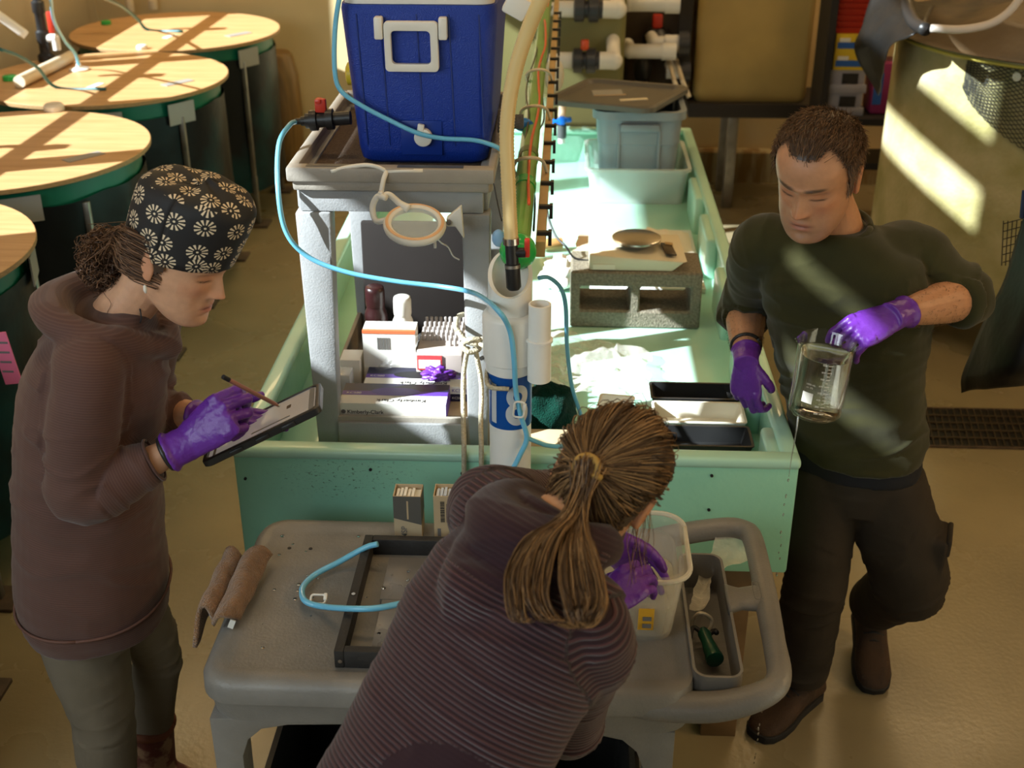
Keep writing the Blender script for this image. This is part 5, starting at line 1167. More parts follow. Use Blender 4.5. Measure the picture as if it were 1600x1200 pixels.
# ------------------------------------------------------------------ background: benches, square tanks, manifolds
def bench(label, x0, x1, y0, y1, z):
    t = thing('tank_bench', label, 'bench', ((x0 + x1) / 2, (y0 + y1) / 2, 0))
    mb = MB(); mb.cbox((x0, y0, z - 0.085), (x1, y1, z)); mb.build('bench_top', mat('dark_beam', (0.022, 0.015, 0.010), 0.6), t, bevel=0.004)
    for x in (x0 + 0.28, x1 - 0.12):
        for y in (y0 + 0.05, y1 - 0.06):
            mb = MB(); mb.cbox((x - 0.03, y - 0.03, 0), (x + 0.03, y + 0.03, z - 0.085)); mb.build('leg', M['steel'], t, bevel=0.003)
    return t
bench('black topped steel bench under the tan square tank', 0.74, 1.56, 7.32, 7.78, 0.66)
M['tan'] = mat('tan_tank', (0.52, 0.36, 0.12), 0.5, var=0.25, vscale=2.5)
M['olive'] = mat('olive_tank', (0.24, 0.22, 0.085), 0.5, var=0.25, vscale=2.5)
def square_tank(label, x0, x1, y0, y1, z0, z1, m):
    t = thing('square_tank', label, 'tank', ((x0 + x1) / 2, (y0 + y1) / 2, z0))
    mb = MB(); rloft(mb, [(x0 + 0.02, x1 - 0.02, y0 + 0.02, y1 - 0.02, 0.05, z0), (x0 + 0.005, x1 - 0.005, y0 + 0.005, y1 - 0.005, 0.05, z0 + 0.03), (x0, x1, y0, y1, 0.05, z1)]); mb.build('tank_wall', m, t, smooth=40)
    mb = MB(); rloft(mb, [(x0 - 0.02, x1 + 0.02, y0 - 0.02, y1 + 0.02, 0.06, z1 + 0.001), (x0 - 0.02, x1 + 0.02, y0 - 0.02, y1 + 0.02, 0.06, z1 + 0.03)]); mb.build('rim', m, t, smooth=40)
square_tank('tan square tank standing on the bench against the back wall', 0.765, 1.45, 7.36, 7.76, 0.6605, 1.45, M['tan'])
square_tank('olive green square tank behind the far end of the wet table', -0.62, 0.32, 6.75, 7.6, 0.6605, 1.39, M['olive'])
bench('dark topped bench under the olive green tank', -0.66, 0.62, 6.7, 7.78, 0.66)
mb = MB(); mb.cbox((0.33, 7.5, 0.6605), (0.74, 7.78, 1.30)); tag(mb.build('dark_cabinet', mat('cabinet_brown', (0.055, 0.035, 0.018), 0.6), bevel=0.005), 'dark brown cabinet between the two square tanks', 'cabinet')
mb = MB(); mb.cbox((0.66, 7.40, 0.6605), (0.74, 7.49, 1.40)); tag(mb.build('dark_post', mat('post_black', (0.02, 0.015, 0.01), 0.6), bevel=0.003), 'dark post beside the tan square tank', 'post')
add = 0
def pipe_valve(label, px0, px1, py, Y, r, handle, elbow_up=False):
    a, b_ = at(px0, py, Y=Y), at(px1, py, Y=Y); b_.z = a.z; L = b_.x - a.x
    t = thing('pipe_valve', label, 'pipe', a)
    mb = MB(); mb.cyl(a, a + V(L * 0.34, 0, 0), r, n=18); mb.cyl(a + V(L * 0.14, 0, 0), a + V(L * 0.34, 0, 0), r * 1.25, n=18); mb.build('pipe_section', M['pvc'], t)
    mb = MB(); c = a + V(L * 0.34, 0, 0); w = L * 0.38
    mb.lathe([(r * 1.2, 0), (r * 1.9, w * 0.05), (r * 1.9, w * 0.35), (r * 1.3, w * 0.38), (r * 1.3, w * 0.5), (r * 1.95, w * 0.53), (r * 1.95, w * 0.85), (r * 1.4, w * 0.88), (r * 1.4, w)], c, 20, axis=V(1, 0, 0)); mb.build('valve_body', M['valvegrey'], t)
    mb = MB(); mb.box(c + V(w * 0.45, 0, r * 2.4), (r * 1.3, r * 1.3, r * 1.6)); mb.build('handle', M[handle], t, bevel=0.01)
    mb = MB(); mb.cyl(c + V(w, 0, 0), c + V(w + L * 0.2, 0, 0), r * 1.35, n=18); mb.ball(c + V(w + L * 0.2, 0, 0), r * 1.4, 18, 10); mb.cyl(c + V(w + L * 0.2, 0, 0), c + V(w + L * 0.2, 0.22, r * 2.0), r * 1.1, n=18); mb.build('elbow', M['pvc'], t)
    return t
pipe_valve('white pipe with grey valve and red handle, upper one behind the hose', 856, 975, 14, 6.55, 0.034, 'red')
pipe_valve('white pipe with grey valve and orange handle above the tote lid', 856, 968, 94, 6.55, 0.034, 'orange')
def stub(label, px0, px1, py, Y, r, handle=None):
    a, b_ = at(px0, py, Y=Y), at(px1, py, Y=Y); b_.z = a.z
    t = thing('white_pipe', label, 'pipe', a)
    mb = MB(); mb.cyl(a, b_, r, n=18); mb.ball(a, r * 1.05, 18, 10); mb.cyl(a, a + V(-0.01, 0.10, 0.02), r * 0.9, n=18); mb.build('pipe_section', M['pvc'], t)
    mb = MB(); mb.cyl(b_ + V(-0.08, 0, 0), b_, r * 1.2, n=18); mb.build('socket', M['pvc'], t)
    if handle:
        mb = MB(); mb.cyl(b_, b_ + V(0.06, 0, 0), r * 1.7, n=18); mb.build('grey_nut', M['valvegrey'], t)
stub('short white pipe at the top edge, left of the tan tank', 982, 1062, 5, 7.0, 0.045)
stub('white elbow pipe between the valves and the tan tank', 984, 1056, 80, 7.0, 0.040)
stub('white pipe with grey nut entering the tan tank', 1022, 1060, 68, 7.28, 0.042, True)
stub('small white pipe stub behind the tote, near the bench end', 1050, 1062, 112, 7.28, 0.034, True)
q = at(1026, 60, Y=7.42)
mb = MB(); mb.lathe([(0.07, 0), (0.085, 0.03), (0.085, 0.07), (0.05, 0.11)], q + V(0, 0, -0.05), 20); t = thing('round_valve', 'black round valve with dark red knob beyond the white pipes', 'valve', q); mb.build('valve_body', M['black'], t)
mb = MB(); mb.box(q + V(0, 0, 0.10), (0.06, 0.05, 0.08)); mb.build('knob', M['red'], t, bevel=0.012)
mb = MB(); mb.ball(at(1004, 108, Y=7.3), (0.055, 0.06, 0.085), 18, 12); tag(mb.build('black_float', M['black'], smooth=180), 'black rounded float hanging under the white pipes', 'float')
for i, (x0_, x1_) in enumerate(((1054, 1064), (1067, 1077))):
    mb = MB(); mb.tube([at(x0_, 128, Y=6.9) + V(0, 0.62, 0.02), at(x0_, 128, Y=6.9), at(x1_, 152, Y=6.86)], 0.013, 12); tag(mb.build('pipe_end', M['pvcold']), ['pale open pipe end beside the tote rim', 'second pale open pipe end beside the tote rim, nearer the bench'][i], 'pipe')
mb = MB(); q = at(866, 118, Y=6.2); mb.ball(q, (0.05, 0.04, 0.09), 14, 10); tag(mb.build('white_sack', mat('sack', (0.7, 0.62, 0.5), 0.8), smooth=180), 'pale little sack hanging behind the green pipe', 'sack')
mb = MB(); mb.tube([q + V(0, 0, 0.08), V(-0.05, q.y, 1.46)], 0.004, 6); mb.build('sack_cord', M['pvcold'], bpy.data.objects['white_sack'])

# shelf unit with cartons beside the tan tank
sx0, sx1, sy0, sy1 = 1.475, 2.42, 7.0, 7.31
su = thing('shelf_unit', 'dark shelf unit holding coloured cartons beside the tan tank', 'shelf', ((sx0 + sx1) / 2, 7.2, 0))
mb = MB(); mb.cbox((sx0 - 0.02, sy0, 0), (sx0 + 0.02, sy1, 1.6)); mb.build('side_panel', mat('shelf_black', (0.016, 0.013, 0.012), 0.6), su)
mb = MB(); mb.cbox((sx1 - 0.02, sy0, 0), (sx1 + 0.02, sy1, 1.6)); mb.build('side_panel', bpy.data.materials['shelf_black'], su)
for z in (0.36, 0.62):
    mb = MB(); mb.cbox((sx0 + 0.02, sy0, z), (sx1 - 0.02, sy1, z + 0.04)); mb.build('shelf_board', bpy.data.materials['shelf_black'], su)
lt_g = mat('lilac_grey_bin', (0.34, 0.33, 0.38), 0.5); yel = mat('yellow_carton', (0.75, 0.52, 0.03), 0.5); blu = mat('blue_print', (0.03, 0.12, 0.42), 0.5); mag = mat('magenta_print', (0.30, 0.03, 0.12), 0.5)

xa, xb = at(1290, 190, Y=7.05).x, at(1345, 190, Y=7.05).x
zz_ = 0.661
for lab in ('grey stacking bin at the bottom of the shelf stack', 'grey stacking bin directly under the yellow cartons'):
    t = thing('stacking_bin', lab, 'bin', ((xa + xb) / 2, 7.2, zz_))
    mb = MB(); mb.cbox((xa, 7.08, zz_), (xb, 7.29, zz_ + 0.13)); mb.build('bin_wall', lt_g, t, bevel=0.006)
    mb = MB(); mb.cbox((xa + 0.07, 7.074, zz_ + 0.05), (xb - 0.04, 7.079, zz_ + 0.11)); mb.build('bin_opening', M['blackmat'], t, smooth=0)
    mb = MB(); mb.cbox((xa - 0.01, 7.06, zz_ + 0.001), (xb + 0.01, 7.075, zz_ + 0.05)); mb.build('bin_lip', lt_g, t, bevel=0.004)
    zz_ += 0.1305
for k, lab in enumerate(('yellow and blue carton resting on the grey bins', 'yellow and blue carton on top of the other, under the red trays')):
    t = thing('product_carton', lab, 'box', ((xa + xb) / 2, 7.2, zz_))
    mb = MB(); mb.cbox((xa + 0.01, 7.07, zz_), (xb, 7.29, zz_ + 0.10)); mb.build('carton', yel, t, smooth=0)
    mb = MB(); mb.cbox((xa + 0.02, 7.066, zz_ + 0.02), (xb - 0.01, 7.07, zz_ + 0.055)); mb.build('blue_panel', blu, t, smooth=0)
    mb = MB(); mb.cbox((xa + 0.03, 7.064, zz_ + 0.056), (xa + 0.09, 7.07, zz_ + 0.078)); mb.build('white_panel', M['paper'], t, smooth=0)
    zz_ += 0.1005
zz_ += 0.0
for k in range(9):
    mb = MB(); rloft(mb, [(xa + 0.0, xb - 0.02, 7.09, 7.28, 0.02, zz_), (xa - 0.008, xb - 0.012, 7.082, 7.288, 0.02, zz_ + 0.024), (xa - 0.008, xb - 0.012, 7.082, 7.288, 0.02, zz_ + 0.032)]); zz_ += 0.0335
    tag(mb.build('red_tray', mat('red_tray', (0.36, 0.022, 0.010), 0.45) if k == 0 else bpy.data.materials['red_tray'], smooth=30), ('red plastic tray, lowest in the stack on the yellow cartons', 'red plastic tray second from the bottom of the red stack', 'red plastic tray third from the bottom of the red stack', 'red plastic tray fourth from the bottom of the red stack', 'red plastic tray fifth from the bottom of the red stack', 'red plastic tray sixth from the bottom of the red stack', 'red plastic tray third from the top of the red stack', 'red plastic tray second from the top of the red stack', 'red plastic tray on top of the red stack')[k], 'tray', 'stacked red trays')
mb = MB(); mb.cbox((xb + 0.05, 7.10, 0.661), (xb + 0.20, 7.3, 0.96)); t = mb.build('magenta_bag', mag, bevel=0.02); tag(t, 'magenta and blue printed bag on the shelf beside the grey bins', 'bag')
mb = MB(); mb.cbox((xb + 0.06, 7.095, 0.72), (xb + 0.11, 7.1, 0.90)); mb.build('blue_print', blu, t, smooth=0)
mb = MB(); mb.cbox((xb + 0.03, 7.14, 1.08), (xb + 0.35, 7.29, 1.16)); tag(mb.build('green_box', mat('green_box', (0.08, 0.30, 0.03), 0.5), bevel=0.004), 'bright green box beside the red trays', 'box')
mb = MB(); mb.cbox((xb + 0.21, 7.10, 0.661), (xb + 0.35, 7.29, 1.079)); tag(mb.build('brown_box', M['cardboard'], bevel=0.004), 'brown box under the bright green box', 'box')

# ------------------------------------------------------------------ big round fiberglass tank on the right
bcx, bcy, bR, bz0, bz1 = 2.36, 5.74, 0.83, 0.33, 1.385
bt2 = thing('fiberglass_tank', 'large stained cream fiberglass tank behind the man, netting on its side', 'tank', (bcx, bcy, 0))
M['stained'] = mat('stained_fiberglass', (0.55, 0.46, 0.26), 0.6, col2=(0.29, 0.26, 0.085), vscale=4.5, contrast=0.22, bump=0.3, bscale=60, detail=8)
mb = MB(); mb.lathe([(0.1, bz0), (bR - 0.03, bz0), (bR, bz0 + 0.03), (bR, bz1 - 0.03), (bR + 0.015, bz1 - 0.02), (bR + 0.015, bz1), (bR - 0.03, bz1), (bR - 0.03, bz0 + 0.3), (0.1, bz0 + 0.3)], (bcx, bcy, 0), 96); mb.build('tank_wall', M['stained'], bt2, smooth=40)
for a in (200, 245, 290, 20, 110):
    x, y = bcx + 0.68 * math.cos(math.radians(a)), bcy + 0.68 * math.sin(math.radians(a))
    mb = MB(); mb.cbox((x - 0.06, y - 0.06, 0), (x + 0.06, y + 0.06, bz0)); mb.build('support_block', M['timber'], bt2, bevel=0.004)
mb = MB(); mb.tube([V(bcx + (bR + 0.018) * math.cos(a), bcy + (bR + 0.018) * math.sin(a), bz1 - 0.012) for a in [math.radians(170 + k * 5) for k in range(28)]], 0.008, 6); mb.build('yellow_rope', mat('yellow_rope', (0.55, 0.45, 0.08), 0.7), bt2, smooth=180)
mb = MB(); a = math.radians(232); mb.cyl(V(bcx + (bR + 0.0) * math.cos(a), bcy + bR * math.sin(a), bz1 - 0.05), V(bcx + (bR + 0.03) * math.cos(a), bcy + (bR + 0.03) * math.sin(a), bz1 - 0.05), 0.018, n=16); mb.build('bolt_head', M['chrome'], bt2)
# netting: knotted diamond mesh over the wall
nm = MB()
A0, A1 = math.radians(216), math.radians(290)
def netp(u, v):
    a = A0 + (A1 - A0) * u
    sag = 0.55 * (0.2 + 0.8 * u ** 0.7)
    z = bz1 - 0.01 - v * sag * 1.15
    r = bR + 0.012 + 0.006 * noise.noise(Vector((u * 12, v * 6, 0)))
    return V(bcx + r * math.cos(a), bcy + r * math.sin(a), z)
N1, N2 = 34, 17
for i in range(-N2, N1):
    for sgn in (1, -1):
        pts = []
        for k in range(N2 + 1):
            u = (i + (k if sgn > 0 else N2 - k)) / N1; v = k / N2
            if 0 <= u <= 1: pts.append(netp(u, v))
        if len(pts) > 2: nm.tube(pts, 0.0022, 3, caps=False)
no = nm.build('netting', mat('dark_net', (0.03, 0.03, 0.022), 0.8), bt2, smooth=0); no['kind'] = 'stuff'
# dark cover over the tank: folded black and brown sheet, plus the white hose and black pipe on it
rows = []
for j in range(13):
    v = j / 12; row = []
    for k in range(49):
        a = math.radians(150 + 190 * k / 48)
        r = bR * (0.15 + 0.92 * v)
        z = bz1 + 0.16 * (1 - v ** 2) + 0.03 + 0.05 * noise.noise(Vector((math.cos(a) * 2.5, math.sin(a) * 2.5, v * 3))) * (0.4 + v)
        if v > 0.9: z = bz1 + 0.012
        row.append(V(bcx + r * math.cos(a), bcy + r * math.sin(a), z))
    rows.append(row)
mb = MB(); mb.loft(rows, caps=False, closed=False); cv = mb.build('tank_cover', mat('brown_tarp', (0.10, 0.066, 0.034), 0.5, col2=(0.015, 0.013, 0.011), vscale=2.2, contrast=0.06, bump=0.4, bscale=8), smooth=180); tag(cv, 'folded brown and black tarp covering the big round tank', 'tarp')
# black sheet corner slumping over the tank's left rim
def cloth_from_rows(name, label, cat, rows_px, m, nu=10, nv=8, crumple_amp=0.01, f=9, thick=0.004):
    rows = [smooth_path(r, nu) for r in rows_px]; cols = [smooth_path(list(c), nv) for c in zip(*rows)]; rows = list(zip(*cols))
    rows = [[p + V(crumple_amp * noise.noise(p * f), crumple_amp * noise.noise(p * f + V(7, 1, 3)), crumple_amp * noise.noise(p * f + V(2, 9, 4))) for p in r] for r in rows]
    mb = MB(); mb.loft([list(r) for r in rows], caps=False, closed=False); o = mb.build(name, m, smooth=180)
    s = o.modifiers.new('solid', 'SOLIDIFY'); s.thickness = thick
    return tag(o, label, cat)
cloth_from_rows('black_sheet', 'black plastic sheet slumped over the rim of the big round tank', 'sheet', [
    [at(1360, -5, Y=5.9), at(1400, -5, Y=5.75), at(1460, 10, Y=5.55)],
    [at(1350, 40, Y=5.85), at(1385, 30, Y=5.62), at(1440, 45, Y=5.3)],
    [at(1335, 75, Y=5.82), at(1375, 60, Y=5.58), at(1420, 58, Y=5.26)],
    [at(1352, 110, Y=5.82), at(1372, 95, Y=5.6), at(1392, 75, Y=5.4)],
    [at(1374, 148, Y=5.82), at(1377, 130, Y=5.62), at(1384, 100, Y=5.45)]], M['blackfilm'])
mb = MB(); mb.tube(smooth_path([at(1420, -20, Y=5.5), at(1418, 10, Y=5.4), at(1428, 35, Y=5.22), at(1446, 46, Y=5.05)], 6), 0.026, 12); tag(mb.build('black_pipe', M['black'], smooth=180), 'black curved pipe dropping onto the tarp of the big tank', 'pipe')
mb = MB(); mb.tube(smooth_path([at(1455, 44, Y=5.04), at(1500, 46, Y=4.98), at(1545, 38, Y=4.95), at(1575, 20, Y=4.93), at(1600, -10, Y=4.92)], 6), 0.016, 12); tag(mb.build('white_hose', mat('white_hose', (0.62, 0.54, 0.48), 0.4), smooth=180), 'white hose curving over the tarp of the big tank', 'hose')
# black bag hanging at the right edge
rows = [[at(1602, 330, Y=3.42), at(1640, 330, Y=3.35), at(1690, 330, Y=3.4)], [at(1588, 400, Y=3.42), at(1640, 400, Y=3.28), at(1700, 400, Y=3.4)], [at(1545, 490, Y=3.42), at(1620, 500, Y=3.22), at(1710, 500, Y=3.4)], [at(1508, 575, Y=3.42), at(1600, 570, Y=3.2), at(1715, 570, Y=3.42)], [at(1506, 612, Y=3.42), at(1590, 600, Y=3.24), at(1710, 590, Y=3.44)]]
cloth_from_rows('black_bag', 'black plastic sheet hanging at the right edge before the big tank', 'bag', rows, M['blackfilm'], crumple_amp=0.014, f=7)
q = at(1640, 330, Y=3.36)
mb = MB(); mb.tube([q, V(q.x, q.y, ZC - 0.002)], 0.004, 8); mb.build('hanging_cord', M['black'], bpy.data.objects['black_bag'])
mb = MB(); mb.tube([at(1597, 340, Y=3.42), at(1600, 300, Y=3.42), at(1640, 300, Y=3.38), q + V(0, 0, 0.02)], 0.008, 8); mb.build('blue_bar', mat('blue_metal', (0.04, 0.06, 0.14), 0.3, metal=0.6), bpy.data.objects['black_bag'])
# little net patch hanging above it
nm = MB()
for i in range(7):
    a, b_ = at(1568 + i * 7, 345, Y=3.55), at(1565 + i * 6, 415, Y=3.55); nm.tube([a, b_], 0.0016, 4, caps=False)
for j in range(6):
    a, b_ = at(1567, 350 + j * 12, Y=3.55), at(1612, 338 + j * 12, Y=3.55); nm.tube([a, b_], 0.0016, 4, caps=False)
o = nm.build('hand_net', mat('net_black', (0.02, 0.018, 0.015), 0.7), smooth=0); tag(o, 'small dark net hanging above the black sheet at the edge', 'net', kind='stuff')
# ------------------------------------------------------------------ people: shared builders
import numpy as np
def ray(px, py, t):
    u = (px - 800) / FPX; v = (600 - py) / FPX
    dy = math.cos(PITCH) + v * math.sin(PITCH); dz = -math.sin(PITCH) + v * math.cos(PITCH)
    return U(u * t, dy * t, CAM_H + dz * t)
def Ud(x, y, z):
    return U(x, y, z).normalized()
def frame(f, up):
    """head / hand style frame: X right, Y forward, Z up"""
    f = Vector(f).normalized(); up = Vector(up); z = (up - f * up.dot(f)).normalized(); x = f.cross(z)
    return Matrix((x, f, z)).transposed()
def ering(c, r, fr, a, b, n=28, e=2.2):
    out = []
    for k in range(n):
        t = 2 * math.pi * k / n; cx, sy = math.cos(t), math.sin(t)
        out.append(Vector(c) + Vector(r) * (a * math.copysign(abs(cx) ** (2 / e), cx)) + Vector(fr) * (b * math.copysign(abs(sy) ** (2 / e), sy)))
    return out
def torso(mb, rings, n=28, e=2.25):
    """rings: (centre, right, front, half width, half depth)"""
    mb.loft([ering(c, r, f, a, b, n, e) for c, r, f, a, b in rings])
def limb(mb, pts, radii, n=16, sub=4, flat=1.0, up=None):
    p = smooth_path(pts, sub); mb.tube(p, lerp_list(list(radii), len(p)), n, flat=flat, up=up)
def union(mb, voxel, smooth_it=6, lam=0.5):
    bm = bmesh.new(); vs = [bm.verts.new(p) for p in mb.v]
    for f in mb.f:
        try: bm.faces.new([vs[i] for i in f])
        except ValueError: pass
    bmesh.ops.recalc_face_normals(bm, faces=bm.faces[:])
    me = bpy.data.meshes.new('tmp'); bm.to_mesh(me); bm.free()
    o = bpy.data.objects.new('tmp', me); COL.objects.link(o)
    r = o.modifiers.new('r', 'REMESH'); r.mode = 'VOXEL'; r.voxel_size = voxel; r.adaptivity = 0.0
    if smooth_it:
        s = o.modifiers.new('s', 'SMOOTH'); s.iterations = smooth_it; s.factor = lam
    dg = bpy.context.evaluated_depsgraph_get(); dg.update()
    out = bpy.data.meshes.new_from_object(o.evaluated_get(dg))
    bpy.data.objects.remove(o); bpy.data.meshes.remove(me)
    return out
def coords(me):
    a = np.empty(len(me.vertices) * 3, dtype=np.float64); me.vertices.foreach_get('co', a); return a.reshape(-1, 3)
def normals(me):
    a = np.empty(len(me.vertices) * 3, dtype=np.float64); me.vertices.foreach_get('normal', a); return a.reshape(-1, 3)
def set_coords(me, a):
    me.vertices.foreach_set('co', a.astype(np.float32).ravel()); me.update()
def wrinkle(me, segs, amp, f_along=26.0, f_round=7.0, seed=0.0, extra=None):
    """cloth folds: ridges that run across each limb, stronger where extra(point) says so; also writes s (run along the limb) and w"""
    co = coords(me); no = normals(me); best = np.full(len(co), 1e9); s = np.zeros(len(co)); sid = np.zeros(len(co), int)
    for i, (p0, p1, s0, rad) in enumerate(segs):
        p0, p1 = np.array(p0), np.array(p1); d = p1 - p0; L = np.linalg.norm(d); d = d / L
        t = np.clip((co - p0) @ d, 0, L); dist = np.linalg.norm(co - (p0 + t[:, None] * d), axis=1) / rad
        m = dist < best; best[m] = dist[m]; s[m] = s0 + ((co - p0) @ d)[m]; sid[m] = i
    disp = np.zeros(len(co))
    for k in range(len(co)):
        c = co[k]
        q = Vector((c[0] * f_round + seed, c[1] * f_round, s[k] * f_along * 0.55 + sid[k] * 3.1 + c[2] * f_round * 0.3))
        v = noise.noise(q) + 0.55 * noise.noise(q * 1.9 + Vector((3, 7, 1)))
        n3 = noise.noise(Vector((c[0] * f_round * 0.8 + seed * 2, c[1] * f_round * 0.8 + s[k] * f_along * 0.35, s[k] * f_along * 0.45 + sid[k] * 5.3)))
        ridge = max(0.0, 1 - 4.5 * abs(n3)); gate = 0.5 + noise.noise(Vector((c[0] * 5 - seed, c[1] * 5, c[2] * 5)))
        disp[k] = 0.75 * (v if v > 0 else v * 0.6) + 0.75 * ridge * ridge * max(0.0, min(1.0, gate))
    a = amp if extra is None else amp * extra(co)
    set_coords(me, co + no * (disp * a)[:, None])
    at_ = me.attributes.new('s', 'FLOAT', 'POINT'); at_.data.foreach_set('value', s.astype(np.float32))
    w_ = me.attributes.new('w', 'FLOAT', 'POINT'); w_.data.foreach_set('value', np.ones(len(co), np.float32))
    return s, sid
def set_colors(me, col):
    a = me.color_attributes.new('Col', 'FLOAT_COLOR', 'POINT')
    c4 = np.ones((len(col), 4), np.float32); c4[:, :3] = col; a.data.foreach_set('color', c4.ravel())

# ---- head -------------------------------------------------------
HEAD = [(-.121, .070, .022, .020), (-.114, .082, .004, .034), (-.104, .0885, -.010, .044), (-.085, .0900, -.035, .055), (-.060, .0895, -.062, .062), (-.035, .0885, -.080, .067), (-.010, .0875, -.090, .071),
        (.010, .0865, -.095, .074), (.030, .0925, -.099, .0755), (.055, .0925, -.100, .0765), (.075, .0850, -.094, .0735), (.092, .071, -.081, .065), (.106, .050, -.060, .050), (.116, .026, -.034, .030), (.120, .004, -.006, .006)]
def head_at(z, th, sex=0.0):
    k = 0
    while k < len(HEAD) - 2 and HEAD[k + 1][0] < z: k += 1
    a, b = HEAD[k], HEAD[k + 1]; t = min(1, max(0, (z - a[0]) / (b[0] - a[0])))
    def cr(i):
        p0 = HEAD[max(0, k - 1)][i]; p1 = a[i]; p2 = b[i]; p3 = HEAD[min(len(HEAD) - 1, k + 2)][i]
        return 0.5 * (2 * p1 + (p2 - p0) * t + (2 * p0 - 5 * p1 + 4 * p2 - p3) * t * t + (3 * p1 - p0 - 3 * p2 + p3) * t ** 3)
    yf, yb, w = cr(1), cr(2), max(0.003, cr(3))
    if sex > 0 and z < 0.0: w *= 1 + 0.09 * sex * min(1.0, -z / 0.06) ** 1.5
    c, s = math.cos(th), math.sin(th)           # th=90deg is forward
    yc, h = (yf + yb) / 2, (yf - yb) / 2
    e = 2.25
    x = w * math.copysign(abs(c) ** (2 / e), c); y = yc + h * math.copysign(abs(s) ** (2 / e), s)
    if s > 0:
        g = lambda cx, cz, sx, sz: math.exp(-((abs(x) - cx) / sx) ** 2 - ((z - cz) / sz) ** 2)
        fr = s ** 0.7
        # nose
        if z < 0.03:
            t2 = min(1, max(0, (0.024 - z) / 0.052))
            prof = 0.004 + 0.024 * t2 ** 1.25
            if z < -0.028: prof *= math.exp(-((z + 0.028) / 0.0075) ** 2)
            wid = 0.0058 + 0.006 * t2
            y += prof * math.exp(-(x / wid) ** 2)
            y += 0.009 * g(0.0125, -0.031, 0.0058, 0.007)
        y += fr * (-0.0095 * g(0.031, 0.010, 0.015, 0.010) + 0.0062 * g(0.031, 0.007, 0.0115, 0.0062) - 0.0022 * g(0.031, 0.0005, 0.012, 0.0024))
        y += fr * (0.0042 * g(0.026, 0.026, 0.022, 0.0065) * (1 + sex) + 0.004 * g(0.046, -0.014, 0.016, 0.013))
        y += 0.0052 * g(0, -0.0575, 0.019, 0.0046) - 0.0040 * g(0, -0.0640, 0.023, 0.0022) + 0.0058 * g(0, -0.0705, 0.016, 0.0048) - 0.0032 * g(0, -0.082, 0.02, 0.006)
        y += 0.0055 * g(0, -0.100, 0.018, 0.011) * (1 + 0.4 * sex) - 0.0015 * g(0, -0.047, 0.004, 0.007)
        y -= 0.003 * g(0.034, -0.045, 0.008, 0.016)
    return Vector((x, y, z))
def head(mb, Mh, sex=0.0, nz=92, na=120, ears=True):
    rings = []
    for i in range(nz + 1):
        z = -0.121 + 0.241 * i / nz
        rings.append([Mh @ head_at(z, 2 * math.pi * k / na, sex) for k in range(na)])
    mb.loft(rings)
    if ears:
        for s in (-1, 1):
            ear = []
            c = Vector((s * 0.0725, -0.008, -0.006))
            for i in range(9):
                t = i / 8; zz = -0.027 + 0.056 * t
                w = 0.015 * math.sin(math.pi * (0.12 + 0.80 * t)) ** 0.7; 
                y0 = -0.002 - 0.010 * (t - 0.3)
                out = 0.009 + 0.004 * t
                ear.append([Mh @ (c + Vector((s * (out * 0.5 * (1 - math.cos(a)) + 0.003 * math.sin(a)), y0 + w * math.sin(a) - out * 0.35 * (1 - math.cos(a)), zz))) for a in [2 * math.pi * k / 14 for k in range(14)]])
            mb.loft(ear)
def skin_colors(me, Minv, base, lip, brow, stubble=None, blush=(1.0, 0.72, 0.62), lids=(0.55, 0.36, 0.28), browlift=0.0):
    co = coords(me); h = np.c_[co, np.ones(len(co))] @ np.array(Minv).T
    x, y, z = np.abs(h[:, 0]), h[:, 1], h[:, 2]
    G = lambda cx, cz, sx, sz: np.exp(-((x - cx) / sx) ** 2 - ((z - cz) / sz) ** 2) * (y > 0.045)
    col = np.tile(np.array(base), (len(co), 1))
    def mixc(c, w):
        nonlocal col
        w = np.clip(w, 0, 1)[:, None]; col = col * (1 - w) + np.array(c) * w
    bl = np.array(base) * np.array(blush)
    mixc(bl, 0.55 * (G(0.042, -0.02, 0.022, 0.018) + G(0, -0.03, 0.016, 0.012)))
    mixc(bl * 0.92, 0.5 * ((x > 0.074) & (np.abs(z) < 0.045) & (y < 0.03)).astype(float))
    if stubble is not None:
        w = np.exp(-((z + 0.085) / 0.035) ** 2) * (y > -0.01) * (y < 0.14) * (np.abs(h[:, 0]) < 0.09)
        mixc(stubble, 0.38 * w)
    mixc(lip, 0.85 * np.exp(-(x / 0.021) ** 4 - ((z + 0.0640) / 0.0095) ** 4) * (y > 0.07))
    mixc(np.array(lip) * 0.35, 0.9 * np.exp(-(x / 0.022) ** 4 - ((z + 0.0642) / 0.0016) ** 2) * (y > 0.07))
    bz = 0.0275 + 0.0035 * np.sin(np.clip((x - 0.008) / 0.042, 0, 1) * 2.6) + browlift
    mixc(brow, 0.92 * np.exp(-((x - 0.030) / 0.0195) ** 6 - ((z - bz) / 0.0036) ** 4) * (y > 0.05))
    mixc(np.array(lids) * np.array(base) * 1.5, 0.5 * G(0.031, 0.008, 0.016, 0.008))
    mixc((0.015, 0.010, 0.008), 0.95 * np.exp(-((x - 0.0315) / 0.0150) ** 6 - ((z - 0.0005 - 6 * (x - 0.0315) ** 2) / 0.0017) ** 2) * (y > 0.05))
    mixc((0.03, 0.012, 0.008), 0.8 * np.exp(-((x - 0.0085) / 0.0032) ** 2 - ((z + 0.0385) / 0.0028) ** 2) * (y > 0.08))
    set_colors(me, col)
def skin_mat(name):
    return mat(name, (0.6, 0.35, 0.22), 0.46, vcol='Col', var=0.12, vscale=60, bump=0.05, bscale=320, sss=0.08, spec=0.4)

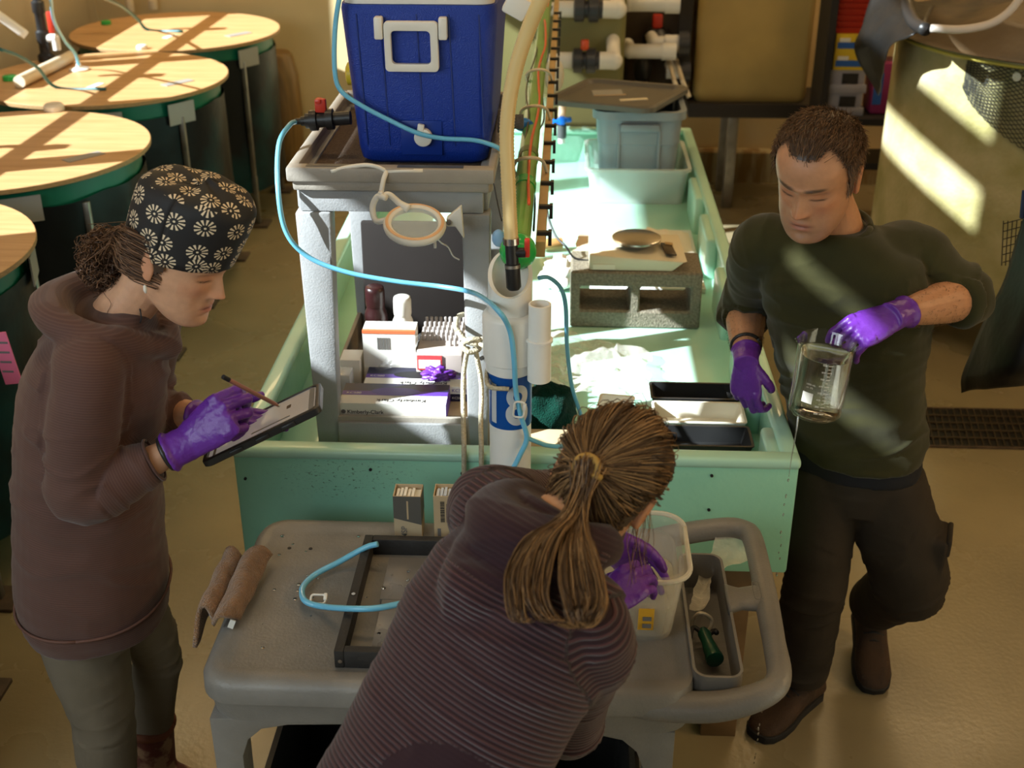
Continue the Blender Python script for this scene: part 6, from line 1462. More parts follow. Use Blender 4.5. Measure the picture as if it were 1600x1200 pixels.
# ---- hair strands -----------------------------------------------
def strands(name, lines, m, parent, n=3):
    """lines: (points, radius list, colour)"""
    vs, fs, cols = [], [], []
    for pts, rad, col in lines:
        k = len(pts); b = len(vs)
        for i, p in enumerate(pts):
            d = (pts[min(i + 1, k - 1)] - pts[max(i - 1, 0)]); d = d.normalized() if d.length > 1e-9 else Vector((0, 0, 1))
            x = d.orthogonal().normalized(); y = d.cross(x); r = rad[0] + (rad[1] - rad[0]) * i / max(1, k - 1)
            for q in range(n):
                a = 2 * math.pi * q / n; vs.append(p + x * (r * math.cos(a)) + y * (r * math.sin(a))); cols.append(col)
        for i in range(k - 1):
            for q in range(n):
                q2 = (q + 1) % n; fs.append((b + i * n + q, b + i * n + q2, b + (i + 1) * n + q2, b + (i + 1) * n + q))
    me = bpy.data.meshes.new(name); me.from_pydata(vs, [], fs); me.update()
    set_colors(me, np.array(cols))
    return finish(name, me, m, parent, smooth=180)
def scalp(name, Mh, mask, off, m, parent, sex=0.0, nz=80, na=110, rough=0.0, seed=0):
    vs, fs, ok = [], [], []
    for i in range(nz + 1):
        z = -0.10 + 0.2199 * i / nz
        for k in range(na):
            p = head_at(z, 2 * math.pi * k / na, sex); c = Vector((0, -0.005, 0.02)); d = (p - c).normalized()
            o_ = off + rough * noise.noise(p * 60 + Vector((seed, 0, 0)))
            ok.append(mask(p)); vs.append(Mh @ (p + d * o_))
    for i in range(nz):
        for k in range(na):
            f = (i * na + k, i * na + (k + 1) % na, (i + 1) * na + (k + 1) % na, (i + 1) * na + k)
            if all(ok[j] for j in f): fs.append(f)
    fs.append(tuple(nz * na + k for k in range(na)))
    me = bpy.data.meshes.new(name); me.from_pydata(vs, [], fs); me.update()
    bm = bmesh.new(); bm.from_mesh(me); bmesh.ops.delete(bm, geom=[v for v in bm.verts if not v.link_faces], context='VERTS'); bmesh.ops.recalc_face_normals(bm, faces=bm.faces[:]); bm.to_mesh(me); bm.free()
    set_colors(me, np.tile(np.array((0.05, 0.03, 0.02)), (len(me.vertices), 1)))
    return finish(name, me, m, parent, smooth=180)
def hair_mask(table):
    def f(p):
        c = p.y / max(1e-6, math.hypot(p.x, p.y))
        for i in range(len(table) - 1):
            if table[i][0] >= c >= table[i + 1][0]:
                t = (table[i][0] - c) / (table[i][0] - table[i + 1][0]); return p.z > table[i][1] + (table[i + 1][1] - table[i][1]) * t
        return p.z > table[-1][1]
    return f
M['hairm'] = mat('hair', (0.06, 0.035, 0.02), 0.42, vcol='Col', spec=0.5)

# ---- hands in gloves --------------------------------------------
def hand(mb, W, fdir, dorsal, right=True, curls=((20, 30, 20),) * 4, thumb=(35, 20, 15), spread=4, size=1.0, cuff=0.05, thumb_out=40, wrist_dir=None):
    """W wrist point; fingers along fdir, back of the hand towards dorsal"""
    R = frame(fdir, dorsal); s = 1 if right else -1
    # looking at the back of a right hand with fingers away, the thumb is on the left (-X)
    Mx = lambda x, y, z: Vector(W) + R @ Vector((x * size * -s, y * size, z * size))
    prof = [(0.0, 0.031, 0.022, 0.0), (0.025, 0.035, 0.020, 0.0), (0.05, 0.040, 0.018, 0.0), (0.075, 0.043, 0.0155, 0.0), (0.094, 0.042, 0.0125, 0.0), (0.101, 0.036, 0.008, 0)]
    mb.loft([[Mx(a * math.cos(t), y, b * math.sin(t) - 0.003) for t in [2 * math.pi * k / 20 for k in range(20)]] for y, a, b, _ in prof])
    data = [(0.031, 0.092, (0.044, 0.026, 0.022), 0.0093), (0.0105, 0.098, (0.049, 0.030, 0.023), 0.0096), (-0.0105, 0.094, (0.045, 0.028, 0.022), 0.0092), (-0.030, 0.084, (0.035, 0.021, 0.019), 0.0083)]
    tips = []
    for i, (x, y, L, r) in enumerate(data):
        side = math.radians(spread * (1.5 - i)); p = Vector((x, y - 0.012, 0.001)); ang = 0.0; pts = [p.copy()]; rad = [r * 1.08]
        p = p + Vector((0, 0.012, 0))
        pts.append(p.copy()); rad.append(r * 1.05)
        for j in range(3):
            ang += math.radians(curls[i][j]); d = Vector((math.sin(side) * math.cos(ang), math.cos(side) * math.cos(ang), -math.sin(ang)))
            pts.append(p + d * L[j] * 0.5); rad.append(r * (1.0 - 0.05 * j)); p = p + d * L[j]; pts.append(p.copy()); rad.append(r * (1.04 - 0.09 * j) if j < 2 else r * 0.62)
        mb.tube([Mx(*q) for q in pts], rad if size == 1 else [q * size for q in rad], 12)
        mb.ball(Mx(*(p - d * 0.004)), r * 0.82 * size, 12, 8); tips.append(Mx(*p))
    # thumb from the side of the palm
    o = math.radians(thumb_out); p = Vector((0.020, 0.018, -0.004)); d = Vector((math.sin(o), math.cos(o), -0.25)).normalized(); pts = [p.copy()]; rad = [0.015]
    L = (0.046, 0.034, 0.027); bend = Vector((-0.35, 0.55, -0.75)).normalized(); acc = 0
    for j in range(3):
        acc += thumb[j]; a = math.radians(acc); dd_ = (d * math.cos(a) + (bend - d * bend.dot(d)).normalized() * math.sin(a)).normalized()
        pts.append(p + dd_ * L[j] * 0.5); rad.append(0.0135 - 0.0013 * j); p = p + dd_ * L[j]; pts.append(p.copy()); rad.append(0.0118 - 0.0012 * j if j < 2 else 0.007)
    mb.tube([Mx(*q) for q in pts], [q * size for q in rad], 12); mb.ball(Mx(*(p - dd_ * 0.004)), 0.0088 * size, 12, 8)
    # cuff towards the forearm
    wd = Vector(wrist_dir).normalized() if wrist_dir is not None else -(R @ Vector((0, 1, 0)))
    W = Vector(W); xa = R @ Vector((1, 0, 0)); za = xa.cross(wd).normalized(); xa = wd.cross(za).normalized()
    prof = [(-0.02, 0.030, 0.022), (0.0, 0.031, 0.0235), (0.02, 0.0315, 0.0255), (cuff - 0.006, 0.034, 0.029), (cuff - 0.004, 0.0365, 0.0315), (cuff, 0.0365, 0.0315), (cuff + 0.003, 0.034, 0.029)]
    mb.loft([[W + wd * t * size + xa * (a * size * math.cos(q)) + za * (b * size * math.sin(q)) for q in [2 * math.pi * k / 24 for k in range(24)]] for t, a, b in prof])
    return tips
def glove(parent, label, **kw):
    mb = MB(); tips = hand(mb, **kw); me = union(mb, 0.0023, 5, 0.5)
    co = coords(me); no = normals(me)
    d = np.array([noise.noise(Vector(c) * 70) + 0.5 * noise.noise(Vector(c) * 150) for c in co]); set_coords(me, co + no * (0.0009 * d)[:, None])
    o = finish('glove', me, M['purple'], parent, smooth=180); o['label'] = label
    return tips

# ---- boots -------------------------------------------------------
def shoe(mb, ankle, toe_dir, up=(0, 0, 1), L=0.30, hgt=0.12, wid=0.052):
    """ankle: point above the heel at shaft height; toe_dir horizontal-ish"""
    f = Vector(toe_dir).normalized(); u = Vector(up); u = (u - f * u.dot(f)).normalized(); r = f.cross(u); base = Vector(ankle) - u * hgt
    prof = [(-0.085, 0.036, 0.055), (-0.07, 0.044, 0.09), (-0.03, 0.046, 0.125), (0.02, 0.045, 0.118), (0.06, 0.047, 0.092), (0.10, 0.052, 0.072), (0.15, 0.053, 0.060), (0.185, 0.047, 0.050), (0.205, 0.032, 0.038), (0.212, 0.014, 0.026)]
    k = L / 0.30
    rings = []
    for y, w, h in prof:
        ring = []
        for q in range(20):
            a = 2 * math.pi * q / 20; cx, sy = math.cos(a), math.sin(a)
            zz = 0.004 + (h - 0.004) * (0.5 + 0.5 * sy) if sy > 0 else 0.5 * (h + 0.004) * (1 + sy) + 0.004 * (-sy)
            wd = w * (abs(cx) ** 0.75) * math.copysign(1, cx)
            ring.append(base + f * y * k + r * wd * (wid / 0.052) + u * max(0.004, zz) * k)
        rings.append(ring)
    mb.loft(rings)
def sole(mb, ankle, toe_dir, up=(0, 0, 1), L=0.30, hgt=0.12, wid=0.052, th=0.024):
    f = Vector(toe_dir).normalized(); u = Vector(up); u = (u - f * u.dot(f)).normalized(); r = f.cross(u); base = Vector(ankle) - u * hgt; k = L / 0.30
    o = [(-0.09, 0.0), (-0.085, 0.030), (-0.06, 0.044), (0.0, 0.044), (0.05, 0.046), (0.10, 0.056), (0.15, 0.057), (0.19, 0.048), (0.212, 0.030), (0.219, 0.0)]
    poly = o + [(y, -w) for y, w in reversed(o[1:-1])]
    a = [base + f * y * k + r * w * (wid / 0.052) for y, w in poly]
    mb.loft([a, [p + u * th for p in a]])
# ------------------------------------------------------------------ the man pouring
def man():
    t = thing('person', 'man in an olive sweater and purple gloves holding a dripping beaker', 'person', U(0.93, 2.8, 0))
    f = Ud(-0.35, -0.94, 0); lf = Ud(0.94, -0.35, 0); rt_ = -lf; UP = V(0, 0, 1)
    Mh = Matrix.Translation(U(0.690, 2.665, 1.635)) @ frame(U(-0.50, -0.76, -0.36), U(0.06, 0.02, 1)).to_4x4() @ Matrix.Scale(1.13, 4)
    SL, EL, WL = U(0.960, 2.775, 1.405), U(1.098, 2.725, 1.310), U(0.880, 2.555, 1.338)
    SR, ER, WR = U(0.622, 2.82, 1.410), U(0.626, 3.00, 1.164), U(0.588, 2.755, 1.128)
    # body
    mb = MB(); head(mb, Mh, sex=1.0)
    limb(mb, [U(0.785, 2.775, 1.40), U(0.768, 2.755, 1.475), U(0.735, 2.725, 1.545), Mh @ V(0, -0.02, -0.03)], [0.085, 0.066, 0.062, 0.058], 20)
    torso(mb, [(U(0.84, 2.77, 1.15), lf, f, 0.13, 0.08), (U(0.80, 2.76, 1.38), lf, f, 0.15, 0.08), (U(0.785, 2.757, 1.44), lf, f, 0.10, 0.07)], 20)
    limb(mb, [U(0.86, 2.74, 1.40), SL, EL, EL.lerp(WL, 0.3), EL.lerp(WL, 0.65), EL.lerp(WL, 0.9)], [0.05, 0.05, 0.046, 0.052, 0.041, 0.028], 16)
    limb(mb, [U(0.74, 2.77, 1.40), SR, ER, ER.lerp(WR, 0.3), ER.lerp(WR, 0.65), ER.lerp(WR, 0.88)], [0.05, 0.05, 0.046, 0.052, 0.042, 0.029], 16)
    me = union(mb, 0.0030, 3, 0.5)
    skin_colors(me, Mh.inverted(), (0.52, 0.255, 0.135), (0.42, 0.15, 0.10), (0.05, 0.028, 0.014), stubble=(0.20, 0.12, 0.075))
    finish('body', me, skin_mat('skin_man'), t, smooth=180)
    # arm hair, as fine strands
    random.seed(5); lines = []
    for A, B in ((EL, WL), (ER, WR)):
        d = (B - A).normalized(); x = d.orthogonal().normalized(); y = d.cross(x)
        for k in range(420):
            s = random.uniform(0.15, 0.82); a = random.uniform(0, 2 * math.pi); nrm = x * math.cos(a) + y * math.sin(a)
            r = 0.052 - 0.020 * max(0, (s - 0.3) / 0.7); p = A + (B - A) * s + nrm * (r - 0.001)
            q = p + nrm * 0.004 + d * random.uniform(0.006, 0.014) + y * random.uniform(-0.004, 0.004)
            lines.append(([p, (p + q) / 2 + nrm * 0.002, q], (0.00035, 0.0002), (0.10, 0.05, 0.025)))
    strands('arm_hair', lines, M['hairm'], t)
    # hair
    msk = hair_mask([(1.0, 0.086), (0.88, 0.092), (0.75, 0.104), (0.62, 0.086), (0.45, 0.046), (0.28, -0.020), (0.12, -0.034), (0.02, 0.012), (-0.25, 0.010), (-0.45, -0.040), (-1.01, -0.068)])
    hs = scalp('hair', Mh, msk, 0.0045, M['hairm'], t, sex=1.0, rough=0.0012)
    lines = []
    while len(lines) < 5200:
        z = random.uniform(-0.08, 0.1195) if random.random() < 0.6 else random.uniform(0.06, 0.1199); th = random.uniform(0, 2 * math.pi); p = head_at(z, th, 1.0)
        if not msk(p + V(random.gauss(0, 0.003), random.gauss(0, 0.003), random.gauss(0, 0.004))): continue
        n = (p - V(0, -0.01, 0.01)).normalized(); flow = V(p.x * 3.0, -0.25 if p.y > 0.035 else (0.35 if z > 0.05 else 0.2), -0.35 if z < 0.07 and p.y < 0.035 else 0.15); flow = (flow - n * flow.dot(n)); flow = flow.normalized() if flow.length > 1e-4 else n.orthogonal()
        L = random.uniform(0.010, 0.019) * (1.25 if z > 0.08 else 1.0) * (0.7 if z < 0.0 else 1)
        r_ = V(random.gauss(0, .3), random.gauss(0, .3), random.gauss(0, .3))
        a = p + n * 0.002; b = a + (n * 0.55 + flow * 0.7 + r_ * 0.4).normalized() * L * 0.5; c = b + (n * 0.1 + flow + r_ * 0.6).normalized() * L * 0.6
        g = random.random(); grey = 0.35 if (z < 0.02 and abs(p.x) > 0.05 and random.random() < 0.5) else 0
        base = V(0.070, 0.034, 0.015).lerp(V(0.26, 0.135, 0.060), g * g).lerp(V(0.35, 0.30, 0.25), grey)
        lines.append(([Mh @ a, Mh @ b, Mh @ c], (0.00075, 0.0003), tuple(base)))
    strands('hair_strands', lines, M['hairm'], hs)
    # sweater
    mb = MB()
    torso(mb, [(U(0.906, 2.79, 0.845), lf, f, 0.176, 0.130), (U(0.904, 2.79, 0.88), lf, f, 0.176, 0.132), (U(0.892, 2.788, 0.96), lf, f, 0.176, 0.132), (U(0.868, 2.782, 1.06), lf, f, 0.180, 0.134), (U(0.848, 2.772, 1.16), lf, f, 0.190, 0.138), (U(0.828, 2.764, 1.26), lf, f, 0.204, 0.140), (U(0.810, 2.756, 1.35), lf, f, 0.205, 0.132), (U(0.798, 2.753, 1.41), lf, f, 0.180, 0.112), (U(0.786, 2.752, 1.455), lf, f, 0.122, 0.092), (U(0.776, 2.750, 1.482), lf, f, 0.082, 0.078)], 36)
    limb(mb, [U(0.87, 2.73, 1.40), SL + V(0, 0, 0.002), SL.lerp(EL, 0.5), EL + V(0.006, 0.0, -0.004), EL.lerp(WL, 0.14), EL.lerp(WL, 0.20)], [0.07, 0.078, 0.073, 0.068, 0.066, 0.066], 22, 6)
    limb(mb, [U(0.73, 2.77, 1.39), SR + V(0, 0, 0.002), SR.lerp(ER, 0.5), ER, ER.lerp(WR, 0.16), ER.lerp(WR, 0.24)], [0.07, 0.076, 0.070, 0.066, 0.064, 0.064], 22, 6)
    me = union(mb, 0.0055, 9, 0.6)
    arms = np.array(EL), np.array(ER)
    def ex(co):
        d = np.minimum(np.linalg.norm(co - arms[0], axis=1), np.linalg.norm(co - arms[1], axis=1))
        return 0.55 + 1.1 * np.exp(-(d / 0.14) ** 2) + 0.3 * (co[:, 2] < 1.05)
    segs = [(U(0.885, 2.79, 0.86), U(0.79, 2.755, 1.48), 0, 1.7), (SL, EL, 0, 0.75), (EL, WL, 0.25, 0.7), (SR, ER, 0, 0.75), (ER, WR, 0.28, 0.7)]
    wrinkle(me, segs, 0.0135, 26, 6.5, 1.0, ex)
    M['olive_knit'] = mat('olive_knit', (0.036, 0.033, 0.009), 0.85, var=0.2, vscale=14, bump=0.15, bscale=500, sheen=0.15, spec=0.2)
    sw = finish('sweater', me, M['olive_knit'], t, smooth=180)
    mb = MB(); c = U(0.774, 2.745, 1.487); ring = ering(c, lf, (f + V(0, 0, -0.25)).normalized(), 0.073, 0.073, 40, 2.0); mb.tube(ring + [ring[0]], 0.0085, 8); mb.build('collar', M['olive_knit'], sw, smooth=180)
    mb = MB(); torso(mb, [(U(0.908, 2.79, 0.80), lf, f, 0.170, 0.125), (U(0.906, 2.79, 0.83), lf, f, 0.173, 0.128), (U(0.904, 2.79, 0.87), lf, f, 0.170, 0.126)], 36); me = union(mb, 0.006, 4); wrinkle(me, segs[:1], 0.006, 20, 8, 4.0); finish('undershirt', me, mat('black_cotton', (0.008, 0.008, 0.011), 0.9), t, smooth=180)
    # trousers
    HR, KR, AR = U(0.832, 2.80, 0.78), U(0.820, 2.70, 0.48), U(0.842, 2.765, 0.13)
    HL, KL, AL = U(0.985, 2.76, 0.78), U(1.085, 2.72, 0.475), U(1.098, 2.975, 0.20)
    mb = MB(); torso(mb, [(U(0.905, 2.79, 0.70), lf, f, 0.155, 0.118), (U(0.905, 2.79, 0.76), lf, f, 0.172, 0.125), (U(0.903, 2.79, 0.83), lf, f, 0.168, 0.120), (U(0.89, 2.79, 0.86), lf, f, 0.170, 0.115)], 30)
    limb(mb, [HR, HR.lerp(KR, 0.5), KR, KR.lerp(AR, 0.4), KR.lerp(AR, 0.85), AR + V(0, 0, -0.02)], [0.105, 0.096, 0.082, 0.082, 0.074, 0.070], 24)
    limb(mb, [HL, HL.lerp(KL, 0.5), KL, KL.lerp(AL, 0.35), KL.lerp(AL, 0.8), AL], [0.105, 0.110, 0.102, 0.092, 0.082, 0.074], 24)
    pkc = HL.lerp(KL, 0.66) + lf * 0.088 + f * 0.01; Rp = frame(-f, UP) ; mb.box(pkc, (0.05, 0.115, 0.15), Rp)
    me = union(mb, 0.006, 9, 0.6)
    segs = [(HR, KR, 0, 0.8), (KR, AR, 0.31, 0.75), (HL, KL, 0, 0.8), (KL, AL, 0.31, 0.75), (U(0.895, 2.79, 0.86), U(0.895, 2.79, 0.72), -0.1, 1.6)]
    aa = np.array(AR), np.array(AL), np.array(KR), np.array(KL)
    def ex2(co):
        d = np.min([np.linalg.norm(co - q, axis=1) for q in aa], axis=0); return 0.55 + 1.2 * np.exp(-(d / 0.13) ** 2)
    wrinkle(me, segs, 0.009, 24, 6, 8.0, ex2)
    M['brown_twill'] = mat('brown_twill', (0.040, 0.030, 0.021), 0.85, var=0.2, vscale=10, bump=0.12, bscale=400, spec=0.2)
    pn = finish('trousers', me, M['brown_twill'], t, smooth=180)
    mb = MB(); mb.box(pkc + lf * 0.027 + V(0, 0, 0.055), (0.014, 0.105, 0.05), Rp); mb.build('pocket_flap', M['brown_twill'], pn, bevel=0.006, seg=3)
    # boots
    M['boot'] = mat('brown_suede', (0.058, 0.028, 0.012), 0.8, var=0.35, vscale=20, bump=0.3, bscale=200); M['bootsole'] = mat('dark_rubber', (0.010, 0.008, 0.007), 0.7)
    AL2 = AL + V(0, 0, -0.02)
    for (an, d, up) in ((AR + V(0, 0, -0.004), Ud(-0.72, -0.69, 0), UP), (AL2 + U(0, -0.0, -0.0), Ud(-0.12, -0.95, -0.30), V(*U(0, -0.3, 0.95)))):
        mb = MB(); shoe(mb, an, d, up, hgt=0.126); u_ = Vector(up).normalized(); limb(mb, [an + V(0, 0, 0.05), an - u_ * 0.03, an - u_ * 0.07], [0.055, 0.050, 0.046], 16)
        me = union(mb, 0.005, 5); bo = finish('boot', me, M['boot'], t, smooth=180)
        mb = MB(); sole(mb, an, d, up, hgt=0.1265, th=0.026); mb.build('boot_sole', M['bootsole'], bo, bevel=0.004)
        fd = d.normalized(); u2 = (u_ - fd * u_.dot(fd)).normalized(); r2 = fd.cross(u2)
        for k in range(4):
            c = an - u2 * (0.126 - 0.118 + 0.012 * k + 0.004) + fd * (0.015 + 0.021 * k) + u2 * 0.006
            mb = MB(); mb.tube([c - r2 * 0.03 - u2 * 0.012, c, c + r2 * 0.03 - u2 * 0.012], 0.0035, 6); mb.build('lace', M['bootsole'], bo, smooth=180)
    # gloves
    glove(t, 'purple nitrile glove gripping the beaker rim', W=WL, fdir=Ud(-0.88, -0.30, -0.26), dorsal=Ud(-0.22, -0.55, 0.80), right=False, curls=((42, 40, 22), (46, 44, 24), (48, 46, 26), (44, 42, 26)), thumb=(10, 25, 20), spread=5, size=1.12, cuff=0.035, thumb_out=35, wrist_dir=(EL - WL))
    glove(t, 'purple nitrile glove hanging over the trays', W=WR, fdir=Ud(0.04, -0.10, -1), dorsal=Ud(-0.62, -0.78, 0.05), right=True, curls=((30, 42, 28), (34, 44, 30), (38, 46, 30), (38, 46, 30)), thumb=(12, 30, 25), spread=2, size=1.05, cuff=0.04, thumb_out=42, wrist_dir=(ER - WR))
    mb = MB(); d = (ER - WR).normalized(); c = WR + d * 0.060; x = d.orthogonal().normalized(); y = d.cross(x); ring = [c + x * 0.0365 * math.cos(a) + y * 0.0365 * math.sin(a) for a in [2 * math.pi * k / 28 for k in range(29)]]; mb.tube(ring, 0.005, 8, flat=1.0); mb.build('watch_strap', M['black'], t, smooth=180)
    return t
man()

# glass beaker in his hand, water in it, drips below
bk = U(0.692, 2.455, 1.135); bt3 = thing('beaker', 'large glass beaker of water with white measuring marks, held over the floor', 'beaker', bk)
r0 = 0.0615; hb = 0.182
TB = Matrix.Translation(bk) @ Matrix.Rotation(math.radians(4), 4, 'Y')
mb = MB(); mb.M = TB
prof = [(0.02, 0.0), (r0 - 0.012, 0.0), (r0 - 0.003, 0.005), (r0, 0.014), (r0, hb - 0.008), (r0 + 0.005, hb), (r0 + 0.003, hb + 0.002), (r0 - 0.003, hb - 0.008), (r0 - 0.003, 0.015), (r0 - 0.012, 0.004), (0.02, 0.004)]
rings = []
for r, z in prof:
    ring = []
    for k in range(48):
        a = 2 * math.pi * k / 48; da = (a - math.radians(185) + math.pi) % (2 * math.pi) - math.pi
        sp_o = 0.013 * math.exp(-(da / 0.22) ** 2) * max(0, (z - (hb - 0.02)) / 0.022)
        ring.append(V((r + sp_o) * math.cos(a), (r + sp_o) * math.sin(a), z))
    rings.append(ring)
mb.loft(rings); mb.build('glass_wall', film('beaker_glass', (0.9, 0.88, 0.82), 0.05, 0.02, glass=True, edge=0.75), bt3, smooth=50)
mb = MB(); mb.M = TB; mb.lathe([(0.01, 0.0045), (r0 - 0.013, 0.005), (r0 - 0.0045, 0.015), (r0 - 0.0042, hb - 0.03), (r0 - 0.006, hb - 0.032), (0.01, hb - 0.032)], (0, 0, 0), 48); mb.build('beaker_water', mat('beaker_water', (0.96, 0.93, 0.86), 0.01, trans=1.0, ior=1.2), bt3, smooth=50)
def on_glass(a, z, r=r0 + 0.0006): return TB @ V(r * math.cos(a), r * math.sin(a), z)
pr_m = mat('white_enamel', (0.75, 0.70, 0.62), 0.5)
fa = math.radians(-101)
for k in range(15):
    z = 0.030 + k * 0.0085; w = 0.15 if k % 2 == 0 else 0.09
    mb = MB(); mb.tube([on_glass(fa + 0.10 + w * q / 3, z) for q in range(4)], 0.0007, 4); mb.build('graduation', pr_m, bt3)
    if k % 2 == 0:
        a0 = fa - 0.10; o = on_glass(a0, z - 0.002); rgt = V(-math.sin(a0), math.cos(a0), 0)
        lettering(['200', '300', '400', '500', '600', '700', '800', '900'][k // 2], o, rgt, (0, 0, 1), 0.0045, pr_m, bt3, depth=0.0003)
a0 = fa - 0.42
mb = MB()
rows = [[on_glass(a0 - 0.22 + 0.40 * q / 6, z, r0 + 0.0007) for q in range(7)] for z in (0.050, 0.056, 0.070, 0.076)]
mb.loft(rows, caps=False, closed=False); mb.build('white_patch', pr_m, bt3)
for k, tx in enumerate(('1000 mL', '+/- 5%')):
    o = on_glass(a0 - 0.12, 0.094 - 0.008 * k); rgt = V(-math.sin(a0), math.cos(a0), 0); lettering(tx, o, rgt, (0, 0, 1), 0.0045, pr_m, bt3, depth=0.0006)
lettering('mL', on_glass(fa - 0.10, 0.150), V(-math.sin(fa), math.cos(fa), 0), (0, 0, 1), 0.005, pr_m, bt3, depth=0.0003)
dp = TB @ V(-0.040, -0.022, 0.0)
wt = thing('water_drip', 'thin broken stream of water falling from the beaker', 'water', V(dp.x, dp.y, 0.0))
M['drip'] = mat('drip_water', (0.95, 0.93, 0.88), 0.03, trans=0.85, ior=1.33)
mb = MB(); mb.tube(smooth_path([dp, dp + V(-0.001, 0, -0.05), dp + V(-0.004, 0, -0.11), dp + V(-0.005, 0, -0.16)], 6), [0.0022, 0.0016, 0.0012, 0.0006], 8); mb.build('stream', M['drip'], wt, smooth=180)
random.seed(2); z = 0.17
while z < dp.z - 0.01:
    r = random.uniform(0.0018, 0.0034); mb = MB(); mb.ball(V(dp.x - 0.006 + random.gauss(0, 0.002), dp.y, dp.z - z), (r * 0.8, r * 0.8, r * random.uniform(1.2, 2.6)), 8, 6); mb.build('drop', M['drip'], wt, smooth=180); z += random.uniform(0.012, 0.05)

# ------------------------------------------------------------------ the woman with the tablet
def woman_tablet():
    t = thing('person', 'woman in a brown striped hoodie and black flowered cap writing on a tablet', 'person', U(-0.97, 2.32, 0))
    f = Ud(0.985, 0.10, 0); rt_ = Ud(0.10, -0.985, 0); UP = V(0, 0, 1)
    Mh = Matrix.Translation(U(-0.662, 2.275, 1.588)) @ frame(U(0.84, -0.30, -0.44), U(0.40, -0.10, 0.9)).to_4x4() @ Matrix.Scale(1.06, 4)
    SR, ER, WR = U(-0.830, 2.140, 1.395), U(-0.868, 2.09, 1.140), U(-0.665, 2.15, 1.226)
    SL, EL, WL = U(-0.810, 2.470, 1.395), U(-0.830, 2.43, 1.150), U(-0.672, 2.345, 1.190)
    mb = MB(); head(mb, Mh, sex=0.0)
    limb(mb, [U(-0.86, 2.30, 1.36), U(-0.815, 2.30, 1.44), U(-0.755, 2.29, 1.505), Mh @ V(0, -0.03, -0.02)], [0.07, 0.056, 0.051, 0.052], 20)
    torso(mb, [(U(-0.90, 2.30, 1.12), rt_, f, 0.12, 0.08), (U(-0.86, 2.30, 1.36), rt_, f, 0.13, 0.07), (U(-0.845, 2.30, 1.40), rt_, f, 0.09, 0.06)], 20)
    limb(mb, [U(-0.85, 2.22, 1.40), SR, ER, ER.lerp(WR, 0.3), ER.lerp(WR, 0.65), ER.lerp(WR, 0.9)], [0.04, 0.04, 0.036, 0.039, 0.033, 0.026], 16)
    limb(mb, [U(-0.85, 2.38, 1.40), SL, EL, EL.lerp(WL, 0.3), EL.lerp(WL, 0.65), EL.lerp(WL, 0.9)], [0.04, 0.04, 0.036, 0.039, 0.034, 0.026], 16)
    me = union(mb, 0.0029, 3, 0.5)
    skin_colors(me, Mh.inverted(), (0.62, 0.335, 0.20), (0.52, 0.20, 0.16), (0.07, 0.038, 0.022))
    finish('body', me, skin_mat('skin_woman'), t, smooth=180)
    # hair under the cap, bun of curls
    random.seed(9)
    msk = lambda p: (p.y < 0.020 - max(0, p.z - 0.0) * 0.2) and p.z > -0.055 + max(0, p.y + 0.03) * 1.2 and (abs(p.x) < 0.2)
    hs = scalp('hair', Mh, msk, 0.008, M['hairm'], t, rough=0.002)
    bun = ray(166, 402, 2.46); lines = []
    def hc(): 
        g = random.random(); return tuple(V(0.045, 0.020, 0.010).lerp(V(0.26, 0.13, 0.065), g ** 1.6))
    for k in range(900):
        d = V(random.gauss(0, 1), random.gauss(0, 1), random.gauss(0, 1)).normalized(); rr = random.uniform(0.35, 1.0)
        c = bun + V(d.x * 0.060, d.y * 0.060, d.z * 0.066) * rr
        a = d.orthogonal().normalized(); b = d.cross(a); rad = random.uniform(0.005, 0.013); turns = random.uniform(0.7, 2.0); ph = random.uniform(0, 6.3); drift = (a * random.gauss(0, 1) + b * random.gauss(0, 1) + V(0, 0, -0.3)).normalized() * random.uniform(0.012, 0.035)
        pts = [c + a * rad * math.cos(ph + turns * 6.28 * q / 13) + b * rad * math.sin(ph + turns * 6.28 * q / 13) + drift * (q / 13) + d * 0.006 * math.sin(q) for q in range(14)]
        lines.append((pts, (0.0011, 0.0006), hc()))
    # hair swept from the temples back to the bun
    for k in range(520):
        z = random.uniform(-0.045, 0.045); th = math.radians(random.uniform(-26, 8)) if k % 2 else math.radians(random.uniform(152, 195)); p = head_at(z, th)
        if p.y > 0.045: continue
        p0 = Mh @ (p * 1.04); tgt = bun + V(random.gauss(0, .02), random.gauss(0, .02), random.gauss(0, .02)); back = Mh @ V(p.x * 0.85, -0.10, p.z * 0.7 - 0.005)
        if p.x < 0: back = Mh @ V(p.x * 0.8, -0.10, p.z * 0.7)
        pts = smooth_path([p0, p0.lerp(back, 0.5) + (p0 - Mh @ V(0, 0, 0)).normalized() * random.uniform(0.012, 0.022), back + V(random.gauss(0, .004), random.gauss(0, .004), -0.004), tgt], 5)
        lines.append((pts, (0.0010, 0.0008), hc()))
    for k in range(0):   # loose wisps by the ear and neck
        p = head_at(random.uniform(-0.01, 0.03), math.radians(random.uniform(6, 22))); p0 = Mh @ (p * 1.03); L = random.uniform(0.03, 0.09)
        pts = [p0 + V(0.010 * math.sin(q * 0.9 + k) + q * 0.001, -0.006 - 0.004 * math.sin(q * 0.7 + k), -L * q / 8) for q in range(9)]
        lines.append((pts, (0.0005, 0.0003), hc()))
    for k in range(26):
        p0 = bun + V(random.gauss(0.04, .02), random.gauss(-0.02, .02), -0.05); pts = [p0 + V(0.006 * math.sin(q + k), 0, -0.008 * q) for q in range(8)]; lines.append((pts, (0.0007, 0.0004), hc()))
    strands('hair_strands', lines, M['hairm'], hs)
    # cap: a soft printed cotton cap with band
    na, nz = 72, 20; vs, fs, uvs = [], [], []
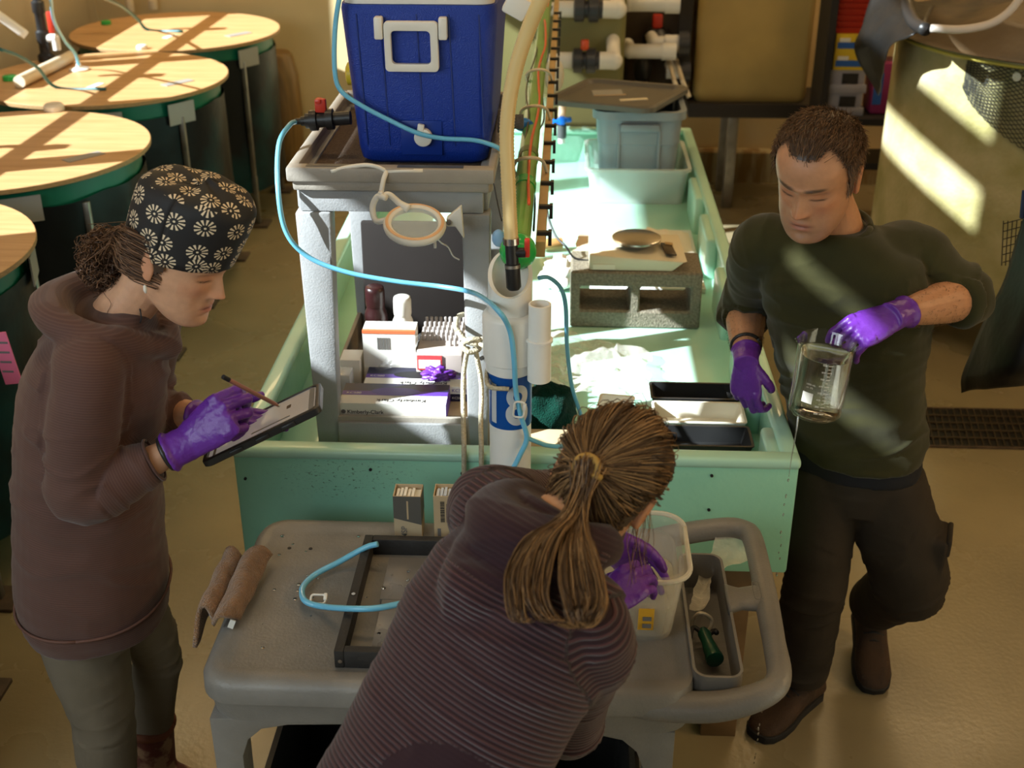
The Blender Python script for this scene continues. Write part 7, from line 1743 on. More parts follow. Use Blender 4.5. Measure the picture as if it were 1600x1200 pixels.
    prof = [(0.0, 0.0835, 0.1060), (0.035, 0.0860, 0.1085), (0.07, 0.0890, 0.1115), (0.10, 0.0905, 0.1130), (0.125, 0.0890, 0.110), (0.140, 0.0800, 0.098), (0.147, 0.062, 0.076), (0.150, 0.038, 0.046), (0.1515, 0.004, 0.005)]
    zz = [i / nz for i in range(nz + 1)]
    def pr(tt):
        x = tt * (len(prof) - 1); k = min(int(x), len(prof) - 2); q = x - k; return [prof[k][j] + (prof[k + 1][j] - prof[k][j]) * q for j in range(3)]
    for i, tt in enumerate(zz):
        h, a, b = pr(tt)
        for k in range(na + 1):
            th = 2 * math.pi * k / na; c, s = math.cos(th), math.sin(th)
            low = 0.026 + 0.010 * s - 0.034 * (1 - s) * 0.5      # brow at the front, nape lower
            fold = 0.0025 * math.sin(th * 7 + tt * 5) * (tt > 0.45) * tt + 0.0022 * noise.noise(V(c * 3, s * 3, tt * 4))
            p = V(a * c * (1 + fold * 6), -0.004 + b * s * (1 + fold * 6), low + h * (1.0 - 0.08 * s) + fold)
            vs.append(Mh @ p); uvs.append(((th * 0.095, h), (1.3 + p.x, 0.4 + p.y), tt))
    for i in range(nz):
        for k in range(na):
            fs.append((i * (na + 1) + k, i * (na + 1) + k + 1, (i + 1) * (na + 1) + k + 1, (i + 1) * (na + 1) + k))
    me = bpy.data.meshes.new('cap'); me.from_pydata(vs, [], fs); me.update(); ul = me.uv_layers.new(name='UVMap')
    for p in me.polygons:
        top = sum(uvs[me.loops[li].vertex_index][2] for li in p.loop_indices) / len(p.loop_indices) > 0.58
        for li in p.loop_indices: ul.data[li].uv = uvs[me.loops[li].vertex_index][1 if top else 0]
    cap = finish('cap', me, daisy_mat(), t, smooth=180); cap['label'] = 'black cap printed with cream daisies'
    sd = cap.modifiers.new('solid', 'SOLIDIFY'); sd.thickness = 0.002
    # earring
    er = Mh @ V(0.088, -0.004, -0.038)
    mb = MB(); mb.ball(er + V(0, 0, -0.008), (0.004, 0.004, 0.009), 10, 8); mb.build('earring', M['white'], t, smooth=180)
    mb = MB(); nb = U(-0.79, 2.265, 1.47); mb.tube(smooth_path([Mh @ V(0.03, -0.085, -0.05), U(-0.745, 2.242, 1.478), U(-0.752, 2.238, 1.452)], 6), 0.0014, 6); mb.build('neck_cord', M['ink'], t, smooth=180)
    # hoodie
    mb = MB()
    torso(mb, [(U(-0.962, 2.30, 0.700), rt_, f, 0.190, 0.158), (U(-0.965, 2.30, 0.735), rt_, f, 0.196, 0.163), (U(-0.966, 2.30, 0.80), rt_, f, 0.202, 0.167), (U(-0.952, 2.30, 0.93), rt_, f, 0.198, 0.160), (U(-0.930, 2.30, 1.08), rt_, f, 0.188, 0.155), (U(-0.902, 2.30, 1.22), rt_, f, 0.190, 0.155), (U(-0.876, 2.30, 1.33), rt_, f, 0.190, 0.146), (U(-0.856, 2.30, 1.40), rt_, f, 0.190, 0.122), (U(-0.836, 2.30, 1.445), rt_, f, 0.135, 0.092), (U(-0.818, 2.30, 1.47), rt_, f, 0.075, 0.075)], 36)
    limb(mb, [U(-0.86, 2.22, 1.40), SR, SR.lerp(ER, 0.5) + V(-0.006, -0.004, 0), ER, ER.lerp(WR, 0.35), ER.lerp(WR, 0.62), ER.lerp(WR, 0.70)], [0.065, 0.070, 0.070, 0.064, 0.056, 0.047, 0.045], 22, 6)
    limb(mb, [U(-0.86, 2.38, 1.40), SL, SL.lerp(EL, 0.5), EL, EL.lerp(WL, 0.35), EL.lerp(WL, 0.66)], [0.075, 0.076, 0.068, 0.060, 0.054, 0.047], 22, 6)
    # hood bunched behind the neck
    hp_ = [U(-0.735, 2.235, 1.405), U(-0.765, 2.195, 1.43), U(-0.83, 2.175, 1.455), U(-0.90, 2.20, 1.475), U(-0.935, 2.29, 1.475), U(-0.90, 2.39, 1.475), U(-0.83, 2.425, 1.455), U(-0.765, 2.40, 1.43), U(-0.735, 2.36, 1.405)]
    limb(mb, hp_, [0.024, 0.027, 0.031, 0.037, 0.042, 0.037, 0.031, 0.027, 0.024], 16, 5)
    limb(mb, [U(-0.735, 2.235, 1.405), U(-0.715, 2.30, 1.385), U(-0.735, 2.36, 1.405)], [0.026, 0.030, 0.026], 14, 5)
    me = union(mb, 0.0055, 9, 0.6)
    segs = [(U(-0.965, 2.30, 0.70), U(-0.85, 2.30, 1.47), 0, 1.5), (SR, ER, 0, 0.72), (ER, WR, 0.29, 0.62), (SL, EL, 0, 0.72), (EL, WL, 0.29, 0.62)]
    ee = np.array(ER), np.array(EL)
    def ex(co):
        d = np.minimum(np.linalg.norm(co - ee[0], axis=1), np.linalg.norm(co - ee[1], axis=1)); return 0.5 + 1.2 * np.exp(-(d / 0.11) ** 2) + 0.5 * (co[:, 2] > 1.36)
    wrinkle(me, segs, 0.0125, 26, 6.0, 12.0, ex)
    M['hoodie1'] = stripe_mat('brown_stripe_knit', (0.092, 0.043, 0.034), (0.118, 0.058, 0.045), 190, 0.75, 0.2, var=0.2)
    ho = finish('hoodie', me, M['hoodie1'], t, smooth=180)
    mb = MB(); ring = ering(U(-0.965, 2.30, 0.765), rt_, f, 0.204, 0.169, 60, 2.25); mb.tube(ring + [ring[0]], 0.0035, 6); mb.build('hem_seam', mat('seam_brown', (0.12, 0.055, 0.04), 0.8), ho, smooth=180)
    d = (WR - ER).normalized(); c = ER.lerp(WR, 0.70); x = d.orthogonal().normalized(); y = d.cross(x); mb = MB(); ring = [c + x * 0.045 * math.cos(a) + y * 0.045 * math.sin(a) for a in [2 * math.pi * k / 28 for k in range(29)]]; mb.tube(ring, 0.003, 6); mb.build('cuff_edge', M['hoodie1'], ho, smooth=180)
    # trousers
    HR, KR, AR = U(-0.985, 2.225, 0.74), U(-0.968, 2.215, 0.46), U(-0.995, 2.215, 0.12)
    HL, KL, AL = U(-0.945, 2.375, 0.74), U(-0.893, 2.42, 0.48), U(-0.945, 2.43, 0.17)
    mb = MB(); torso(mb, [(U(-0.965, 2.30, 0.66), rt_, f, 0.15, 0.115), (U(-0.965, 2.30, 0.75), rt_, f, 0.175, 0.135), (U(-0.955, 2.30, 0.85), rt_, f, 0.16, 0.12)], 28)
    limb(mb, [HR, HR.lerp(KR, 0.5), KR, KR.lerp(AR, 0.35), KR.lerp(AR, 0.8), AR], [0.102, 0.092, 0.074, 0.072, 0.060, 0.058], 22)
    limb(mb, [HL, HL.lerp(KL, 0.5), KL, KL.lerp(AL, 0.35), KL.lerp(AL, 0.8), AL], [0.098, 0.080, 0.060, 0.058, 0.050, 0.050], 22)
    me = union(mb, 0.006, 9, 0.6); kk = np.array(KR), np.array(KL), np.array(AL), np.array(AR)
    segs = [(HR, KR, 0, 0.8), (KR, AR, 0.3, 0.7), (HL, KL, 0, 0.8), (KL, AL, 0.3, 0.7)]
    wrinkle(me, segs, 0.0055, 30, 7, 21.0, lambda co: 0.4 + 1.2 * np.exp(-(np.min([np.linalg.norm(co - q, axis=1) for q in kk], axis=0) / 0.10) ** 2))
    finish('trousers', me, mat('taupe_twill', (0.16, 0.132, 0.095), 0.85, var=0.15, vscale=12, bump=0.1, bscale=400, spec=0.2), t, smooth=180)
    bm_ = mat('painted_boot', (0.28, 0.17, 0.10), 0.6, col2=(0.10, 0.022, 0.018), vscale=22, contrast=0.05)
    for an in (AL, AR):
        an = V(an.x, an.y, 0.128)
        mb = MB(); shoe(mb, an, Ud(0.95, -0.25, 0), UP, L=0.26, hgt=0.12, wid=0.048); limb(mb, [an + V(0, 0, 0.10), an + V(0, 0, 0.03), an - V(0, 0, 0.06)], [0.062, 0.056, 0.050], 18); me = union(mb, 0.005, 5); bo = finish('boot', me, bm_, t, smooth=180)
        mb = MB(); sole(mb, an, Ud(0.95, -0.25, 0), UP, L=0.26, hgt=0.126, wid=0.048, th=0.02); mb.build('boot_sole', M['bootsole'], bo, bevel=0.003)
        mb = MB(); c = an + V(0, 0, 0.10); ring = [c + V(0.058 * math.cos(a), 0.058 * math.sin(a), 0.004 * math.sin(3 * a)) for a in [2 * math.pi * k / 28 for k in range(29)]]; mb.tube(ring, 0.011, 8); mb.build('boot_cuff', mat('rust_lining', (0.16, 0.05, 0.022), 0.8), bo, smooth=180)
    glove(t, 'purple nitrile glove holding the stylus', W=WR, fdir=Ud(0.78, 0.06, 0.60), dorsal=Ud(-0.36, -0.86, 0.40), right=True, curls=((50, 60, 35), (58, 72, 40), (66, 78, 42), (70, 78, 44)), thumb=(14, 34, 28), spread=0, size=1.2, cuff=0.03, thumb_out=26, wrist_dir=(ER - WR))
    d = (ER - WR).normalized(); c = WR + d * 0.040; x = d.orthogonal().normalized(); y = d.cross(x); mb = MB(); ring = [c + x * 0.033 * math.cos(a) + y * 0.033 * math.sin(a) for a in [2 * math.pi * k / 28 for k in range(29)]]; mb.tube(ring, 0.006, 8); mb.build('wrist_strap', M['black'], t, smooth=180)
    glove(t, 'purple nitrile glove supporting the tablet from below', W=WL, fdir=Ud(0.90, -0.10, -0.05), dorsal=Ud(0.0, 0.1, -1.0), right=False, curls=((-6, 5, 5),) * 4, thumb=(0, 0, 5), spread=3, size=1.0, cuff=0.03, thumb_out=20, wrist_dir=(EL - WL))
    return t
def daisy_mat():
    m = mat('daisy_cotton', (0.012, 0.011, 0.012), 0.7)
    nt = m.node_tree; b = nt.nodes['Principled BSDF']; L = nt.links.new
    uv = nt.nodes.new('ShaderNodeUVMap'); sc = nt.nodes.new('ShaderNodeVectorMath'); sc.operation = 'SCALE'; sc.inputs['Scale'].default_value = 21.0; L(uv.outputs[0], sc.inputs[0])
    vo = nt.nodes.new('ShaderNodeTexVoronoi'); vo.voronoi_dimensions = '2D'; vo.inputs['Scale'].default_value = 1.0; vo.inputs['Randomness'].default_value = 0.42; L(sc.outputs[0], vo.inputs['Vector'])
    df = nt.nodes.new('ShaderNodeVectorMath'); df.operation = 'SUBTRACT'; L(sc.outputs[0], df.inputs[0]); L(vo.outputs['Position'], df.inputs[1])
    sx = nt.nodes.new('ShaderNodeSeparateXYZ'); L(df.outputs[0], sx.inputs[0])
    an = nt.nodes.new('ShaderNodeMath'); an.operation = 'ARCTAN2'; L(sx.outputs['Y'], an.inputs[0]); L(sx.outputs['X'], an.inputs[1])
    a2 = nt.nodes.new('ShaderNodeMath'); a2.operation = 'MULTIPLY'; a2.inputs[1].default_value = 12; L(an.outputs[0], a2.inputs[0])
    co_ = nt.nodes.new('ShaderNodeMath'); co_.operation = 'COSINE'; L(a2.outputs[0], co_.inputs[0])
    g1 = nt.nodes.new('ShaderNodeMath'); g1.operation = 'GREATER_THAN'; g1.inputs[1].default_value = 0.1; L(co_.outputs[0], g1.inputs[0])
    ln = nt.nodes.new('ShaderNodeVectorMath'); ln.operation = 'LENGTH'; L(df.outputs[0], ln.inputs[0])
    g2 = nt.nodes.new('ShaderNodeMath'); g2.operation = 'GREATER_THAN'; g2.inputs[1].default_value = 0.15; L(ln.outputs['Value'], g2.inputs[0])
    g3 = nt.nodes.new('ShaderNodeMath'); g3.operation = 'LESS_THAN'; g3.inputs[1].default_value = 0.37; L(ln.outputs['Value'], g3.inputs[0])
    dot = nt.nodes.new('ShaderNodeMath'); dot.operation = 'LESS_THAN'; dot.inputs[1].default_value = 0.045; L(ln.outputs['Value'], dot.inputs[0])
    m1 = nt.nodes.new('ShaderNodeMath'); m1.operation = 'MULTIPLY'; L(g1.outputs[0], m1.inputs[0]); L(g2.outputs[0], m1.inputs[1])
    m2 = nt.nodes.new('ShaderNodeMath'); m2.operation = 'MULTIPLY'; L(m1.outputs[0], m2.inputs[0]); L(g3.outputs[0], m2.inputs[1])
    ad = nt.nodes.new('ShaderNodeMath'); ad.operation = 'MAXIMUM'; L(m2.outputs[0], ad.inputs[0]); L(dot.outputs[0], ad.inputs[1])
    mx = nt.nodes.new('ShaderNodeMix'); mx.data_type = 'RGBA'; mx.inputs['A'].default_value = (0.012, 0.011, 0.012, 1); mx.inputs['B'].default_value = (0.70, 0.56, 0.38, 1); L(ad.outputs[0], mx.inputs['Factor']); L(mx.outputs['Result'], b.inputs['Base Color'])
    return m
woman_tablet()

# stylus and tablet
s0, s1 = ray(349, 589, 2.375), ray(437, 635, 2.50)
st_ = thing('stylus', 'rose metallic stylus in the hand over the tablet', 'stylus', s1); ds = (s1 - s0).normalized(); LS = (s1 - s0).length
mb = MB(); mb.lathe([(0.004, 0), (0.0046, 0.004), (0.0046, LS - 0.018), (0.0025, LS - 0.006)], s0, 14, axis=ds); mb.build('barrel', mat('rose_metal', (0.50, 0.24, 0.20), 0.3, metal=0.7), st_)
mb = MB(); mb.lathe([(0.0048, -0.001), (0.0048, 0.016)], s0, 14, axis=ds); mb.build('end_cap', M['ink'], st_)
mb = MB(); mb.ball(s1 - ds * 0.004, 0.0034, 12, 8); mb.build('tip', M['chrome'], st_, smooth=180)
tbl, tbr = ray(318, 722, 2.53), ray(497, 636, 2.53)
ta = tbr - tbl; La = ta.length; ta.normalize(); tb_ = Ud(0.12, 0.98, -0.06); tb_ = (tb_ - ta * tb_.dot(ta)).normalized(); tn = ta.cross(tb_)
TM = Matrix((ta, tb_, tn)).transposed().to_4x4(); TM.translation = tbl + ta * La / 2 + tb_ * 0.088 - tn * 0.006
tt_ = thing('tablet', 'tablet in a thick black case, pale lit screen tilted up', 'tablet', TM.translation)
mb = MB(); mb.M = TM; mb.loft([[V(p[0], p[1], z) for p in rrect(-La / 2 - 0.004 + i, La / 2 + 0.004 - i, -0.092 + i, 0.092 - i, 0.016, 5)] for i, z in ((0.003, -0.009), (0, -0.006), (0, 0.006), (0.003, 0.008), (0.010, 0.008), (0.011, 0.0045))]); mb.build('case', M['black'], tt_, smooth=40)
mb = MB(); mb.M = TM; mb.box((0, 0, 0.0045), (La - 0.018, 0.164, 0.002)); sc2 = mb.build('screen', mat('tablet_screen', (0.14, 0.12, 0.10), 0.12, emit=(0.62, 0.55, 0.47, 0.22), spec=0.4), tt_, smooth=0)
for (x, y, w, h, m) in ((0.115, 0.0, 0.012, 0.15, M['greyink']), (0.06, 0.02, 0.01, 0.02, M['rust']), (-0.11, -0.02, 0.006, 0.12, M['greyink']), (0.02, -0.05, 0.09, 0.006, M['greyink'])):
    mb = MB(); mb.M = TM; mb.box((x, y, 0.0058), (w, h, 0.0006)); mb.build('screen_mark', m, sc2, smooth=0)
for k in range(3):
    mb = MB(); mb.M = TM; mb.box((-0.06 + 0.06 * k, -0.0935, -0.002), (0.03, 0.005, 0.010)); mb.build('case_bump', M['black'], tt_, bevel=0.002)

# ------------------------------------------------------------------ the woman bending over the cart
def woman_bent():
    t = thing('person', 'woman seen from behind, ponytail and ribbed maroon hoodie, bending over the cart', 'person', U(-0.26, 1.36, 0))
    SL, SR = U(-0.030, 1.725, 1.335), U(0.118, 1.460, 1.290)
    nb = U(0.062, 1.600, 1.375); hip = U(-0.165, 1.395, 0.98)
    ax = (nb - hip).normalized(); r = (SR - SL).normalized(); fr = ax.cross(r).normalized()      # towards the belly side
    if fr.dot(U(0.8, 0.5, -0.3)) < 0: fr = -fr
    r = (r - ax * r.dot(ax)).normalized()
    Mh = Matrix.Translation(ray(945, 758, 1.965)) @ frame(U(0.19, 0.80, -0.60), U(0.528, 0.413, 0.718)).to_4x4() @ Matrix.Scale(1.02, 4)
    ER, WR = U(0.095, 1.600, 0.985), ray(936, 950, 2.33)
    EL, WL = ray(905, 790, 2.28), ray(958, 842, 2.45)
    mb = MB(); head(mb, Mh)
    limb(mb, [nb - ax * 0.08, nb + ax * 0.01, Mh @ V(0, -0.035, -0.06), Mh @ V(0, -0.02, -0.02)], [0.07, 0.055, 0.050, 0.05], 20)
    torso(mb, [(hip.lerp(nb, 0.4), r, fr, 0.11, 0.07), (hip.lerp(nb, 0.8), r, fr, 0.13, 0.07), (hip.lerp(nb, 0.93), r, fr, 0.08, 0.06)], 18)
    limb(mb, [nb.lerp(SR, 0.5), SR, ER, ER.lerp(WR, 0.4), ER.lerp(WR, 0.9)], [0.04, 0.04, 0.036, 0.036, 0.025], 14)
    limb(mb, [nb.lerp(SL, 0.5), SL, EL, EL.lerp(WL, 0.4), EL.lerp(WL, 0.9)], [0.04, 0.04, 0.036, 0.036, 0.025], 14)
    me = union(mb, 0.0032, 3); skin_colors(me, Mh.inverted(), (0.60, 0.31, 0.17), (0.5, 0.2, 0.15), (0.06, 0.03, 0.018)); finish('body', me, skin_mat('skin_second_woman'), t, smooth=180)
    # hair
    random.seed(21)
    msk = lambda p: p.z > (-0.062 if p.y < -0.02 else -0.062 + (p.y + 0.02) * 1.55) and not (abs(p.x) > 0.055 and -0.032 < p.y < 0.03 and p.z < 0.026)
    hs = scalp('hair', Mh, msk, 0.007, M['hairm'], t, rough=0.001)
    knot_l = V(-0.018, -0.128, 0.006); knot = Mh @ knot_l
    lines = []
    def hc():
        g = random.random(); return tuple(V(0.050, 0.024, 0.011).lerp(V(0.42, 0.235, 0.095), g ** 2.0))
    cnt = 0
    while cnt < 3000:
        z = random.uniform(-0.065, 0.1195); th = random.uniform(0, 2 * math.pi); p = head_at(z, th)
        if not msk(p): continue
        cnt += 1; col = hc(); pts = []; lift = random.uniform(0.009, 0.015); c0 = V(0, -0.01, 0.015)
        a = (p - c0).normalized(); b = (knot_l - c0).normalized(); om = math.acos(max(-1, min(1, a.dot(b)))); ra = (p - c0).length
        if om < 0.12: continue
        jx = V(random.gauss(0, 0.006), random.gauss(0, 0.003), random.gauss(0, 0.006))
        for q in range(9):
            s_ = q / 8; d = (a * math.sin((1 - s_) * om) + b * math.sin(s_ * om)) / math.sin(om)
            # radius of the skull along d
            zz = c0.z + d.z * 0.1; rad = 1 / math.sqrt((d.x / 0.0765) ** 2 + ((d.y) / (0.105 if d.y > 0 else 0.092)) ** 2 + (d.z / (0.107 if d.z > 0 else 0.115)) ** 2)
            rr = (ra if q == 0 else rad) + lift * min(1, q / 2) + 0.010 * s_ ** 3
            pts.append(Mh @ (c0 + d * rr + jx * math.sin(s_ * 3.1)))
        pts[-1] = knot + V(random.gauss(0, .006), random.gauss(0, .006), random.gauss(0, .006)); lines.append((pts, (0.0009, 0.0008), col))
    # ponytail
    for k in range(1500):
        u = random.gauss(0, 1); v = random.random(); col = hc(); w = max(-1.9, min(1.9, u)); L = random.uniform(0.55, 1.0)
        k0 = knot + V(random.gauss(0, .008), random.gauss(0, .006), random.gauss(0, .008))
        curl = random.uniform(6, 20) * (1 if w > -0.3 else -1)
        dz = random.uniform(-0.03, 0.015)
        if k % 5 < 2:
            ctrl = [k0, ray(888 + 6 * w, 803, 1.815 + dz * 0.4), ray(848 + 14 * w, 840, 1.785 + dz), ray(826 + 18 * w, 890, 1.755 + dz), ray(824 + 18 * w, 935, 1.735 + dz), ray(838 + 16 * w + curl * 0.6, 968, 1.722 + dz), ray(858 + 14 * w + curl, 972 - 8 * v, 1.718 + dz)]
        else:
            ctrl = [k0, ray(904 + 6 * w, 815, 1.815 + dz * 0.4), ray(903 + 14 * w, 860, 1.78 + dz), ray(908 + 18 * w, 905, 1.75 + dz), ray(914 + 17 * w, 945, 1.73 + dz), ray(906 + 15 * w - curl * 0.8, 978, 1.72 + dz), ray(890 + 14 * w - curl * 1.6, 972 - 14 * v, 1.715 + dz)]
        ctrl = [c + V(random.gauss(0, .0015), random.gauss(0, .0015), random.gauss(0, .0015)) for c in ctrl]
        pts = smooth_path(ctrl, 4); n_ = max(6, int(len(pts) * L)); lines.append((pts[:n_], (0.0010, 0.0006), col))
    for k in range(14):   # strands hanging beside the face
        p0 = Mh @ head_at(random.uniform(-0.03, 0.03), math.radians(random.choice((-12, 20, 30)) + random.gauss(0, 6))); pts = [p0 + V(0.004 * math.sin(q + k), -0.003 * q, -0.016 * q) for q in range(8)]; lines.append((pts, (0.0008, 0.0004), hc()))
    strands('hair_strands', lines, M['hairm'], hs)
    fk = (knot - Mh @ V(0, -0.02, 0.0)).normalized(); mb = MB(); x = fk.orthogonal().normalized(); y = fk.cross(x)
    ring = [knot + x * 0.0165 * math.cos(a) + y * 0.0165 * math.sin(a) + fk * (0.004 + 0.002 * math.sin(3 * a)) for a in [2 * math.pi * k / 24 for k in range(25)]]; mb.tube(ring, 0.0062, 8); mb.tube([ring[3] , ring[3] + V(0.012, 0, 0.004), ring[4] + V(0.018, 0, -0.002)], 0.005, 8); mb.build('hair_tie', mat('mustard_tie', (0.42, 0.25, 0.06), 0.8, bump=0.4, bscale=300), t, smooth=180)
    # hoodie
    mb = MB(); P = lambda k, dx=0, df=0: hip.lerp(nb, k) + r * dx + fr * df
    torso(mb, [(P(-0.22), r, fr, 0.176, 0.132), (P(-0.12), r, fr, 0.182, 0.138), (P(0.05), r, fr, 0.176, 0.135), (P(0.25), r, fr, 0.172, 0.130), (P(0.45), r, fr, 0.180, 0.128), (P(0.65), r, fr, 0.192, 0.128), (P(0.80), r, fr, 0.182, 0.115), (P(0.92), r, fr, 0.135, 0.095), (P(1.0), r, fr, 0.085, 0.075)], 36)
    limb(mb, [nb.lerp(SR, 0.4) - ax * 0.03, SR, SR.lerp(ER, 0.5), ER, ER.lerp(WR, 0.45), ER.lerp(WR, 0.75)], [0.070, 0.068, 0.060, 0.054, 0.048, 0.040], 22, 6)
    limb(mb, [nb.lerp(SL, 0.4) - ax * 0.03, SL, SL.lerp(EL, 0.5), EL, EL.lerp(WL, 0.45), EL.lerp(WL, 0.75)], [0.075, 0.080, 0.068, 0.060, 0.052, 0.042], 22, 6)
    limb(mb, [nb - ax * 0.04, nb + ax * 0.01, nb + ax * 0.045], [0.085, 0.078, 0.070], 22)
    hq = []
    for k in range(11):
        a = math.radians(-30 + 240 * k / 10); c = nb + ax * (0.025 - 0.05 * max(0, math.sin(a)))
        hq.append(c + r * (0.09 * math.cos(a)) - fr * (0.09 * math.sin(a)))
    limb(mb, hq, [0.028, 0.034, 0.042, 0.048, 0.052, 0.054, 0.052, 0.048, 0.042, 0.034, 0.028], 16, 5)
    limb(mb, [hq[2] - ax * 0.03, hq[5] - ax * 0.10 - fr * 0.01, hq[8] - ax * 0.03], [0.042, 0.056, 0.042], 16, 6)
    limb(mb, [hq[0], nb + fr * 0.085 - ax * 0.0, hq[-1]], [0.026, 0.03, 0.026], 14, 5)
    me = union(mb, 0.0055, 9, 0.6)
    segs = [(P(-0.22), P(1.0), 0, 1.5), (SR, ER, 0, 0.7), (ER, WR, 0.29, 0.6), (SL, EL, 0, 0.7), (EL, WL, 0.29, 0.6)]
    ee = np.array(ER), np.array(EL)
    wrinkle(me, segs, 0.0085, 22, 5.5, 33.0, lambda co: 0.8 + 0.9 * np.exp(-(np.minimum(np.linalg.norm(co - ee[0], axis=1), np.linalg.norm(co - ee[1], axis=1)) / 0.12) ** 2))
    # plain smooth panels: hood and side insets carry no ribs
    co = coords(me); w = np.ones(len(co)); nbv = np.array(nb); axv = np.array(ax); rv = np.array(r); frv = np.array(fr)
    al = (co - nbv) @ axv; lat = (co - nbv) @ rv; dep = -(co - nbv) @ frv
    w[(al > -0.095 + 0.5 * np.abs(lat) * 0.0) & (np.abs(lat) < 0.125) & (al < 0.3)] = 0.12
    band = (np.abs(al + 0.02) < 0.02) & (np.abs(lat) < 0.16); 
    Hv = np.array(hip); alh = (co - Hv) @ axv; lath = (co - Hv) @ rv; deph = -(co - Hv) @ frv
    w[(alh < 0.20) & (lath > 0.02) & (np.hypot(lath - 0.14, (alh - 0.02) * 0.8) < 0.13)] = 0.05
    w[(lath < -0.165) & (alh < 0.25)] = 0.05
    me.attributes['w'].data.foreach_set('value', w.astype(np.float32))
    M['hoodie2'] = stripe_mat('maroon_rib_knit', (0.026, 0.007, 0.012), (0.088, 0.033, 0.037), 118, 0.8, 0.9, duty=0.35, var=0.3)
    ho = finish('hoodie', me, M['hoodie2'], t, smooth=180)
    em = ray(829, 786, 1.995)
    mb = MB(); x = U(1, 0, 0); y = U(0, 0.5, 0.87); ring = [em + x * 0.007 * math.cos(a) + y * 0.009 * math.sin(a) for a in [2 * math.pi * k / 20 for k in range(21)]]; mb.tube(ring, 0.001, 6); mb.tube([em + y * 0.005 - x * 0.003, em - y * 0.004, em + y * 0.002 + x * 0.004], 0.001, 6); mb.build('emblem', mat('thread_cream', (0.6, 0.55, 0.42), 0.7), ho, smooth=180)
    # undershirt hem and trousers
    mb = MB(); torso(mb, [(P(-0.34), r, fr, 0.178, 0.132), (P(-0.18), r, fr, 0.176, 0.130)], 30); me = union(mb, 0.006, 3); finish('undershirt', me, mat('blue_cotton', (0.01, 0.18, 0.55), 0.8), t, smooth=180)
    HR, KR, AR = P(-0.15, 0.10), U(-0.13, 1.28, 0.50), U(-0.18, 1.22, 0.11); HL, KL, AL = P(-0.15, -0.10), U(-0.30, 1.50, 0.50), U(-0.33, 1.48, 0.11)
    mb = MB(); torso(mb, [(P(-0.42), r, fr, 0.15, 0.12), (P(-0.30), r, fr, 0.172, 0.128), (P(-0.12), r, fr, 0.17, 0.12)], 26)
    for H_, K_, A_ in ((HR, KR, AR), (HL, KL, AL)): limb(mb, [H_, H_.lerp(K_, 0.5), K_, K_.lerp(A_, 0.4), A_], [0.105, 0.092, 0.07, 0.066, 0.055], 20)
    me = union(mb, 0.008, 6); finish('trousers', me, mat('dark_denim', (0.02, 0.02, 0.025), 0.85), t, smooth=180)
    for A_ in (AR, AL):
        an = V(A_.x, A_.y, 0.126); mb = MB(); shoe(mb, an, Ud(0.75, 0.65, 0), V(0, 0, 1), L=0.26, hgt=0.12); limb(mb, [an + V(0, 0, 0.05), an - V(0, 0, 0.05)], [0.055, 0.05], 14); me = union(mb, 0.007, 4); bo = finish('boot', me, M['bootsole'], t, smooth=180)
        mb = MB(); sole(mb, an, Ud(0.75, 0.65, 0), V(0, 0, 1), L=0.26, hgt=0.1255); mb.build('boot_sole', M['black'], bo, bevel=0.003)
    glove(t, 'purple nitrile glove gripping the front of the tub', W=WR, fdir=Ud(0.75, 0.55, 0.30), dorsal=Ud(-0.25, -0.55, 0.75), right=True, curls=((35, 40, 25),) * 4, thumb=(10, 25, 20), spread=2, size=1.0, cuff=0.05, thumb_out=40, wrist_dir=(ER - WR))
    glove(t, 'purple nitrile glove reaching into the tub', W=WL, fdir=Ud(0.45, 0.35, -0.75), dorsal=Ud(-0.3, 0.75, 0.35), right=False, curls=((15, 25, 20),) * 4, thumb=(10, 20, 15), spread=3, size=1.0, cuff=0.05, thumb_out=40, wrist_dir=(EL - WL))
    return t
woman_bent()

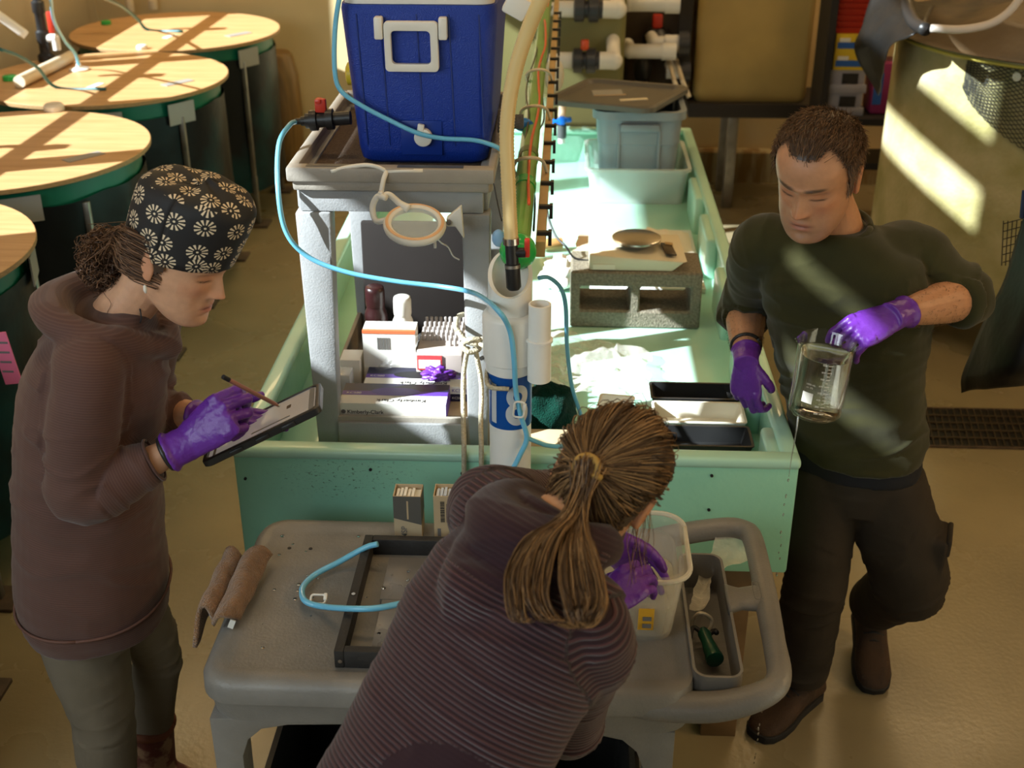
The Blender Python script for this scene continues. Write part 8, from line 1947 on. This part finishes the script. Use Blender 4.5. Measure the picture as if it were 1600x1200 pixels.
# ------------------------------------------------------------------ lamp housings and the added glowing pane, out of frame
M['lampmetal'] = mat('lamp_enamel', (0.6, 0.58, 0.52), 0.4)
for (x, y, lab) in ((-0.6, 3.2, 'long ceiling lamp hanging above the wet table, out of frame'), (2.8, 7.1, 'long ceiling lamp hanging near the big fiberglass tank, out of frame'), (-1.9, 7.2, 'long ceiling lamp hanging above the farthest lidded tank, out of frame'), (1.2, 1.4, 'long ceiling lamp hanging above the side aisle, out of frame'), (-1.4, 0.6, 'long ceiling lamp hanging nearest the camera, out of frame')):
    t = thing('ceiling_lamp', lab, 'lamp', (x, y, 4.56))
    mb = MB(); mb.loft([[V(x - 1.14, y - 0.2, 4.565), V(x + 1.14, y - 0.2, 4.565), V(x + 1.14, y + 0.2, 4.565), V(x - 1.14, y + 0.2, 4.565)], [V(x - 1.12, y - 0.08, 4.66), V(x + 1.12, y - 0.08, 4.66), V(x + 1.12, y + 0.08, 4.66), V(x - 1.12, y + 0.08, 4.66)]]); mb.build('reflector', M['lampmetal'], t, bevel=0.006)
    for dx in (-0.8, 0.8):
        mb = MB(); mb.cyl((x + dx, y, 4.655), (x + dx, y, ZC), 0.008, n=8); mb.build('hanger_rod', M['steel'], t)
t = thing('wall_lamp', 'warm wall lamp on the side wall beyond the man, out of frame', 'lamp', (4.2, 2.2, 3.3))
mb = MB(); mb.box((4.2, 2.2, 3.36), (0.10, 1.3, 0.46), Matrix.Rotation(0.55, 3, 'Y')); mb.build('lamp_box', M['lampmetal'], t, bevel=0.01)
mb = MB(); mb.cyl((4.2, 2.2, 3.4), (XR, 2.2, 3.4), 0.03, n=12); mb.build('bracket', M['steel'], t)
mb = MB(); mb.box((XL + 0.01, 0.05, 2.5), (0.02, 1.8, 1.7)); w_ = mb.build('fill_pane', mat('glowing_pane', (0.75, 0.82, 0.85), 0.5, emit=(0.80, 0.93, 1.0, 0.6)), smooth=0); tag(w_, 'added glowing pane standing in for daylight on the cart and rack', kind='structure')  # added glowing pane on solid wall, put in behind the side fill
mb = MB()
for (c, sz) in (((XL + 0.02, 0.05, 3.38), (0.04, 1.92, 0.06)), ((XL + 0.02, 0.05, 1.62), (0.04, 1.92, 0.06)), ((XL + 0.02, -0.88, 2.5), (0.04, 0.06, 1.7)), ((XL + 0.02, 0.98 - 0.03, 2.5), (0.04, 0.06, 1.7)), ((XL + 0.02, 0.05, 2.5), (0.04, 0.05, 1.7))):
    mb.box(c, sz)
mb.build('fill_pane_frame', M['lampmetal'], w_, smooth=0)
